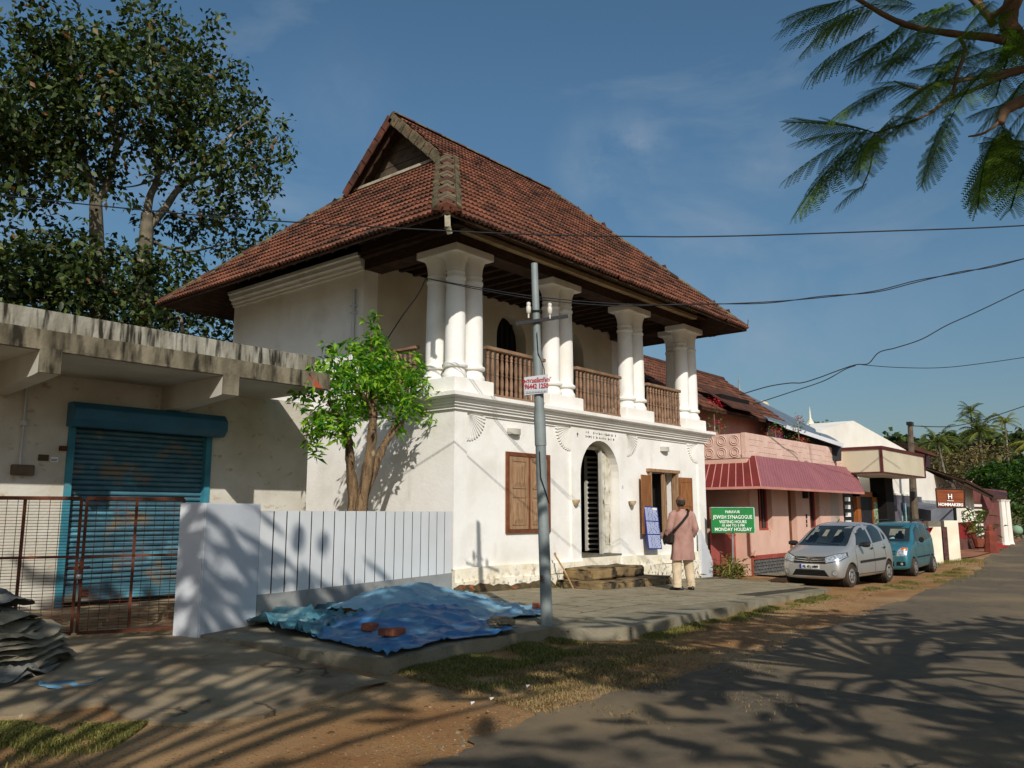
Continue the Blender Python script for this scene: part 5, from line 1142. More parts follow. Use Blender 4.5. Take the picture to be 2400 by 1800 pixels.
# HOMMAKERS hanging sign
D=31.; HS=thing('shop_sign','hanging brown wood effect sign with a white H and scrolled iron top','sign',PD(2225,1230,D))
xa2=(Vector(PD(2261,1146,D))-Vector(PD(2192,1144,D))).normalized()
TL,TR,BR,BL=[Vector(PD(*p_,D)) for p_ in ((2193,1145),(2260,1147),(2261,1190),(2197,1190))]
nn_=Vector(CAM)-TL; nn_.z=0; nn_.normalize()
obj('sign_board',MB().prism([TL,TR,BR,BL],tuple(-nn_*.08)),mat('teak laminate','8E4A22','6E3415',2.2,.5,stretch=(.7,.7,7)),HS)
obj('sign_frame',MB().bar(TL,TR,.05,.04).bar(TL,BL,.05,.04,nn_).bar(TR,BR,.05,.03,nn_).bar(BL,BR,.05,.03),mdk,HS)
mm=(TL+BR)/2+nn_*.06
for s,want,v in (('H',.15,.05),('HOMMAKERS',.92,-.245)):
    me=textmesh(s,.26 if s=='H' else .15,1,.006); xs=[v_.co.x for v_ in me.vertices]; me.transform(Matrix.Diagonal((want/(max(xs)-min(xs)),1,1,1))); me.transform(basis(mm+Vector((0,0,v)),xa2,(0,0,1))); obj('lettering',me,mw,HS,recalc=False)
obj('underline',MB().bar(mm+xa2*-.12+Vector((0,0,-.10)),mm+xa2*.12+Vector((0,0,-.10)),.01,.02),mw,HS)
sc_=MB(); cT=(TL+TR)/2
for sg_ in (-1,1):
    for r0,ox in ((.10,.12),(.07,.30),(.05,.42)):
        sc_.tube([cT+xa2*(sg_*(ox+r0*math.cos(t)))+Vector((0,0,.05+r0+r0*math.sin(t))) for t in np.linspace(0,5.2,14)],.012,4)
sc_.tube([cT+xa2*-.25+Vector((0,0,.02)),cT+xa2*-.15+Vector((0,0,.25)),cT+Vector((0,0,.32)),cT+xa2*.15+Vector((0,0,.25)),cT+xa2*.25+Vector((0,0,.02))],.014,4)
obj('iron_scroll',sc_,M_wire,HS)
obj('sign_post',MB().tube([Vector(PD(2237,1188,D+5)),Vector((*PD(2238,1225,D+5)[:2],-.5))],.07,6).bar(PD(2237,1189,D+5),PD(2237,1170,D+.05),.05,.05),M_wire,HS)
# ================= red fronted verandah house =================
RH=thing('verandah_house','old tiled verandah house with white posts and a red front wall','building',(42,0,-.47))
Yv=-1.0
def vx(x,y,Yp=Yv): return PY(x,y,Yp)
xL,xR=float(vx(2250,1200)[0]),float(vx(2352,1200)[0])
x1=float(vx(2283,1200)[0])
mr2=mat('red oxide wall','8E2A2A','782226',2,.8)
obj('half_wall',MB().box(xL,Yv,-.5,x1,Yv+.2,.15),mat('brown plinth wall','6F4A40','5E3D35',2,.9),RH); obj('half_wall',MB().box(xL,Yv-.02,.15,x1,Yv+.2,1.0),mr2,RH)
for k in range(5): 
    xx=xL+(x1-xL)*k/4; obj('verandah_post',MB().lathe([(.2,0),(.14,.15),(.12,2.2)],(xx,Yv+.1,1.0),8),mwh,RH)
obj('corner_pilaster',MB().box(xL-.5,Yv-.03,.98,xL+.1,Yv+.2,3.0),mwh,RH)
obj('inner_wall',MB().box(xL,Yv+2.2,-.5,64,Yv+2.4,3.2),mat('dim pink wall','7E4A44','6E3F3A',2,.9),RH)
obj('striped_wall',MB().box(x1+3,Yv+1.6,-.4,x1+10.5,Yv+1.7,2.2),mat('brown stripe backing','5A3A28',None),RH)
for k in range(8): obj('white_stripe',MB().box(x1+3,Yv+1.55,-.3+.31*k,x1+10.5,Yv+1.599,-.14+.31*k),mwh,RH)
clayroof('roof',Vector((xL-2.5,Yv-.9,3.05)),Vector((41.3,Yv-.9,2.42)),Vector((46,4.0,4.6)),Vector((xL-1.0,4.0,5.3)),M_tilefar,RH,rows=9)
obj('eave_shadow_board',MB().bar((xL-2.4,Yv-.8,2.9),(41.3,Yv-.8,2.32),.05,.2),M_wood,RH)
for k in range(2): 
    xx=(float(vx(2337,1200)[0]),float(vx(2348,1200)[0]))[k]; obj('verandah_post',MB().lathe([(.26,0),(.2,.2),(.17,2.6),(.24,2.75)],(xx,Yv-.3,-.47),8),mwh,RH)
obj('porch_roof',MB().prism([tuple(PD(2324,1178,54)),tuple(PD(2362,1178,54)),tuple(PD(2358,1166,57)),tuple(PD(2328,1160,57))],(0,0,.1)),M_tilefar,RH); obj('porch_gable',MB().prism([tuple(PD(2324,1176,56)),tuple(PD(2352,1180,56)),tuple(PD(2362,1158,58)),tuple(PD(2308,1150,58))],(0,0,.1)),mat('purple painted gable','4A3038','3A262C',2,.8),RH)
sx=x1+.3
for k in range(4): obj('entry_step',MB().box(sx-.9,Yv-1.0+.25*k,-.5,sx+2.6,Yv,-.36+.13*k),mat('bright red step','A8302C','942824',3,.6),RH)
# potted palm and low planter posts near the steps
p=PD(2293,1262,44); PP=thing('potted_palm','small dark potted palm on the red steps','potted plant',(p[0],p[1],-.3))
leaves('fronds',clump_points([((p[0],p[1],.9),(.9,.9,.7))],60,.4,10),.5,mfl,PP,aspect=.15); obj('pot',MB().lathe([(.2,0),(.3,.4),(.32,.45)],(p[0],p[1],-.3),10),MATS['terracotta pot'],PP)
p=PD(2322,1262,41); solo('laterite_post',MB().lathe([(.34,-.5),(.30,-.1),(.24,.3),(.22,.55),(.15,.6),(.14,.8),(.05,.9)],(p[0],p[1],0),8),mat('dusty laterite red','8A4534','6E3628',3,.9),'squat red gate post at the foot of the red steps','gate post')
# ================= helpers for cables =================
def cable(name,pts,label,r=.014,sag=True):
    P=[Vector(p) for p in pts]; out=[]
    for i in range(len(P)-1):
        for k in range(8):
            t=k/8; p0=P[max(i-1,0)];p1=P[i];p2=P[i+1];p3=P[min(i+2,len(P)-1)]
            out.append(.5*((2*p1)+(-p0+p2)*t+(2*p0-5*p1+4*p2-p3)*t*t+(-p0+3*p1-3*p2+p3)*t**3))
    out.append(P[-1]); return solo(name,MB().tube(out,r,5),M_wire,label,'cable','overhead cables',smooth='all')
cable('overhead_cable',[PD(x,y,11.8) for x,y in ((-60,452),(300,489),(600,515),(1048,541),(1300,551),(1560,555),(1730,553),(1860,549),(2100,541),(2300,534),(2480,524))],'nearly level cable crossing in front of the tiled roof and the whole sky',.011)
cable('overhead_cable',[PD(x,y,d) for x,y,d in ((998,652,14.6),(1120,674,14.2),(1270,697,14),(1450,712,14),(1620,714,14),(1790,708,14),(1930,697,14),(2050,682,14),(2150,657,14),(2250,640,14),(2330,622,14),(2480,588,14))],'upper strand of the cable pair running from the first verandah column to the right',.009)
cable('overhead_cable',[PD(x,y,d) for x,y,d in ((998,652,14.6),(1120,678,14.3),(1270,703,14.1),(1450,717,14.1),(1620,712,14.1),(1790,711,14.1),(1930,694,14.1),(2050,685,14.1),(2150,661,14.1),(2250,637,14.1),(2330,625,14.1),(2480,584,14.1))],'lower strand of the cable pair running from the first verandah column to the right',.009)
cable('overhead_cable',[PD(x,y,d) for x,y,d in ((998,652,14.6),(980,690,14.8),(940,745,15),(905,800,15.4))],'short black cable hanging from the first column to the side railing',.012)
cable('overhead_cable',[PD(x,y,24) for x,y in ((1735,925),(1800,906),(1850,898),(1880,897),(1920,885),(1960,870),(2005,855),(2035,852),(2060,826),(2100,815),(2160,795),(2220,762),(2300,726),(2480,640))],'steep black cable climbing to the upper right above the white houses',.016)
cable('overhead_cable',[PD(x,y,24.2) for x,y in ((1765,948),(1850,920),(1930,893),(1980,866),(2005,857))],'lower branch of the steep cable ending on the brown roof',.014)
cable('overhead_cable',[PD(x,y,24) for x,y in ((2020,855),(2100,861),(2200,862),(2300,852),(2480,826))],'thin level cable leaving the steep cable at its kink',.011)
cable('overhead_cable',[PD(x,y,34) for x,y in ((2133,998),(2220,1000),(2280,990),(2340,972),(2480,925))],'far cable from the top of the old brown pole past the palms',.018)
cable('overhead_cable',[PD(x,y,34) for x,y in ((2136,1040),(2200,1041),(2330,1025),(2480,990))],'lower thin far cable from the old brown pole',.012)
# ================= cars =================
def paint(name,c,metal=.55,rough=.32):
    m=mat(name,c,c,1,rough,metal=metal,spec=.5,c3='8E7D66',scale3=1.6,thr=(.5,.95),zfade=(-.3,.5)); m.node_tree.nodes['Principled BSDF'].inputs['Coat Weight'].default_value=.6; return m
mglass=mat('car window glass','1A2022','2A312F',1.5,.06,spec=.9); mrub=mat('tyre rubber','2B2622','4A3E32',6,.9,.2,40); mplas=mat('black car plastic','1C1C1D','242424',5,.5,spec=.4); mchr=mat('chrome trim','C9C9C6',None,2,.15,metal=1.); 
mlamp=mat('headlamp lens','D9DEE0','8E969B',22,.08,.3,30,metal=.5,spec=1.,detail=2); morg=mat('amber indicator lens','C8703A','A95A2C',5,.2,spec=.8); mrim=mat('silver wheel cover','A9A7A2','8D8A84',8,.4,metal=.5); mfab=mat('seat fabric','3A3733',None)
def car(label,loc,yaw,Mp,st,wheels,wr_,kind):
    T=thing('parked_car',label,'car',loc,yaw,group='cars parked on the dirt verge')
    bm=bmesh.new(); rings=[]
    for (x,zb,hs,zm,hm,zl,hb,zt,hr) in st:
        half=[(0,zb),(hs,zb),(hs+.03,zb+.10),(hm,zm),(hb,zl),((hb*.35+hr*.65),zl*.25+zt*.75 if zt-zl>.2 else zt-.03),(hr,zt),(hr*.55,zt+.018),(0,zt+.025)]
        ring=half+[(-y,z) for y,z in half[-2:0:-1]]
        rings.append([bm.verts.new((x,y,z)) for y,z in ring])
    n=len(rings[0])
    for a,b in zip(rings,rings[1:]):
        for i in range(n): bm.faces.new((a[i],a[(i+1)%n],b[(i+1)%n],b[i]))
    bm.faces.new(rings[0][::-1]); bm.faces.new(rings[-1])
    bmesh.ops.recalc_face_normals(bm,faces=bm.faces)
    me=bpy.data.meshes.new('b'); bm.to_mesh(me); bm.free()
    o=bpy.data.objects.new('b',me); COL.objects.link(o)
    md=o.modifiers.new('s','SUBSURF'); md.levels=2; md.render_levels=2
    cut=MB()
    for x in wheels:
        for s in (-1,1): cut.add(*_cyl(x,s*.78,wr_,wr_+.045,.34))
    cm=bpy.data.meshes.new('c'); cm.from_pydata(cut.v,[],cut.f); co=bpy.data.objects.new('c',cm); COL.objects.link(co)
    b2=bmesh.new(); b2.from_mesh(cm); bmesh.ops.recalc_face_normals(b2,faces=b2.faces); b2.to_mesh(cm); b2.free()
    dg=bpy.context.evaluated_depsgraph_get(); full=bpy.data.meshes.new_from_object(o.evaluated_get(dg)); 
    bv=BVHTree.FromPolygons([v.co for v in full.vertices],[tuple(p.vertices) for p in full.polygons])
    bo=o.modifiers.new('c','BOOLEAN'); bo.operation='DIFFERENCE'; bo.object=co; bo.solver='EXACT'
    dg.update(); dg=bpy.context.evaluated_depsgraph_get(); res=bpy.data.meshes.new_from_object(o.evaluated_get(dg)); bpy.data.objects.remove(o); bpy.data.objects.remove(co)
    res.materials.clear(); body=obj('body',res,Mp,T,local=True,smooth=True,recalc=False)
    try: res.set_sharp_from_angle(angle=math.radians(30))
    except Exception: pass
    for x in wheels: obj('wheel_well',MB().add(*_cyl(x,0,wr_,wr_+.03,1.35)),M_black,T,local=True)
    for x in wheels:
        for s in (-1,1):
            W=obj('wheel',MB().add(*_cyl(0,0,0,wr_*.55,.16)),M_black,T,local=True); W.location=(x,s*.70,wr_)
            ty=MB(); pr=[(wr_*.62,-.085),(wr_*.9,-.09),(wr_*.98,-.07),(wr_,-.03),(wr_,.03),(wr_*.98,.07),(wr_*.9,.09),(wr_*.62,.085)]
            k=24; vs=[(r*math.cos(2*math.pi*i/k),yy,r*math.sin(2*math.pi*i/k)) for r,yy in pr for i in range(k)]
            ty.add(vs,[(j*k+i,j*k+(i+1)%k,(j+1)*k+(i+1)%k,(j+1)*k+i) for j in range(7) for i in range(k)]); 
            obj('tyre',ty,mrub,W,local=True,smooth=True)
            rm=MB(); vs=[(r*math.cos(2*math.pi*i/k),s*yy,r*math.sin(2*math.pi*i/k)) for r,yy in ((wr_*.64,.075),(wr_*.58,.092),(wr_*.30,.078),(wr_*.14,.10),(0.001,.105)) for i in range(k)]
            rm.add(vs,[(j*k+i,j*k+(i+1)%k,(j+1)*k+(i+1)%k,(j+1)*k+i) for j in range(4) for i in range(k)]); obj('wheel_cover',rm,mrim,W,local=True,smooth=True)
            hl=MB()
            for q in range(6):
                a=q*math.pi/3; 
                hl.add([(wr_*(.40+.08*math.cos(t))*math.cos(a)-wr_*.07*math.sin(t)*math.sin(a),s*.0905,wr_*(.40+.08*math.cos(t))*math.sin(a)+wr_*.07*math.sin(t)*math.cos(a)) for t in np.linspace(0,2*math.pi,9)[:-1]],[tuple(range(8))])
            obj('vent_hole',hl,M_black,W,local=True,recalc=False)
    def patch(name,poly,axis,m,parent=T,off=.006,side=1,div=4,**kw):
        """polygon projected on the body: axis x: (y,z) seen from the front (side=1) ; axis y: (x,z) seen from the +-y side"""
        P=[]; k=len(poly)
        for i in range(k):
            a,b=poly[i],poly[(i+1)%k]
            for j in range(div): P.append((a[0]+(b[0]-a[0])*j/div,a[1]+(b[1]-a[1])*j/div))
        c=(sum(p[0] for p in P)/len(P),sum(p[1] for p in P)/len(P)); rings_=[P]+[[(c[0]+(p[0]-c[0])*f,c[1]+(p[1]-c[1])*f) for p in P] for f in (.66,.33)]+[[c]]
        vs=[];ok=True
        for rg in rings_:
            for a,b in rg:
                if axis=='x': hit,nn,_,_=bv.ray_cast(Vector((3*side,a,b)),Vector((-side,0,0)))
                else: hit,nn,_,_=bv.ray_cast(Vector((a,3*side,b)),Vector((0,-side,0)))
                if hit is None: hit=Vector((a if axis=='y' else 1.7*side,.75*side if axis=='y' else a,b)); nn=Vector((0,0,1))
                if axis=='x' and nn.x*side<0: nn=-nn
                if axis=='y' and nn.y*side<0: nn=-nn
                vs.append(hit+nn*off)
        m_=len(P); fs=[]
        for r in range(2): fs+=[(r*m_+i,r*m_+(i+1)%m_,(r+1)*m_+(i+1)%m_,(r+1)*m_+i) for i in range(m_)]
        fs+=[(2*m_+i,2*m_+(i+1)%m_,3*m_) for i in range(m_)]
        return obj(name,MB().add(vs,fs),m,parent,local=True,smooth='all',**kw)
    return T,body,patch,bv
def _cyl(x,y,z,r,wd,n=28):
    vs=[(x+r*math.cos(2*math.pi*i/n),y+s*wd/2,z+r*math.sin(2*math.pi*i/n)) for s in (-1,1) for i in range(n)]
    return vs,[tuple(range(n)),tuple(range(2*n-1,n-1,-1))]+[(i,(i+1)%n,n+(i+1)%n,n+i) for i in range(n)]
def mirror(p): return [(-a,b) for a,b in p]
# station: x, zbottom, half sill, zmid, half mid, zbelt, half belt, ztop, half roof
stA=[(1.80,.30,.50,.42,.56,.55,.54,.62,.42),(1.77,.22,.62,.42,.68,.62,.66,.73,.50),(1.66,.19,.70,.45,.77,.68,.74,.82,.58),(1.40,.19,.75,.50,.815,.80,.79,.90,.64),(1.0,.20,.77,.52,.82,.90,.795,1.00,.68),(.86,.20,.77,.52,.82,.92,.795,1.06,.68),(.45,.20,.77,.52,.82,.95,.79,1.33,.60),(.12,.20,.77,.52,.82,.97,.79,1.49,.56),(-.25,.20,.77,.52,.82,.99,.79,1.545,.55),(-.8,.20,.77,.54,.82,1.01,.785,1.545,.55),(-1.25,.21,.76,.56,.81,1.03,.77,1.49,.53),(-1.55,.24,.73,.58,.79,1.03,.75,1.40,.50),(-1.70,.27,.68,.58,.75,1.0,.70,1.15,.52),(-1.79,.32,.60,.58,.68,.90,.62,.98,.48),(-1.80,.36,.55,.58,.62,.86,.58,.92,.44)]
silver=paint('silver car paint','B5B4B0')
T,body,patch,bv=car('silver hatchback parked nearest, its nose toward the camera',(10.75,-3.55,-.335),math.radians(176),silver,stA,(1.215,-1.215),.285,'a')
def xat(y,z,default=1.8):
    h=bv.ray_cast(Vector((3,y,z)),Vector((-1,0,0)))[0]; return h.x if h else default
# glass: windscreen seen from the front, side windows
patch('windscreen',[(-.62,.985),(.62,.985),(.50,1.46),(-.50,1.46)],'x',mglass,div=6,off=.008)
for s in (1,-1):
    fd=patch('side_window',[(.78,1.0),(.62,1.14),(.34,1.40),(.02,1.49),(-.10,1.49),(-.18,1.02)],'y',mglass,side=s,div=4,off=.004)
    patch('side_window',[(-.28,1.03),(-.24,1.49),(-.75,1.48),(-.98,1.36),(-1.0,1.08)],'y',mglass,side=s,div=4,off=.004)
    for (xa,xb) in ((.93,.915),(-.225,-.24),(-1.02,-1.035)): patch('door_seam',[(xa,.30),(xb,.30),(xb+.0,1.0),(xa,1.0)],'y',mplas,side=s,off=.003,div=3)
    patch('sill_seam',[(.93,.30),(-1.03,.30),(-1.03,.315),(.93,.315)],'y',mplas,side=s,off=.003)
    patch('side_moulding',[(.72,.575),(-.95,.605),(-.95,.66),(.74,.63)],'y',mplas,side=s,off=.02)
    for xx in (.0,-.86): patch('door_handle',[(xx,.88),(xx-.16,.885),(xx-.16,.925),(xx,.92)],'y',mplas,side=s,off=.03)
    patch('headlight',[(s*.40,.60),(s*.70,.66),(s*.76,.74),(s*.735,.825),(s*.60,.80),(s*.38,.72)],'x',mlamp,off=.010,div=4)
    patch('headlight_rim',[(s*.38,.58),(s*.71,.645),(s*.78,.74),(s*.745,.845),(s*.60,.815),(s*.36,.735)],'x',mplas,off=.005,div=4)
    patch('fog_recess',[(s*.60+.085*math.cos(t),.36+.085*math.sin(t)) for t in np.linspace(0,2*math.pi,9)[:-1]],'x',mrim,off=.004,div=1); patch('fog_lamp',[(s*.60+.05*math.cos(t),.36+.05*math.sin(t)) for t in np.linspace(0,2*math.pi,9)[:-1]],'x',mlamp,off=.010,div=1)
    mi=MB().lathe([(.0,-.12),(.05,-.11),(.075,-.04),(.078,.05),(.06,.10),(0,.115)],(0,0,0),12); mi.v=[(x*.9,z*1.05,y*.85) for x,y,z in mi.v]
    m_=obj('wing_mirror',mi,mplas,T,local=True,smooth=True); m_.location=(.66,s*.93,1.02)
    obj('mirror_stalk',MB().bar((.66,s*.78,.99),(.66,s*.88,1.0),.05,.04),mplas,T,local=True)
    patch('tail_light',[(-1.60,1.28),(-1.66,1.0),(-1.5,1.0),(-1.52,1.25)],'y',mat('red lens','8A1418',None,3,.2),side=s,off=.006,div=2)
    patch('quarter_glass',[(-1.10,1.10),(-1.12,1.32),(-1.28,1.22),(-1.26,1.12)],'y',mplas,side=s,off=.003,div=2)
patch('upper_grille',[(-.40,.575),(.40,.575),(.385,.66),(.37,.715),(-.37,.715),(-.385,.66)],'x',mplas,off=.004,div=5)
for z,wd in ((.625,.385),(.672,.375),(.715,.40)): patch('chrome_bar',[(-wd,z+.012),(0,z-.012),(wd,z+.012),(wd,z+.025),(0,z+.002),(-wd,z+.025)],'x',mchr,off=.016,div=3)
patch('lower_grille',[(-.40,.29),(.40,.29),(.46,.28),(.36,.43),(-.36,.43),(-.46,.28)],'x',M_black,off=.005,div=5)
for z in (.32,.355,.39): patch('grille_bar',[(-.42+(z-.3)*.5,z),(.42-(z-.3)*.5,z),(.42-(z-.3)*.5,z+.01),(-.42+(z-.3)*.5,z+.01)],'x',mplas,off=.014,div=3)
patch('number_plate',[(-.25,.455),(.25,.455),(.25,.555),(-.25,.555)],'x',mat('plate white','E3E2DC',None,2,.5),off=.018,div=2)
patch('plate_band',[(-.25,.455),(-.20,.455),(-.20,.555),(-.25,.555)],'x',mat('plate blue','2438A0',None,2,.5),off=.021,div=2)
xx=xat(0,.50)+.03
# lettering runs toward the car's own right when read from the front: local -y to +y is reader's right
me=textmesh('KL 42 J 6889',.075,1,.003); me.transform(basis((xx,.03,.505),(0,1,0),(0,0,1))); obj('lettering',me,mplas,T,local=True,recalc=False)
# slanted S emblem of the maker on the grille
em=MB(); X=xat(0,.665)+.028
for poly in ([(-.055,.012),(.0,.055),(.055,.012),(.03,.0),(.0,.022),(-.0,.022),(-.03,.0)],[(-.055,-.012),(.0,-.055),(.055,-.012),(.03,.0),(.0,-.022),(-.03,-.0)],[(-.055,.012),(-.03,-.004),(.055,-.012),(.03,.010)]): em.prism([(X,a,.665+b) for a,b in poly],(-.01,0,0))
obj('emblem',em,mchr,T,local=True)
wp=[Vector(bv.ray_cast(Vector((3,y,z)),Vector((-1,0,0)))[0] or (1,y,z))+Vector((.02,0,.01)) for y,z in ((.45,1.0),(.1,1.02),(-.15,1.04))]
obj('wiper',MB().tube(wp,.008,4),M_black,T,local=True); obj('aerial',MB().tube([(-.0,0,1.56),(-.12,0,1.62)],.012,5),mplas,T,local=True)
for y in (.3,-.3): obj('mud_flap',MB().box(.88,math.copysign(.70,y),.12,.90,math.copysign(.82,y),.36),mplas,T,local=True)
obj('cabin_glimpse',MB().box(.3,-.3,.9,.32,.3,.92),mfab,T,local=True)
def seats(patch,zs,dy=.33):
    for s in (1,-1): patch('seat_seen_through_glass',[(s*dy-.14,zs),(s*dy+.12,zs),(s*dy+.11,zs+.17),(s*dy+.05,zs+.19),(s*dy+.04,zs+.26),(s*dy-.06,zs+.26),(s*dy-.07,zs+.19),(s*dy-.13,zs+.17)],'x',mat('seat behind glass','0B0C0C',None,2,.1,spec=.8),off=.011,div=2)
seats(patch,1.04)
patch('painted_cabin_light',[(-.14,1.20),(-.02,1.20),(-.03,1.36),(-.13,1.36)],'x',mat('painted cabin daylight','8E8B74','6F7264',3,.1,spec=.8),off=.010,div=2)  # pale patches on the opaque windscreen paint in daylight from beyond the cabin
patch('painted_cabin_light',[(.17,1.20),(.30,1.22),(.28,1.36),(.18,1.36)],'x',MATS['painted cabin daylight'],off=.010,div=2)
patch('painted_cabin_light',[(-.52,1.10),(-.30,1.12),(-.30,1.36),(-.44,1.36)],'x',MATS['painted cabin daylight'],off=.010,div=2)
# --- blue tall hatchback ---
stB=[(1.74,.28,.52,.42,.58,.58,.56,.66,.46),(1.71,.22,.62,.42,.68,.66,.66,.78,.54),(1.62,.20,.68,.45,.735,.74,.72,.90,.60),(1.35,.20,.70,.50,.745,.86,.73,.98,.63),(1.05,.20,.71,.52,.745,.94,.735,1.04,.65),(.92,.20,.71,.52,.745,.96,.735,1.10,.65),(.62,.20,.71,.52,.745,.98,.735,1.45,.60),(.40,.20,.71,.52,.745,.99,.735,1.585,.585),(.05,.20,.71,.52,.745,1.0,.735,1.635,.585),(-.7,.20,.71,.54,.745,1.02,.735,1.64,.585),(-1.3,.22,.70,.56,.74,1.03,.73,1.60,.575),(-1.58,.25,.68,.58,.73,1.04,.71,1.50,.55),(-1.68,.30,.66,.58,.70,1.04,.67,1.12,.60),(-1.74,.34,.6,.58,.66,.94,.62,1.0,.54)]
blue=paint('teal blue car paint','3F8593')
T,body,patch,bv=car('teal blue tall hatchback with roof rails parked behind the silver car',(17.4,-3.17,-.465),math.radians(181),blue,stB,(1.18,-1.18),.28,'b')
patch('windscreen',[(-.60,1.05),(.60,1.05),(.54,1.52),(-.54,1.52)],'x',mglass,div=6,off=.008)
for s in (1,-1):
    patch('side_window',[(.80,1.05),(.50,1.50),(.42,1.545),(-.02,1.565),(-.06,1.05)],'y',mglass,side=s,off=.004)
    patch('side_window',[(-.14,1.05),(-.10,1.565),(-.82,1.56),(-.86,1.08)],'y',mglass,side=s,off=.004)
    patch('quarter_glass',[(-.96,1.10),(-.94,1.54),(-1.36,1.50),(-1.42,1.16)],'y',mglass,side=s,off=.004)
    for xa in (.90,-.10,-.90): patch('door_seam',[(xa,.30),(xa-.015,.30),(xa-.015,1.03),(xa,1.03)],'y',mplas,side=s,off=.003,div=3)
    patch('side_moulding',[(.75,.55),(-.85,.56),(-.85,.60),(.75,.59)],'y',mplas,side=s,off=.012)
    for xx in (.08,-.72): patch('door_handle',[(xx,.90),(xx-.14,.90),(xx-.14,.935),(xx,.935)],'y',blue,side=s,off=.03)
    patch('headlight',[(s*.38,.62),(s*.64,.63),(s*.68,.72),(s*.67,.86),(s*.52,.88),(s*.42,.80)],'x',mlamp,off=.012,div=4)
    patch('indicator',[(s*.50,.80),(s*.665,.80),(s*.66,.865),(s*.52,.885)],'x',morg,off=.016,div=2)
    patch('fog_recess',[(s*.36,.34),(s*.62,.34),(s*.62,.46),(s*.38,.46)],'x',M_black,off=.005,div=2); patch('fog_lamp',[(s*.52+.04*math.cos(t),.40+.04*math.sin(t)) for t in np.linspace(0,2*math.pi,9)[:-1]],'x',mlamp,off=.010,div=1)
    m_=obj('wing_mirror',MB().box(-.05,-.07,-.08,.05,.07,.08),mplas,T,local=True,bevel=.03,smooth=True); m_.location=(.62,s*.86,1.10)
    obj('roof_rail',MB().tube([(.35,s*.53,1.62),(.28,s*.53,1.70),(-1.15,s*.53,1.71),(-1.25,s*.53,1.63)],.02,6),mplas,T,local=True)
    patch('tail_light',[(-1.60,1.45),(-1.66,1.0),(-1.56,1.0),(-1.54,1.44)],'y',MATS['red lens'],side=s,off=.006,div=2)
patch('upper_grille',[(-.34,.66),(.34,.66),(.36,.80),(-.36,.80)],'x',mplas,off=.004,div=4)
for z in (.69,.735,.78): patch('grille_slat',[(-.34,z-.012),(.34,z-.012),(.34,z+.012),(-.34,z+.012)],'x',blue,off=.02,div=4)
patch('lower_grille',[(-.30,.32),(.30,.32),(.30,.46),(-.30,.46)],'x',M_black,off=.005,div=4)
seats(patch,1.10,.30)
patch('cloth_on_dashboard',[(-.05,1.07),(.20,1.07),(.19,1.14),(.10,1.17),(.02,1.13)],'x',mat('pale blue cloth','86B4B4',None,3,.5),off=.012,div=2)
patch('painted_cabin_light',[(-.02,1.22),(.42,1.22),(.42,1.42),(-.02,1.42)],'x',MATS['painted cabin daylight'],off=.010,div=2)  # daylight through the cabin painted as a patch on this windscreen too
# ================= the man in a long pink shirt =================
mx,my=3.55,-2.75; mz=g(mx)
foot=PZ(1603,1381,g(3.4)); mx,my=float(foot[0]),float(foot[1]); mz=g(mx)+.0
HM=float((1384-1168)/F*((foot-CAM)@fh)*math.cos(PITCH)/ (math.cos(PITCH)))*1.0
k_=HM/1.76
face=math.radians(52)     # heading of the chest
MAN=thing('person','man in long pink shirt and cream trousers seen from behind on the pavement','person',(mx,my,mz),face-math.pi/2)
MAN.scale=(k_,k_,k_)
# local frame: faces +y, his left is -x ... x+ is his right
skin=mat('brown skin','7E543C','6B432E',4,.6,coord='obj'); 
def skinmesh(name,V,E_,R_,m,parent,lv=2):
    me=bpy.data.meshes.new(name); me.from_pydata(V,E_,[]); o=bpy.data.objects.new(name,me); COL.objects.link(o)
    sm=o.modifiers.new('s','SKIN'); 
    for i,r in enumerate(R_): me.skin_vertices[0].data[i].radius=(r,r) if not hasattr(r,'__len__') else r
    me.skin_vertices[0].data[0].use_root=True
    ss=o.modifiers.new('u','SUBSURF'); ss.levels=lv; ss.render_levels=lv
    dg=bpy.context.evaluated_depsgraph_get(); r=bpy.data.meshes.new_from_object(o.evaluated_get(dg)); bpy.data.objects.remove(o); r.materials.clear()
    return obj(name,r,m,parent,local=True,smooth='all',recalc=False)
J=dict(pel=(0,0,.93),sp=(0,.0,1.12),ch=(0,-.01,1.32),nk=(0,.0,1.475),hd=(0,.03,1.56),
 sl=(-.17,-.01,1.40),el=(-.26,-.06,1.14),wl=(-.30,.08,.95),sr=(.17,-.01,1.40),er=(.25,-.03,1.13),wr=(.22,.12,.93),
 hl=(-.09,0,.88),kl=(-.12,.02,.50),al=(-.135,-.02,.09),tl=(-.16,.13,.035),hr=(.09,0,.88),kr=(.13,.05,.50),ar=(.15,.02,.09),tr=(.20,.17,.035))
names=list(J); ix={n:i for i,n in enumerate(names)}
E_=[(ix[a],ix[b]) for a,b in (('pel','sp'),('sp','ch'),('ch','nk'),('nk','hd'),('ch','sl'),('sl','el'),('el','wl'),('ch','sr'),('sr','er'),('er','wr'),('pel','hl'),('hl','kl'),('kl','al'),('al','tl'),('pel','hr'),('hr','kr'),('kr','ar'),('ar','tr'))]
R_={'pel':.13,'sp':.12,'ch':.13,'nk':.058,'hd':.06,'sl':.06,'el':.04,'wl':.027,'sr':.06,'er':.04,'wr':.027,'hl':.085,'kl':.055,'al':.04,'tl':.032,'hr':.085,'kr':.055,'ar':.04,'tr':.032}
body=skinmesh('body',[J[n] for n in names],E_,[R_[n] for n in names],skin,MAN)
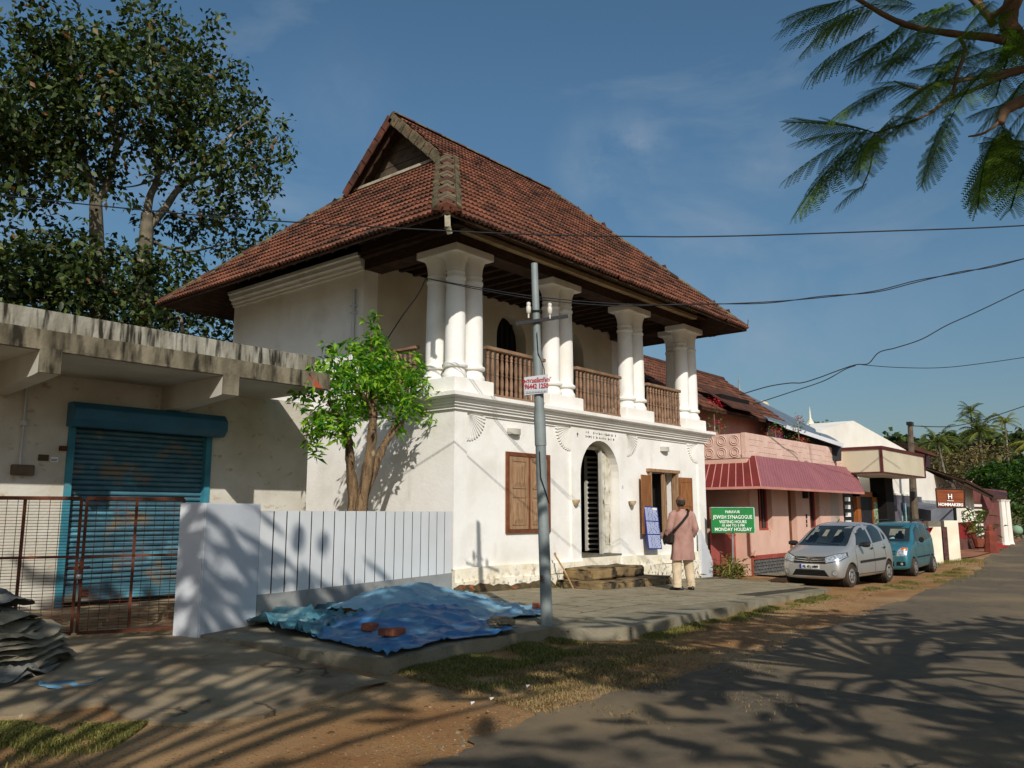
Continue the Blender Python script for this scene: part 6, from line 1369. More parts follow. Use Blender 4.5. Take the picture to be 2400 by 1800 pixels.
# head: egg shape with brow, nose, ears
bm=bmesh.new(); bmesh.ops.create_uvsphere(bm,u_segments=24,v_segments=18,radius=1)
for v in bm.verts:
    x,y,z=v.co; jaw=1-.28*max(0,-z)**1.2; v.co=Vector((x*.076*jaw,y*.098*(1-.10*max(0,-z)),z*.118))
    if y>.75 and -.35<z<.15 and abs(x)<.25: v.co.y+=.024*(1-abs(z+.15)*2.2)
    if y>.6 and .15<z<.35: v.co.y+=.006
    if y>.7 and .02<z<.16 and .2<abs(x)<.55: v.co.y-=.010
    if y>.7 and -.62<z<-.5 and abs(x)<.35: v.co.y+=.006
hd=obj('head',bm,skin,MAN,local=True,smooth='all'); hd.location=(0,.035,1.635); hd.rotation_euler=(.12,0,.30)
for s in (-1,1):
    e=obj('ear',MB().lathe([(.0,-.008),(.022,-.006),(.03,.004),(.02,.01),(0,.006)],(0,0,0),10),skin,hd,local=True,smooth=True); e.location=(s*.076,-.005,-.0); e.rotation_euler=(0,math.pi/2,0); e.scale=(1.15,.75,1)
# fringe of dark hair round a bald crown
bm=bmesh.new(); bmesh.ops.create_uvsphere(bm,u_segments=28,v_segments=18,radius=1)
dl=[v for v in bm.verts if v.co.z>.42 or v.co.z<-.62 or (v.co.y>.35 and v.co.z<1)]
bmesh.ops.delete(bm,geom=dl,context='VERTS')
for v in bm.verts:
    x,y,z=v.co; n_=1+.07*mn.noise(Vector((x*5,y*5,z*7)))+.02*random.random(); jaw=1-.24*max(0,-z)**1.2; v.co=Vector((x*.084*jaw,y*.106,z*.120))*n_
hair=obj('hair',bm,mat('black grey hair','1E1A18','4A423A',30,.8,.5,200,coord='obj'),hd,local=True,smooth='all'); md=hair.modifiers.new('s','SOLIDIFY'); md.thickness=.008
# garment lofts
def loft(name,rings,m,parent,n=24,caps=False,wavef=None,**k):
    vs=[]
    for i,(cx,cy,z,rx,ry) in enumerate(rings):
        for j in range(n):
            t=2*math.pi*j/n; w_=wavef(i,t,z) if wavef else 0
            vs.append((cx+(rx+w_)*math.cos(t),cy+(ry+w_)*math.sin(t),z+(.0 if i else .006*math.sin(3*t))))
    fs=[(i*n+j,i*n+(j+1)%n,(i+1)*n+(j+1)%n,(i+1)*n+j) for i in range(len(rings)-1) for j in range(n)]
    if caps: fs.append(tuple(range((len(rings)-1)*n,len(rings)*n)))
    return obj(name,MB().add(vs,fs),m,parent,local=True,smooth='all',**k)
pinkm=mat('dusty pink cotton','B08A7E','9F786C',6,.9,.5,60,coord='obj',c3='94655B',scale3=5,thr=(.55,.75),stretch3=(2.5,2.5,.8)); crm=mat('cream cotton','D9C6A9','C4AE8E',6,.9,.5,50,coord='obj',c3='A9906F',scale3=5,thr=(.58,.75),stretch3=(2.5,2.5,.6))
wv=lambda i,t,z: (.012*math.sin(5*t+z*3)+.007*math.sin(9*t-z*8)+.006*math.sin(z*34+2*t))*min(1,max(.25,(1.45-z)*1.4))
K=loft('kurta',[(0.0,.01,.56,.235,.165),(0,.0,.70,.225,.160),(0,.0,.86,.213,.152),(0,0,1.00,.198,.145),(0,0,1.10,.192,.140),(0,-.01,1.22,.198,.138),(0,-.012,1.34,.205,.130),(0,-.012,1.405,.195,.112),(0,-.008,1.445,.145,.088),(0,.0,1.475,.082,.070),(0,.004,1.50,.066,.064)],pinkm,MAN,28,wavef=wv)
def limb(name,pts,rs,m,parent,n=14,seed=0,amp=.004):
    P=[];R2=[]
    for i in range(len(pts)-1):
        for k in range(5): t=k/5; P.append(Vector(pts[i]).lerp(Vector(pts[i+1]),t)); R2.append(rs[i]+(rs[i+1]-rs[i])*t+amp*math.sin(k*2.6+i*2+seed))
    P.append(Vector(pts[-1])); R2.append(rs[-1]); return obj(name,MB().tube(P,R2,n,False),m,parent,local=True,smooth='all')
limb('sleeve',[(-.12,-.01,1.42),(-.185,-.015,1.385),(-.27,-.06,1.14),(-.285,.0,1.05)],[.075,.078,.062,.060],pinkm,MAN,seed=1); limb('sleeve',[(.12,-.01,1.42),(.185,-.015,1.385),(.26,-.03,1.13),(.235,.07,1.0)],[.075,.078,.062,.058],pinkm,MAN,seed=3)
limb('cuff',[(-.283,-.02,1.09),(-.288,.01,1.04)],[.067,.066],pinkm,MAN)
limb('trouser_leg',[(-.085,0,.80),(-.12,.02,.48),(-.135,-.02,.16),(-.137,-.015,.07)],[.105,.092,.080,.082],crm,MAN,seed=1,amp=.006); limb('trouser_leg',[(.085,0,.80),(.13,.05,.48),(.15,.02,.16),(.153,.02,.07)],[.105,.092,.080,.082],crm,MAN,seed=4,amp=.006)
shm=mat('dark brown shoe','2A221D','1E1815',4,.4,spec=.5,coord='obj')
for (x,y,r) in ((-.137,.03,.75),(.165,.06,-.15)):
    bm=bmesh.new(); bmesh.ops.create_uvsphere(bm,u_segments=16,v_segments=10,radius=1)
    for v in bm.verts: 
        a,b,c=v.co; v.co=Vector((a*.05*(1-.15*b),b*.145,max(-.55,c)*.058*(1.25-.55*b)+.034))
    sh_=obj('shoe',bm,shm,MAN,local=True,smooth='all'); sh_.location=(x,y,0); sh_.rotation_euler=(0,0,r)
# hands with five fingers
for s,w_,el in ((-1,J['wl'],J['el']),(1,J['wr'],J['er'])):
    w=Vector(w_); d=(w-Vector(el)).normalized(); sdv=Vector((0,1,0)).cross(d).normalized(); sdv=Vector((.25*s,.95,.1)); sdv=(sdv-d*sdv.dot(d)).normalized(); nr_=d.cross(sdv)*s
    V=[w-d*.02,w+d*.05,w+d*.085]; E2=[(0,1),(1,2)]; R2=[.026,(.036,.018),(.036,.016)]
    for q,(o_,ln) in enumerate(((-.028,.058),(-.010,.07),(.010,.075),(.029,.068))):
        b0=len(V); base_=w+d*.075+sdv*o_; V+=[base_,base_+d*ln*.55-nr_*.012,base_+d*ln*.9-nr_*.035]; E2+=[(2,b0),(b0,b0+1),(b0+1,b0+2)]; R2+=[.010,.009,.0075]
    b0=len(V); V+=[w+d*.02+sdv*.03,w+d*.055+sdv*.058-nr_*.012,w+d*.085+sdv*.060-nr_*.028]; E2+=[(0,b0),(b0,b0+1),(b0+1,b0+2)]; R2+=[.013,.011,.009]
    skinmesh('hand',[tuple(v) for v in V],E2,R2,skin,MAN,1)
obj('watch',MB().tube([Vector(J['wl'])-Vector((0,.02,-.03)),Vector(J['wl'])-Vector((0,.008,-.012))],[.036,.036],12),M_black,MAN,local=True)
# bag
BG=thing('shoulder_bag','dark brown shoulder bag hanging at the left hip of the man in pink','bag',(0,0,0)); BG.location=MAN.location; BG.rotation_euler=MAN.rotation_euler; BG.scale=MAN.scale
bm=bmesh.new(); bmesh.ops.create_cube(bm,size=1); bmesh.ops.bevel(bm,geom=bm.edges[:],offset=.18,segments=3,affect='EDGES')
for v in bm.verts: v.co=Vector((v.co.x*.10*(1.2-.4*v.co.z),v.co.y*.30,v.co.z*.24))
mbg=mat('dark brown canvas bag','2E2320','221A18',8,.8,.3,60,coord='obj'); bd=obj('bag_body',bm,mbg,BG,local=True,smooth=True); bd.location=(-.265,.02,.97); bd.rotation_euler=(.1,.12,.1)
stp_=[(-.24,-.06,1.06),(-.19,-.140,1.13),(-.06,-.175,1.27),(.06,-.155,1.40),(.10,-.09,1.475),(.11,.0,1.485),(.06,.12,1.40),(-.1,.165,1.2),(-.24,.1,1.05)]
sp=[]
for i in range(len(stp_)-1):
    for k in range(4): sp.append(Vector(stp_[i]).lerp(Vector(stp_[i+1]),k/4))
b=MB()
for i in range(len(sp)-1): b.bar(sp[i],sp[i+1]+(sp[i+1]-sp[i])*.1,.045,.012,Vector((sp[i].x,sp[i].y,0)))
obj('strap',b,mbg,BG,local=True)
# ================= vegetation =================
def tree(name,label,cat,base,limbs,clumps,bark,leafm,lsize,dens,group=None,per=14,sub=.35,aspect=.5,up=.3,droop=.2,jit=.35):
    T=thing(name,label,cat,base,group=group)
    tb=MB()
    for pts,rs in limbs: tb.tube(pts,rs,9)
    obj('trunk',tb,bark,T,smooth='all')
    P=clump_points(clumps,dens,sub,per); leaves('crown',P,lsize,leafm,T,up_bias=up,aspect=aspect,droop=droop,jit=jit); return T
def spline(pts,n=5):
    P=[Vector(p) for p in pts]; out=[]
    for i in range(len(P)-1):
        p0=P[max(i-1,0)];p1=P[i];p2=P[i+1];p3=P[min(i+2,len(P)-1)]
        for k in range(n): t=k/n; out.append(.5*((2*p1)+(-p0+p2)*t+(2*p0-5*p1+4*p2-p3)*t*t+(-p0+3*p1-3*p2+p3)*t**3))
    out.append(P[-1]); return out
def taper(n,a,b): return [a+(b-a)*i/(n-1) for i in range(n)]
def limbp(pts,a,b,n=5): s=spline(pts,n); return (s,taper(len(s),a,b))
mdark=leafmat('dark glossy leaves','18290F','536230','7A5230',.2,.28)
YT=10.5
def T1(x,y,dy=0): return PY(x,y,YT+dy)
rr=random.Random(21)
mp_T=float((T1(400,300)-CAM)@fh)/F
def CL(lst,jy=1.6): return [(T1(x,y,rr.uniform(-jy,jy)),(r*mp_T*.9,r*mp_T,(r if not rz else rz[0])*mp_T*.9)) for x,y,r,*rz in lst]
tA=CL([(110,70,80),(200,110,85),(130,180,95),(60,240,90),(190,250,100),(100,330,95),(30,380,80),(200,350,90),(60,450,70,45),(150,400,70),(250,160,70),(20,300,80),(-60,330,110),(-80,200,110),(250,430,50,35),(290,470,35,25),(100,120,60),(-40,450,80,50)])
gA=PY(232,1000,YT); 
tree('broadleaf_tree','left hand tall dark glossy leaved tree with a pale banded trunk','tree',(gA[0],YT,0),[limbp([(gA[0],YT,-.2),T1(232,760),T1(228,640),T1(226,545),T1(224,470)],.26,.15),limbp([T1(224,480),T1(205,400),T1(170,350),T1(120,320),T1(60,290)],.12,.03),limbp([T1(224,480),T1(250,430),T1(268,360),T1(275,300),T1(240,200)],.12,.03),limbp([T1(205,410),T1(185,300),T1(180,200),T1(170,90)],.08,.02),limbp([T1(170,350),T1(100,420),T1(30,440)],.05,.015),limbp([T1(268,360),T1(300,300),T1(320,200)],.05,.015)],tA,M_bark2,mdark,.18,205,droop=.5,aspect=.62)
tB=CL([(330,40,60),(300,100,60),(380,90,80),(440,130,75),(330,190,90),(420,220,90),(500,190,70),(540,170,40),(300,290,60),(390,310,90),(470,300,85),(550,260,75),(600,270,50),(590,340,75),(650,310,45),(660,380,50),(540,400,75),(610,440,55),(620,490,35,25),(480,400,70),(400,400,50),(360,370,50),(560,480,70,45),(480,490,60,40),(520,530,70,50),(590,560,50,40),(430,540,60,45),(370,520,50,40),(640,540,30,22),(560,600,60),(510,50,22)])
gB=T1(340,1000)
tree('broadleaf_tree','right hand tall dark tree with forked grey limbs beside the tiled roof','tree',(gB[0],YT,0),[limbp([(gB[0],YT,-.2),T1(335,760),T1(335,640),T1(342,560),T1(345,500)],.27,.16),limbp([T1(345,500),T1(352,460),T1(370,410),T1(360,330),T1(355,200),T1(350,80)],.12,.02),limbp([T1(342,540),T1(385,490),T1(420,440),T1(480,380),T1(560,300),T1(620,270)],.13,.02),limbp([T1(420,440),T1(480,410),T1(560,390),T1(640,370)],.07,.02),limbp([T1(370,410),T1(440,340),T1(470,220)],.06,.015),limbp([T1(385,490),T1(460,520),T1(560,500)],.05,.015),limbp([T1(365,420),T1(320,435),T1(280,440)],.035,.01),limbp([T1(342,560),T1(440,590),T1(560,560)],.05,.015)],tB,M_bark2,mdark,.18,205,droop=.5,aspect=.62)
tC=CL([(40,620,90),(130,610,90),(210,640,90),(290,650,80),(80,710,90),(180,720,90),(280,740,80),(360,680,80),(430,640,70),(400,740,70),(480,720,60),(500,770,55),(330,790,70),(440,800,60),(-40,680,100),(530,800,40),(220,800,80),(60,790,80),(250,590,45),(330,610,50)],1.0)
gC=T1(150,1000)
tree('understorey_tree','lower dense dark foliage mass rising just behind the shop parapet','tree',(gC[0],YT-1,0),[limbp([(gC[0],YT-1,-.2),T1(150,820,-1),T1(125,735,-1)],.12,.03),limbp([(T1(430,1000)[0],YT-1,-.2),T1(430,820,-1),T1(420,740,-1)],.10,.03)],tC,M_bark2,mdark,.18,230,droop=.4,aspect=.6)
# yellowish background palm and shrubs behind the shop
mpalm=leafmat('palm leaflet green','2F4A1E','7E8A34',None,.3,.4); mpalmy=leafmat('palm leaflet yellow green','6E7A2A','B5A648',None,.3,.4)
def frond_pts(c,az,el,L_,droop,n=9):
    P=[]; d=Vector((math.cos(az)*math.cos(el),math.sin(az)*math.cos(el),math.sin(el))); p=Vector(c)
    for i in range(n): P.append(p.copy()); p=p+d*(L_/(n-1)); d.z-=droop*(.3+i/(n-1)); d.normalize()
    return P
def palm(label,c,h,L_,nf,m,seed,name='coconut_palm',group=None,lean=(0,0),m2=None):
    r=random.Random(seed); c=Vector(c); T=thing(name,label,'palm tree',(c.x+lean[0],c.y+lean[1],c.z-h),group=group)
    obj('trunk',MB().tube(spline([(c.x+lean[0],c.y+lean[1],c.z-h),(c.x+lean[0]*.35,c.y+lean[1]*.35,c.z-h*.45),c],5),taper(11,L_*.062,L_*.04),8),M_bark2,T,smooth='all')
    rb=MB(); 
    V=[];Fc=[];T1_=[];mm=[]
    for k in range(nf):
        az=2*math.pi*k/nf*2.4+r.uniform(-.2,.2); el=r.uniform(-.35,1.25); P=frond_pts(c,az,el,L_*r.uniform(.8,1.1),.30 if el>0 else .2); rb.tube(P,taper(len(P),L_*.012,L_*.003),4,False)
        tt_=r.random()*.5+(.5 if el<.1 else 0)
        for i in range(1,len(P)):
            d=(P[i]-P[i-1]); seg=d.length; d.normalize(); s=d.cross(Vector((0,0,1))).normalized()
            for q in range(4):
                b=P[i-1]+d*seg*q/4; f=(i-1+q/4)/(len(P)-1); ll=L_*.24*math.sin(math.pi*min(1,.12+f*.88))**.6
                for sg_ in (-1,1):
                    tip=b+s*sg_*ll*.75+d*ll*.55+Vector((0,0,-ll*r.uniform(.25,.6))); w_=d*seg*.10
                    n0=len(V); V+=[tuple(b-w_),tuple(b+w_),tuple(tip)]; Fc.append((n0,n0+1,n0+2)); T1_.append(min(1,max(0,tt_+r.uniform(-.12,.12))))
    obj('frond_ribs',rb,MATS.get('palm rib') or mat('palm rib','8A8046',None),T,smooth=False)
    o=MB(); o.v=V; o.f=Fc; obj('fronds',o,m,T,tint=T1_,kind='stuff',recalc=False); return T
palm('yellowing palm behind the shop at the left picture edge',T1(-20,640,6),9,3.0,16,mpalmy,3)
palm('low palm fronds showing between the dark tree and the tiled eave',T1(395,720,3),7,1.8,14,mpalmy,5)
# young tree behind the white fence
myoung=leafmat('bright spring leaves','35701A','96BC36',None,.42,.4)
YY=.45
def Q(x,y,dy=0): return PY(x,y,YY+dy)
mq=float((Q(860,900)-CAM)@fh)/F; gq=Q(800,1385)
cl=[(Q(x,y,dy),(r*mq,r*mq*1.3,r*mq*.85)) for x,y,r,dy in ((870,880,62,0),(800,890,55,-.3),(740,880,48,-.2),(930,900,55,.2),(860,940,55,.3),(800,960,50,0),(755,990,42,-.2),(925,950,48,.1),(970,920,40,.3),(875,820,45,.1),(915,865,45,.2),(830,850,45,-.2),(790,1010,38,.1),(745,1030,28,-.1),(950,965,32,.2),(985,955,26,.3))]
spr=[((868,760),20),((868,775),16),((866,800),16),((905,815),15),((775,815),22),((765,850),18),((735,865),20),((700,860),16),((715,900),20),((690,925),14),((720,935),18),((960,860),22),((975,830),16),((955,890),18),((1000,895),18),((1015,935),20),((1008,975),14),((835,815),22),((735,1020),18),((740,1060),16),((930,1010),10)]
cl2=[(Q(x,y,rr.uniform(-.3,.3)),(r*mq,r*mq,r*mq)) for (x,y),r in spr]
YT_=thing('young_tree','small bright green tree with a ridged triple trunk behind the white fence','tree',(gq[0],YY,-.03))
tb=MB()
for pts,a,b in (([(gq[0],YY,-.1),Q(808,1300),Q(828,1190,.05),Q(822,1100,.1),Q(818,1040,.1)],.14,.07),([(gq[0]+.1,YY-.05,-.1),Q(838,1300,-.05),Q(848,1180,-.1),Q(868,1060,-.1),Q(875,980,0)],.14,.075),([(gq[0]+.2,YY,-.1),Q(850,1300),Q(850,1180),Q(885,1080),Q(905,1035,.1),Q(940,990,.2)],.12,.05),([Q(818,1040,.1),Q(800,990,0),Q(770,940,-.2)],.08,.03),([Q(875,980,0),Q(872,900,0),Q(868,780,0)],.08,.008),([Q(875,960,0),Q(830,900,-.1),Q(775,840,-.2)],.05,.01),([Q(905,1035,.1),Q(950,950,.2),Q(1000,900,.2)],.05,.008),([Q(818,1040,.1),Q(790,1020,.2),Q(750,1020,0)],.04,.01)):
    s=spline(pts,6); R2=[v*(1+.10*math.sin(i*1.3)+.05*math.sin(i*2.9)) for i,v in enumerate(taper(len(s),a,b))]; tb.tube(s,R2,12)
obj('trunk',tb,M_bark,YT_,smooth='all')
P=np.concatenate([clump_points(cl,1050,.16,9),clump_points(cl2,2200,.09,7)])
leaves('crown',P,.15,myoung,YT_,up_bias=.5,aspect=.36,droop=.35,jit=.4)
# ---- overhanging feathery tree at the right, its crown also shades the road ----
TRB=CAM+fh*3.4+rt*5.2; TRB[2]=g(TRB[0])-.05
FT=thing('rain_tree','spreading feather leaved roadside tree overhanging the upper right corner','tree',tuple(TRB))
mfe=leafmat('feathery leaflets','24421A','748E2E','C9B23A',.42,.4)
def frondmesh(seed,L_=.5,npin=14,nl=13,full=True):
    r=random.Random(seed); V=[];Fc=[];T_=[]
    rach=[]; 
    for i in range(npin+1): f=i/npin; rach.append(Vector((L_*f,0,-.22*L_*f*f)))
    for i in range(1,npin+1):
        f=i/npin; pl=L_*.30*math.sin(math.pi*(.12+.80*f))**.7
        for s in (-1,1):
            ang=1.02-.45*f+r.uniform(-.1,.1); d=Vector((math.cos(ang),s*math.sin(ang),-.45+r.uniform(-.15,.1))).normalized(); b=rach[i]
            if full:
                for j in range(nl):
                    q=(j+.5)/nl; c=b+d*pl*q+Vector((0,0,-.14*pl*q*q)); ls=pl/nl*1.5*(1.1-.4*q)
                    for s2 in (-1,1):
                        sd=Vector((-d.y*s2,d.x*s2,0)).normalized(); tip=c+sd*ls*1.05+d*ls*.45+Vector((0,0,-.1*ls)); n0=len(V)
                        V+=[tuple(c-d*ls*.26),tuple(c+d*ls*.28),tuple(tip+d*ls*.14),tuple(tip-d*ls*.26)]; Fc.append((n0,n0+1,n0+2,n0+3)); T_.append(min(.95,max(0,.15+.5*r.random()+.25*f)))
            else:
                n0=len(V); sd=Vector((-d.y,d.x,0)).normalized()*pl*.20; V+=[tuple(b-sd*.6),tuple(b+sd*.6),tuple(b+d*pl*.6+sd+Vector((0,0,-.05*pl))),tuple(b+d*pl+Vector((0,0,-.14*pl))),tuple(b+d*pl*.6-sd+Vector((0,0,-.05*pl)))]; Fc.append((n0,n0+1,n0+2,n0+3,n0+4)); T_.append(r.random()*.9)
    for i in range(npin):
        a,b=rach[i],rach[i+1]; w_=Vector((0,.004,0)); n0=len(V); V+=[tuple(a-w_),tuple(a+w_),tuple(b+w_),tuple(b-w_)]; Fc.append((n0,n0+1,n0+2,n0+3)); T_.append(.2)
    return V,Fc,T_
FMs=[]
for sd in range(3):
    V,Fc,T_=frondmesh(sd); me=bpy.data.meshes.new('leaf_frond'); me.from_pydata(V,[],Fc); me.materials.append(mfe); a=me.attributes.new('tint','FLOAT','FACE'); a.data.foreach_set('value',np.array(T_,dtype=np.float32)); FMs.append(me)
def B(x,y,d=4.2): return PD(x,y,d)
org=Vector(ORG[FT.name])
limbs=[([tuple(TRB),tuple(TRB+np.array([-.1,.2,1.8])),B(2600,330,3.8),B(2470,150,4.2),B(2375,85,4.4)],.15,.05),([B(2400,110,4.3),B(2362,50,4.3),B(2395,-60,4.2),B(2440,-300,4)],.055,.04),
 ([B(2375,100,4.3),B(2320,88,4.3),B(2240,80,4.2),B(2130,60,4.1),B(2030,10,4.0),B(1900,-80,4)],.028,.008),([B(2400,160,4.1),B(2330,175,4.1),B(2245,190,4.1),B(2160,208,4.1),B(2095,190,4.1)],.017,.004),
 ([B(2420,160,4.1),B(2350,180,4.1),B(2270,215,4.1),B(2220,235,4.1),B(2160,275,4.1),B(2050,312,4.1)],.017,.005),([B(2250,90,4.2),B(2262,120,4.2),B(2245,170,4.1),B(2232,225,4.1)],.011,.009),([B(2480,200,3.8),B(2400,235,3.7),B(2355,260,3.7),B(2345,290,3.7)],.035,.018),([B(2360,270,3.7),B(2310,310,3.7),B(2270,320,3.7)],.009,.004),
 ([B(2330,60,4.3),B(2310,30,4.3),B(2270,-10,4.3),B(2200,-80,4.2)],.022,.014),([B(2050,312,4.1),B(2040,390,4.1),B(2020,440,4.1)],.006,.003),([B(2290,-10,4.3),B(2320,40,4.3),B(2390,-20,4.1)],.02,.014)]
tb=MB()
for pts,a,b in limbs: s=spline(pts,6); tb.tube(s,[v*(1+.06*math.sin(i*2.1)) for i,v in enumerate(taper(len(s),a,b))],9)
fr_list=[]  # (base pixel, tip pixel, depth)
for (bx,by,tx,ty) in ((2030,20,1838,60),(2060,60,1900,150),(2060,10,1880,30),(2120,70,1990,130),(2200,85,2050,120),(2280,100,2130,175),(2120,120,2040,150),(2160,200,2060,170),(2230,190,2110,190),(2300,180,2160,170),(2090,205,1960,250),(2180,215,2080,280),(2050,312,1870,290),(2030,312,1860,410),(2040,320,1845,450),(2100,280,2000,330),(2160,275,2060,290),(2230,250,2125,410),(2330,330,2260,440),(2350,310,2270,440),(2345,290,2400,380),(2300,320,2420,330),(2380,240,2270,260),(2400,110,2290,130),(2380,20,2300,60),(2260,20,2180,40),(2330,150,2240,200),(2410,180,2340,240),(2000,0,1850,10),(2150,20,2060,-5),(2050,312,2005,370),(2030,440,1975,440),(2240,140,2130,150),(2350,60,2430,140),(2370,300,2330,420),(2230,0,2120,70),(2400,60,2330,150),(2390,200,2300,290),(2420,260,2360,330),(2300,60,2200,110),(2180,60,2080,90),(2330,0,2250,50),(2420,330,2370,440),(2250,200,2170,250)):
    for q in range(2):
        d=rr.uniform(3.8,4.5); j=(0,0,0,0) if q==0 else [rr.uniform(-38,38) for _ in range(4)]; fr_list.append((B(bx+j[0]*.5,by+j[1]*.5,d),B(tx+j[2],ty+j[3],d+rr.uniform(-.35,.35))))
fm0=True
for a,b in fr_list:
    a=Vector(a);b=Vector(b); xa=(b-a); Ls=xa.length; xa.normalize(); za=Vector((rr.uniform(-.4,.4),rr.uniform(-.4,.4),1)); za=(za-xa*za.dot(xa)).normalized(); ya=za.cross(xa); k=min(Ls,.62)/.5
    o=bpy.data.objects.new('leaf_frond',rr.choice(FMs)); COL.objects.link(o); o.parent=FT; c=a-org
    o.matrix_local=Matrix(((xa.x*k,ya.x*k,za.x*k,c.x),(xa.y*k,ya.y*k,za.y*k,c.y),(xa.z*k,ya.z*k,za.z*k,c.z),(0,0,0,1)))
# rest of the crown, outside the picture: limbs with fronds at their ends
SV,SF,ST=frondmesh(9,full=False,npin=12)
SV=np.array(SV)
def crown(root_,centre,R_,n_limb,nfr,seed,keepout=True,zr=(.0,1.)):
    r=random.Random(seed); V=[];Fc=[];T_=[]; nv=0
    tips=[]
    for k in range(n_limb):
        for t in range(60):
            a=r.uniform(0,2*math.pi); rad=R_*math.sqrt(r.uniform(.1,1)); e=Vector((centre[0]+rad*math.cos(a),centre[1]+rad*math.sin(a),centre[2]+r.uniform(-.7,.9)*(1.2-.4*rad/R_)))
            if ok(e): break
        s=spline([root_,Vector(root_).lerp(e,.45)+Vector((0,0,.8)),e],6)
        s=[p for p in s]
        if all(ok(p,40) for p in s): tb.tube(s,taper(len(s),.07,.012),6); tips.append((e,s))
        else: tips.append((e,None))
    for e,s in tips:
        for j in range(nfr//n_limb):
            for t in range(12):
                c=e+Vector((r.gauss(0,.55),r.gauss(0,.55),r.gauss(0,.25)))
                if ok(c,260): break
            else: continue
            az=r.uniform(0,2*math.pi); L_=r.uniform(.8,1.35); ca,sa=math.cos(az)*L_,math.sin(az)*L_
            M_=np.array([[ca,-sa,0],[sa,ca,0],[0,0,L_]]); tl=r.uniform(-.5,.2); M_=M_@np.array([[math.cos(tl),0,math.sin(tl)],[0,1,0],[-math.sin(tl),0,math.cos(tl)]])
            V.append(SV@M_.T+np.array(c)); Fc+= [tuple(i+nv for i in f) for f in SF]; nv+=len(SV); T_+=ST
    return np.concatenate(V),Fc,T_
def ok(p,mg=120):
    u,v,a=proj(p)
    return a<.3 or not (-mg<u<2400+mg and -mg<v<1800+mg)
V,Fc,T_=crown(tuple(TRB+np.array([-.1,.3,3.4])),(TRB[0]-1.0,TRB[1]-1.1,5.4),5.2,30,960,4)
obj('trunk',tb,M_barkred,FT,smooth='all')
mb=MB(); mb.v=[tuple(p) for p in V]; mb.f=Fc; obj('upper_crown',mb,mfe,FT,tint=T_,kind='stuff',recalc=False)
# second roadside tree behind the camera to the left: its thin crown dapples the forecourt
TL_=CAM-fh*5.2-rt*1.8; TL_[2]=-.1
F2=thing('rain_tree','open crowned roadside tree across the road from the shop','tree',tuple(TL_)); tb=MB()
tb.tube(spline([tuple(TL_),tuple(TL_+np.array([.2,.1,2.2])),tuple(TL_+np.array([.3,.4,4.6]))],5),taper(11,.28,.18),10)
ok=(lambda o_: (lambda p,mg=120: o_(p,mg)))(ok)
V,Fc,T_=crown(tuple(TL_+np.array([.3,.4,4.4])),(TL_[0]+1.2,TL_[1]+.4,7.2),6.0,44,1700,12)
obj('trunk',tb,M_barkred,F2,smooth='all'); mb=MB(); mb.v=[tuple(p) for p in V]; mb.f=Fc; obj('crown',mb,mfe,F2,tint=T_,kind='stuff',recalc=False)
# ---- hillside far right ----
def hillz(u): return 0
hm=bmesh.new(); 
hp=[]
for i in range(30):
    x=2080+ (2700-2080)*i/29; y=1030-30*math.sin(i*.23)+ (60 if x<2140 else 0)*(1-(x-2080)/60)
    hp.append((PD(x,1290,150),PD(x,y+25,170)))
hv=[];hf=[]
for j in range(8):
    for a,b in hp: p=np.array(a)+(np.array(b)-np.array(a))*(j/7)**1.0; hv.append((p[0],p[1],p[2]-(1.5 if j==0 else 0)))
for j in range(7):
    for i in range(29): hf.append((j*30+i,j*30+i+1,(j+1)*30+i+1,(j+1)*30+i))
o=obj('hill',MB().add(hv,hf),mat('hillside earth','4E4A2A','3C4022',.2,.95),None,kind='structure',smooth='all')
mhill=leafmat('hill foliage','1C2E14','4A5A28',None,.2,.6); mscrub=leafmat('dry scrub twigs','5A4E36','8A7A50',None,.2,.8); mgul=leafmat('layered green foliage','22401A','4F7028',None,.35,.5)
cls=[]; r=random.Random(31)
for k in range(70):
    x=r.uniform(2090,2480); yb=r.uniform(1035,1160); yt=1005+12*math.sin(x*.03)+ (0 if x>2300 else 22); D=150-(yb-1035)*.5
    y=max(yt+14,yb-20); rad=r.uniform(12,20); cls.append((PD(x,y,D),(rad*D/F*1.3,rad*D/F*1.3,rad*D/F)))
T=thing('hill_wood','distant dark green wood covering the hillside at the right','wood',PD(2300,1150,140)); T['kind']='stuff'
leaves('hill_foliage',clump_points(cls,3.4,1.4,10),1.35,mhill,T,aspect=.7)
def bush(name,label,cat,lst,D,m,ls,dens,asp=.5,sub=.5,per=12,tr=True,base_y=1260,up=.3):
    sc=D/F; c0=PD(lst[0][0],base_y,D); T=thing(name,label,cat,(c0[0],c0[1],-.5))
    lim=MB(); 
    for x,y,rx,rz in lst: e=PD(x,y,D); lim.tube(spline([(c0[0],c0[1],-.5),tuple(np.array([c0[0],c0[1],0])*.4+e*.6-np.array([0,0,rz*sc*.5])),tuple(e)],4),taper(9,.14,.03),5)
    obj('trunk',lim,M_bark2,T)
    leaves('crown',clump_points([(PD(x,y,D+r.uniform(-2,2)),(rx*sc,rx*sc,rz*sc)) for x,y,rx,rz in lst],dens,sub,per),ls,m,T,aspect=asp,up_bias=up); return T
bush('scrub_tree','bare brownish scrub trees below the palms','tree',[(2170,1075,30,25),(2205,1080,35,28),(2250,1070,35,25),(2290,1065,30,22),(2225,1110,35,25),(2270,1105,35,22),(2330,1060,35,20),(2190,1115,25,22)],85,mscrub,.5,24,.25,.9)
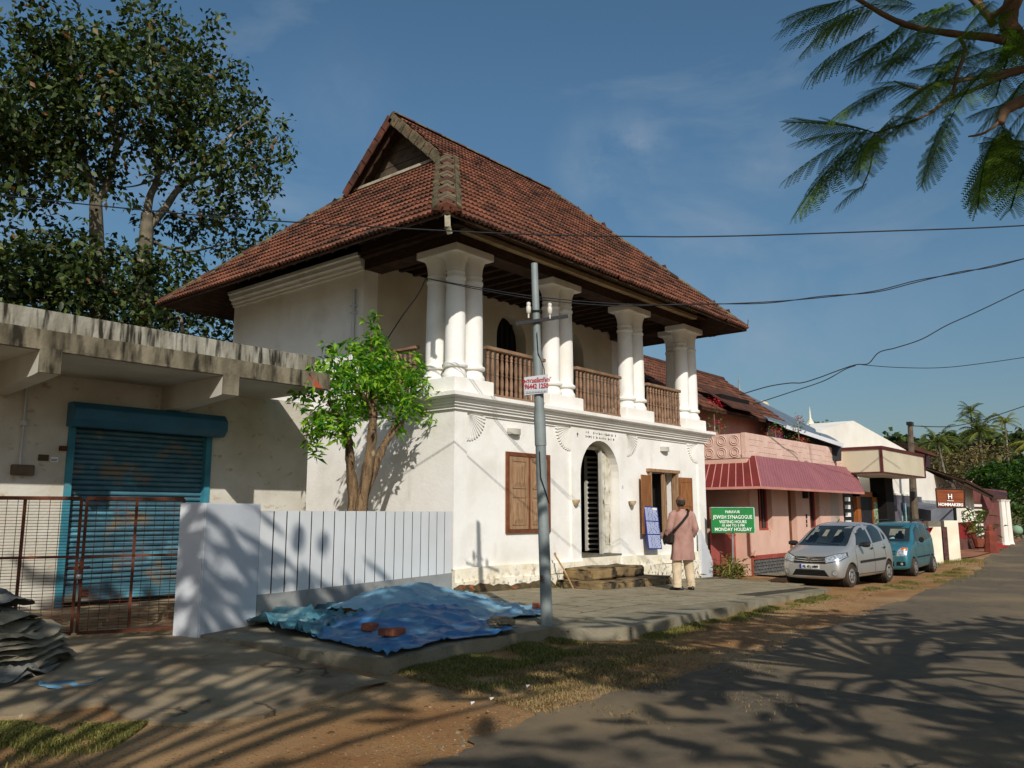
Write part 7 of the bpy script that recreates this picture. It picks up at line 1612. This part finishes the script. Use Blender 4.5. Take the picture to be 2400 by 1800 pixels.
bush('flame_tree','broad layered bright green tree over the far end of the street','tree',[(2290,1115,30,14),(2340,1100,40,14),(2390,1095,40,16),(2300,1140,35,13),(2350,1130,45,14),(2400,1130,40,14),(2330,1165,45,14),(2385,1165,40,15),(2365,1195,35,18),(2410,1200,30,18),(2440,1120,40,20),(2400,1230,25,18)],70,mgul,.42,60,.45,.5,up=1.2)
bush('roadside_bush','dark roadside bush at the far right where the road ends','bush',[(2385,1240,22,18),(2400,1255,20,12),(2425,1240,25,25),(2370,1262,12,7)],64,mhill,.4,60)
bush('background_tree','dark round tree left of the rightmost palm','tree',[(2235,1035,25,15),(2310,1030,30,16),(2385,1030,22,16),(2415,1030,25,20),(2260,1050,25,15)],110,mhill,.9,14,.6,1.0)
palm('coconut palm with upright fronds and a long leaning trunk nearest the white house',PD(2197,1035,62),9,2.0,24,mpalm,11,lean=(1.4,-1.4)); palm('topmost dark coconut palm on the hillside',PD(2275,965,110),10,2.3,22,mpalm,12); palm('big yellow green coconut palm in the middle of the hillside group',PD(2295,1012,95),9,3.2,34,mpalm,13); palm('slender coconut palm furthest right with a pale trunk',PD(2355,990,100),8,2.2,20,mpalmy,14)
palm('half hidden yellow palm at the right picture edge',PD(2425,1040,90),6,2.8,18,mpalmy,15)
bush('parapet_tree','small thin leaved tree beside the white temple spire','tree',[(1930,1000,12,8),(1940,1010,10,8),(1918,1008,8,7)],58,mgul,.3,40,base_y=1060)
bush('yard_tree','dim trees filling the gap behind the gatehouse','tree',[(1700,1010,20,14)],55,mhill,.4,30)
# cloth bundle of a green vegetable stall at the far road end
p=PD(2383,1240,60); solo('green_bundle',MB().lathe([(.1,0),(.36,.12),(.4,.35),(.28,.6),(0,.68)],tuple(p-np.array([0,0,.4])),10),mat('pale green cover','7F9A80',None),'pale green rounded cover beside the far roadside bush','cover',smooth='all')
# ================= grass, weeds, litter =================
def grass(name,n,fn,h,m,label,cat='grass',wd=.008,seed=1,lean=.6):
    rg=np.random.default_rng(seed); P=[]
    while len(P)<n:
        x,y,hh=fn(rg)
        if x is not None: P.append((x,y,gl(x,y)-.005,hh))
    P=np.array(P); a=rg.uniform(0,2*np.pi,n); hh=h*P[:,3]*rg.uniform(.4,1.2,n); d=np.stack([np.cos(a),np.sin(a),np.zeros(n)],1); s=np.stack([-np.sin(a),np.cos(a),np.zeros(n)],1)*(wd/2*rg.uniform(.6,1.4,n))[:,None]
    b=P[:,:3].copy(); b[:,2]-=.01; up_=np.array([0,0,1.]); mid=b+up_*hh[:,None]*.6+d*(hh*lean*.3)[:,None]; tip=b+up_*(hh*.85)[:,None]+d*(hh*lean)[:,None]
    V=np.stack([b-s,b+s,mid+s*.7,mid-s*.7,tip],1).reshape(-1,3).astype(np.float32); i=np.arange(n)*5
    Q4=np.stack([i,i+1,i+2,i+3],1); Q3=np.stack([i+3,i+2,i+4],1); me=bpy.data.meshes.new(name); me.vertices.add(len(V)); me.vertices.foreach_set('co',V.ravel())
    li=np.concatenate([Q4.ravel(),Q3.ravel()]).astype(np.int32); me.loops.add(len(li)); me.loops.foreach_set('vertex_index',li); me.polygons.add(2*n)
    ls=np.concatenate([np.arange(n)*4,4*n+np.arange(n)*3]).astype(np.int32); me.polygons.foreach_set('loop_start',ls); me.polygons.foreach_set('loop_total',np.concatenate([np.full(n,4),np.full(n,3)]).astype(np.int32)); me.update(calc_edges=True)
    t=rg.uniform(0,1,n)*.7+.3*(mn_(P)); t=np.concatenate([t,t]); at_=me.attributes.new('tint','FLOAT','FACE'); at_.data.foreach_set('value',t.astype(np.float32)); me.materials.append(m)
    o=bpy.data.objects.new(name,me); COL.objects.link(o); o['kind']='stuff'; o['label']=label; o['category']=cat; return o
def mn_(P): return np.array([.5+.5*mn.noise(Vector((float(p[0])*.9,float(p[1])*.9,3))) for p in P])
def strip(a,b,w0,w1,thr=-.1,sc=1.6,seedz=0):
    def f(rg):
        t=rg.uniform(); x=a[0]+(b[0]-a[0])*t; y=a[1]+(b[1]-a[1])*t; wd=w0+(w1-w0)*t; q=abs(rg.normal())**1.15*wd*1.15; nx,ny=(b[1]-a[1]),-(b[0]-a[0]); l=math.hypot(nx,ny); x+=nx/l*q; y+=ny/l*q
        v=mn.noise(Vector((x*sc,y*sc,seedz)))
        if v<thr+rg.normal()*.12+q*.10: return None,0,0
        return x,y,.6+.8*max(0,v+.3)
    return f
grass('grass',24000,strip(KL[0],KL[4],.55,.5,-.12,1.9),.055,M_blade,'dry and green grass along the pavement kerb in front of the tarpaulins',seed=2)
grass('dry_grass',30000,strip((KL[0][0]+.1,KL[0][1]-.1),(KL[6][0],KL[6][1]-.15),1.1,.6,-.14,1.3,5),.035,M_dry,'straw coloured dead grass spreading over the red dirt',seed=3,lean=1.2)
grass('kerb_grass',16000,strip((KL[6][0],KL[6][1]-.05),(KL[-1][0],KL[-1][1]-.08),.13,.13,-.04,2.4,9),.05,M_blade,'low green tufts along the pavement kerb toward the cars',seed=4)
grass('forecourt_grass',17000,strip(_fc(-60,1700),_fc(345,1692),.30,.22,-.22,3.2,2),.045,M_blade,'green weeds at the edge of the shop forecourt in the lower left corner',seed=6)
grass('verge_grass',7000,strip((8.6,-4.7),(22,-4.0),.35,.5,.12,1.2,4),.06,M_blade,'scattered green tufts on the verge beside the parked cars',seed=7)
grass('driveway_weeds',3000,strip((22.5,-2.4),(27,-2.6),.5,.5,-.2,1,3),.16,M_blade,'weed patch between the driveway slab and the red sidewalk',seed=8)
def weedclump(x,y,r_,h,label,m,n=160,ls=.12):
    T=thing('weed_clump',label,'weed',(x,y,g(x))); P=np.column_stack([RNG.normal(x,r_*.5,n),RNG.normal(y,r_*.4,n),g(x)+np.abs(RNG.normal(0,h*.45,n))]); leaves('weed_leaves',P,ls,m,T,aspect=.18,droop=-.5); return T
weedclump(10.35,-.75,.5,.5,'dry green weeds growing at the far foot of the gatehouse',M_blade,420,.2)
weedclump(2.6,-.45,.25,.1,'tiny weeds beside the stone steps',M_blade,60,.06)
# pebbles, clods and dead leaves on the verge
def scatter(name,n,fn,smin,smax,m,label,cat,seed,flat=.6):
    rg=random.Random(seed); V=[];Fc=[];T_=[]
    base_=[(1,0,0),(-.5,.87,0),(-.5,-.87,0),(0,0,.9),(.3,.5,.55),(-.6,0,.5)]
    k=0
    while k<n:
        x,y=fn(rg)
        if x is None: continue
        s=rg.uniform(smin,smax)*(1 if rg.random()<.9 else 2); a=rg.uniform(0,6.28); n0=len(V)
        pts=[(math.cos(a+q*math.pi/2.5)*s*rg.uniform(.7,1.2),math.sin(a+q*math.pi/2.5)*s*rg.uniform(.7,1.2)) for q in range(5)]
        z=gl(x,y)-.02; V+=[(x+p,y+q,z) for p,q in pts]+[(x+p*.6,y+q*.6,z+s*flat) for p,q in pts]
        Fc+=[(n0+q,n0+(q+1)%5,n0+5+(q+1)%5,n0+5+q) for q in range(5)]+[tuple(n0+5+q for q in range(5))]; T_+=[rg.random()]*6; k+=1
    mb=MB(); mb.v=V; mb.f=Fc; o=obj(name,mb,m,None,tint=T_,kind='stuff',recalc=False); return tag(o,label,cat)
mpeb=mat('verge pebbles','917252','6F573C',8,.95,tint=.5)
def vf(rg):
    t=rg.random(); x=-11+24*t**1.3; ye=-7.9+(x+11)*.14; yt=-4.9 if x>-6 else -5.6
    return x,yt+(ye-yt)*rg.random()
scatter('pebbles',8000,vf,.003,.009,mpeb,'small stones and clods lying on the red dirt verge','pebbles',5)
scatter('dead_leaves',420,vf,.012,.03,mat('dead leaf brown','5A3B22','8A6338',9,.9,tint=.5),'dead leaves scattered over the dirt verge','dead leaves',9,.15)
scatter('gravel',3500,lambda rg:(lambda x:(x,float(np.interp(x,[q[0] for q in RL],[q[1] for q in RL]))+rg.gauss(0,.22)))(RL[0][0]+14*rg.random()),.003,.011,mat('road gravel','837A68','655E50',8,.95,tint=.4),'loose gravel along the broken asphalt edge','gravel',6)
scatter('forecourt_debris',260,lambda rg:(rg.uniform(-9.5,-6.2),rg.uniform(-4.8,-1.4)),.004,.011,mpeb,'tiny debris on the shop forecourt','debris',8)
for (x,y,l) in ((1235,1610,'small white scrap of litter on the dry grass'),(1150,1640,'second white scrap of litter, nearer the forecourt edge'),(1105,1650,'pale flake lying by the broken concrete edge')):
    p=PZ(x,y,-.03); solo('litter',MB().prism([(p[0]-.02,p[1]-.015,-.03),(p[0]+.025,p[1]-.01,-.02),(p[0]+.01,p[1]+.02,-.025)],(0,0,.008)),M_white,l,'litter')
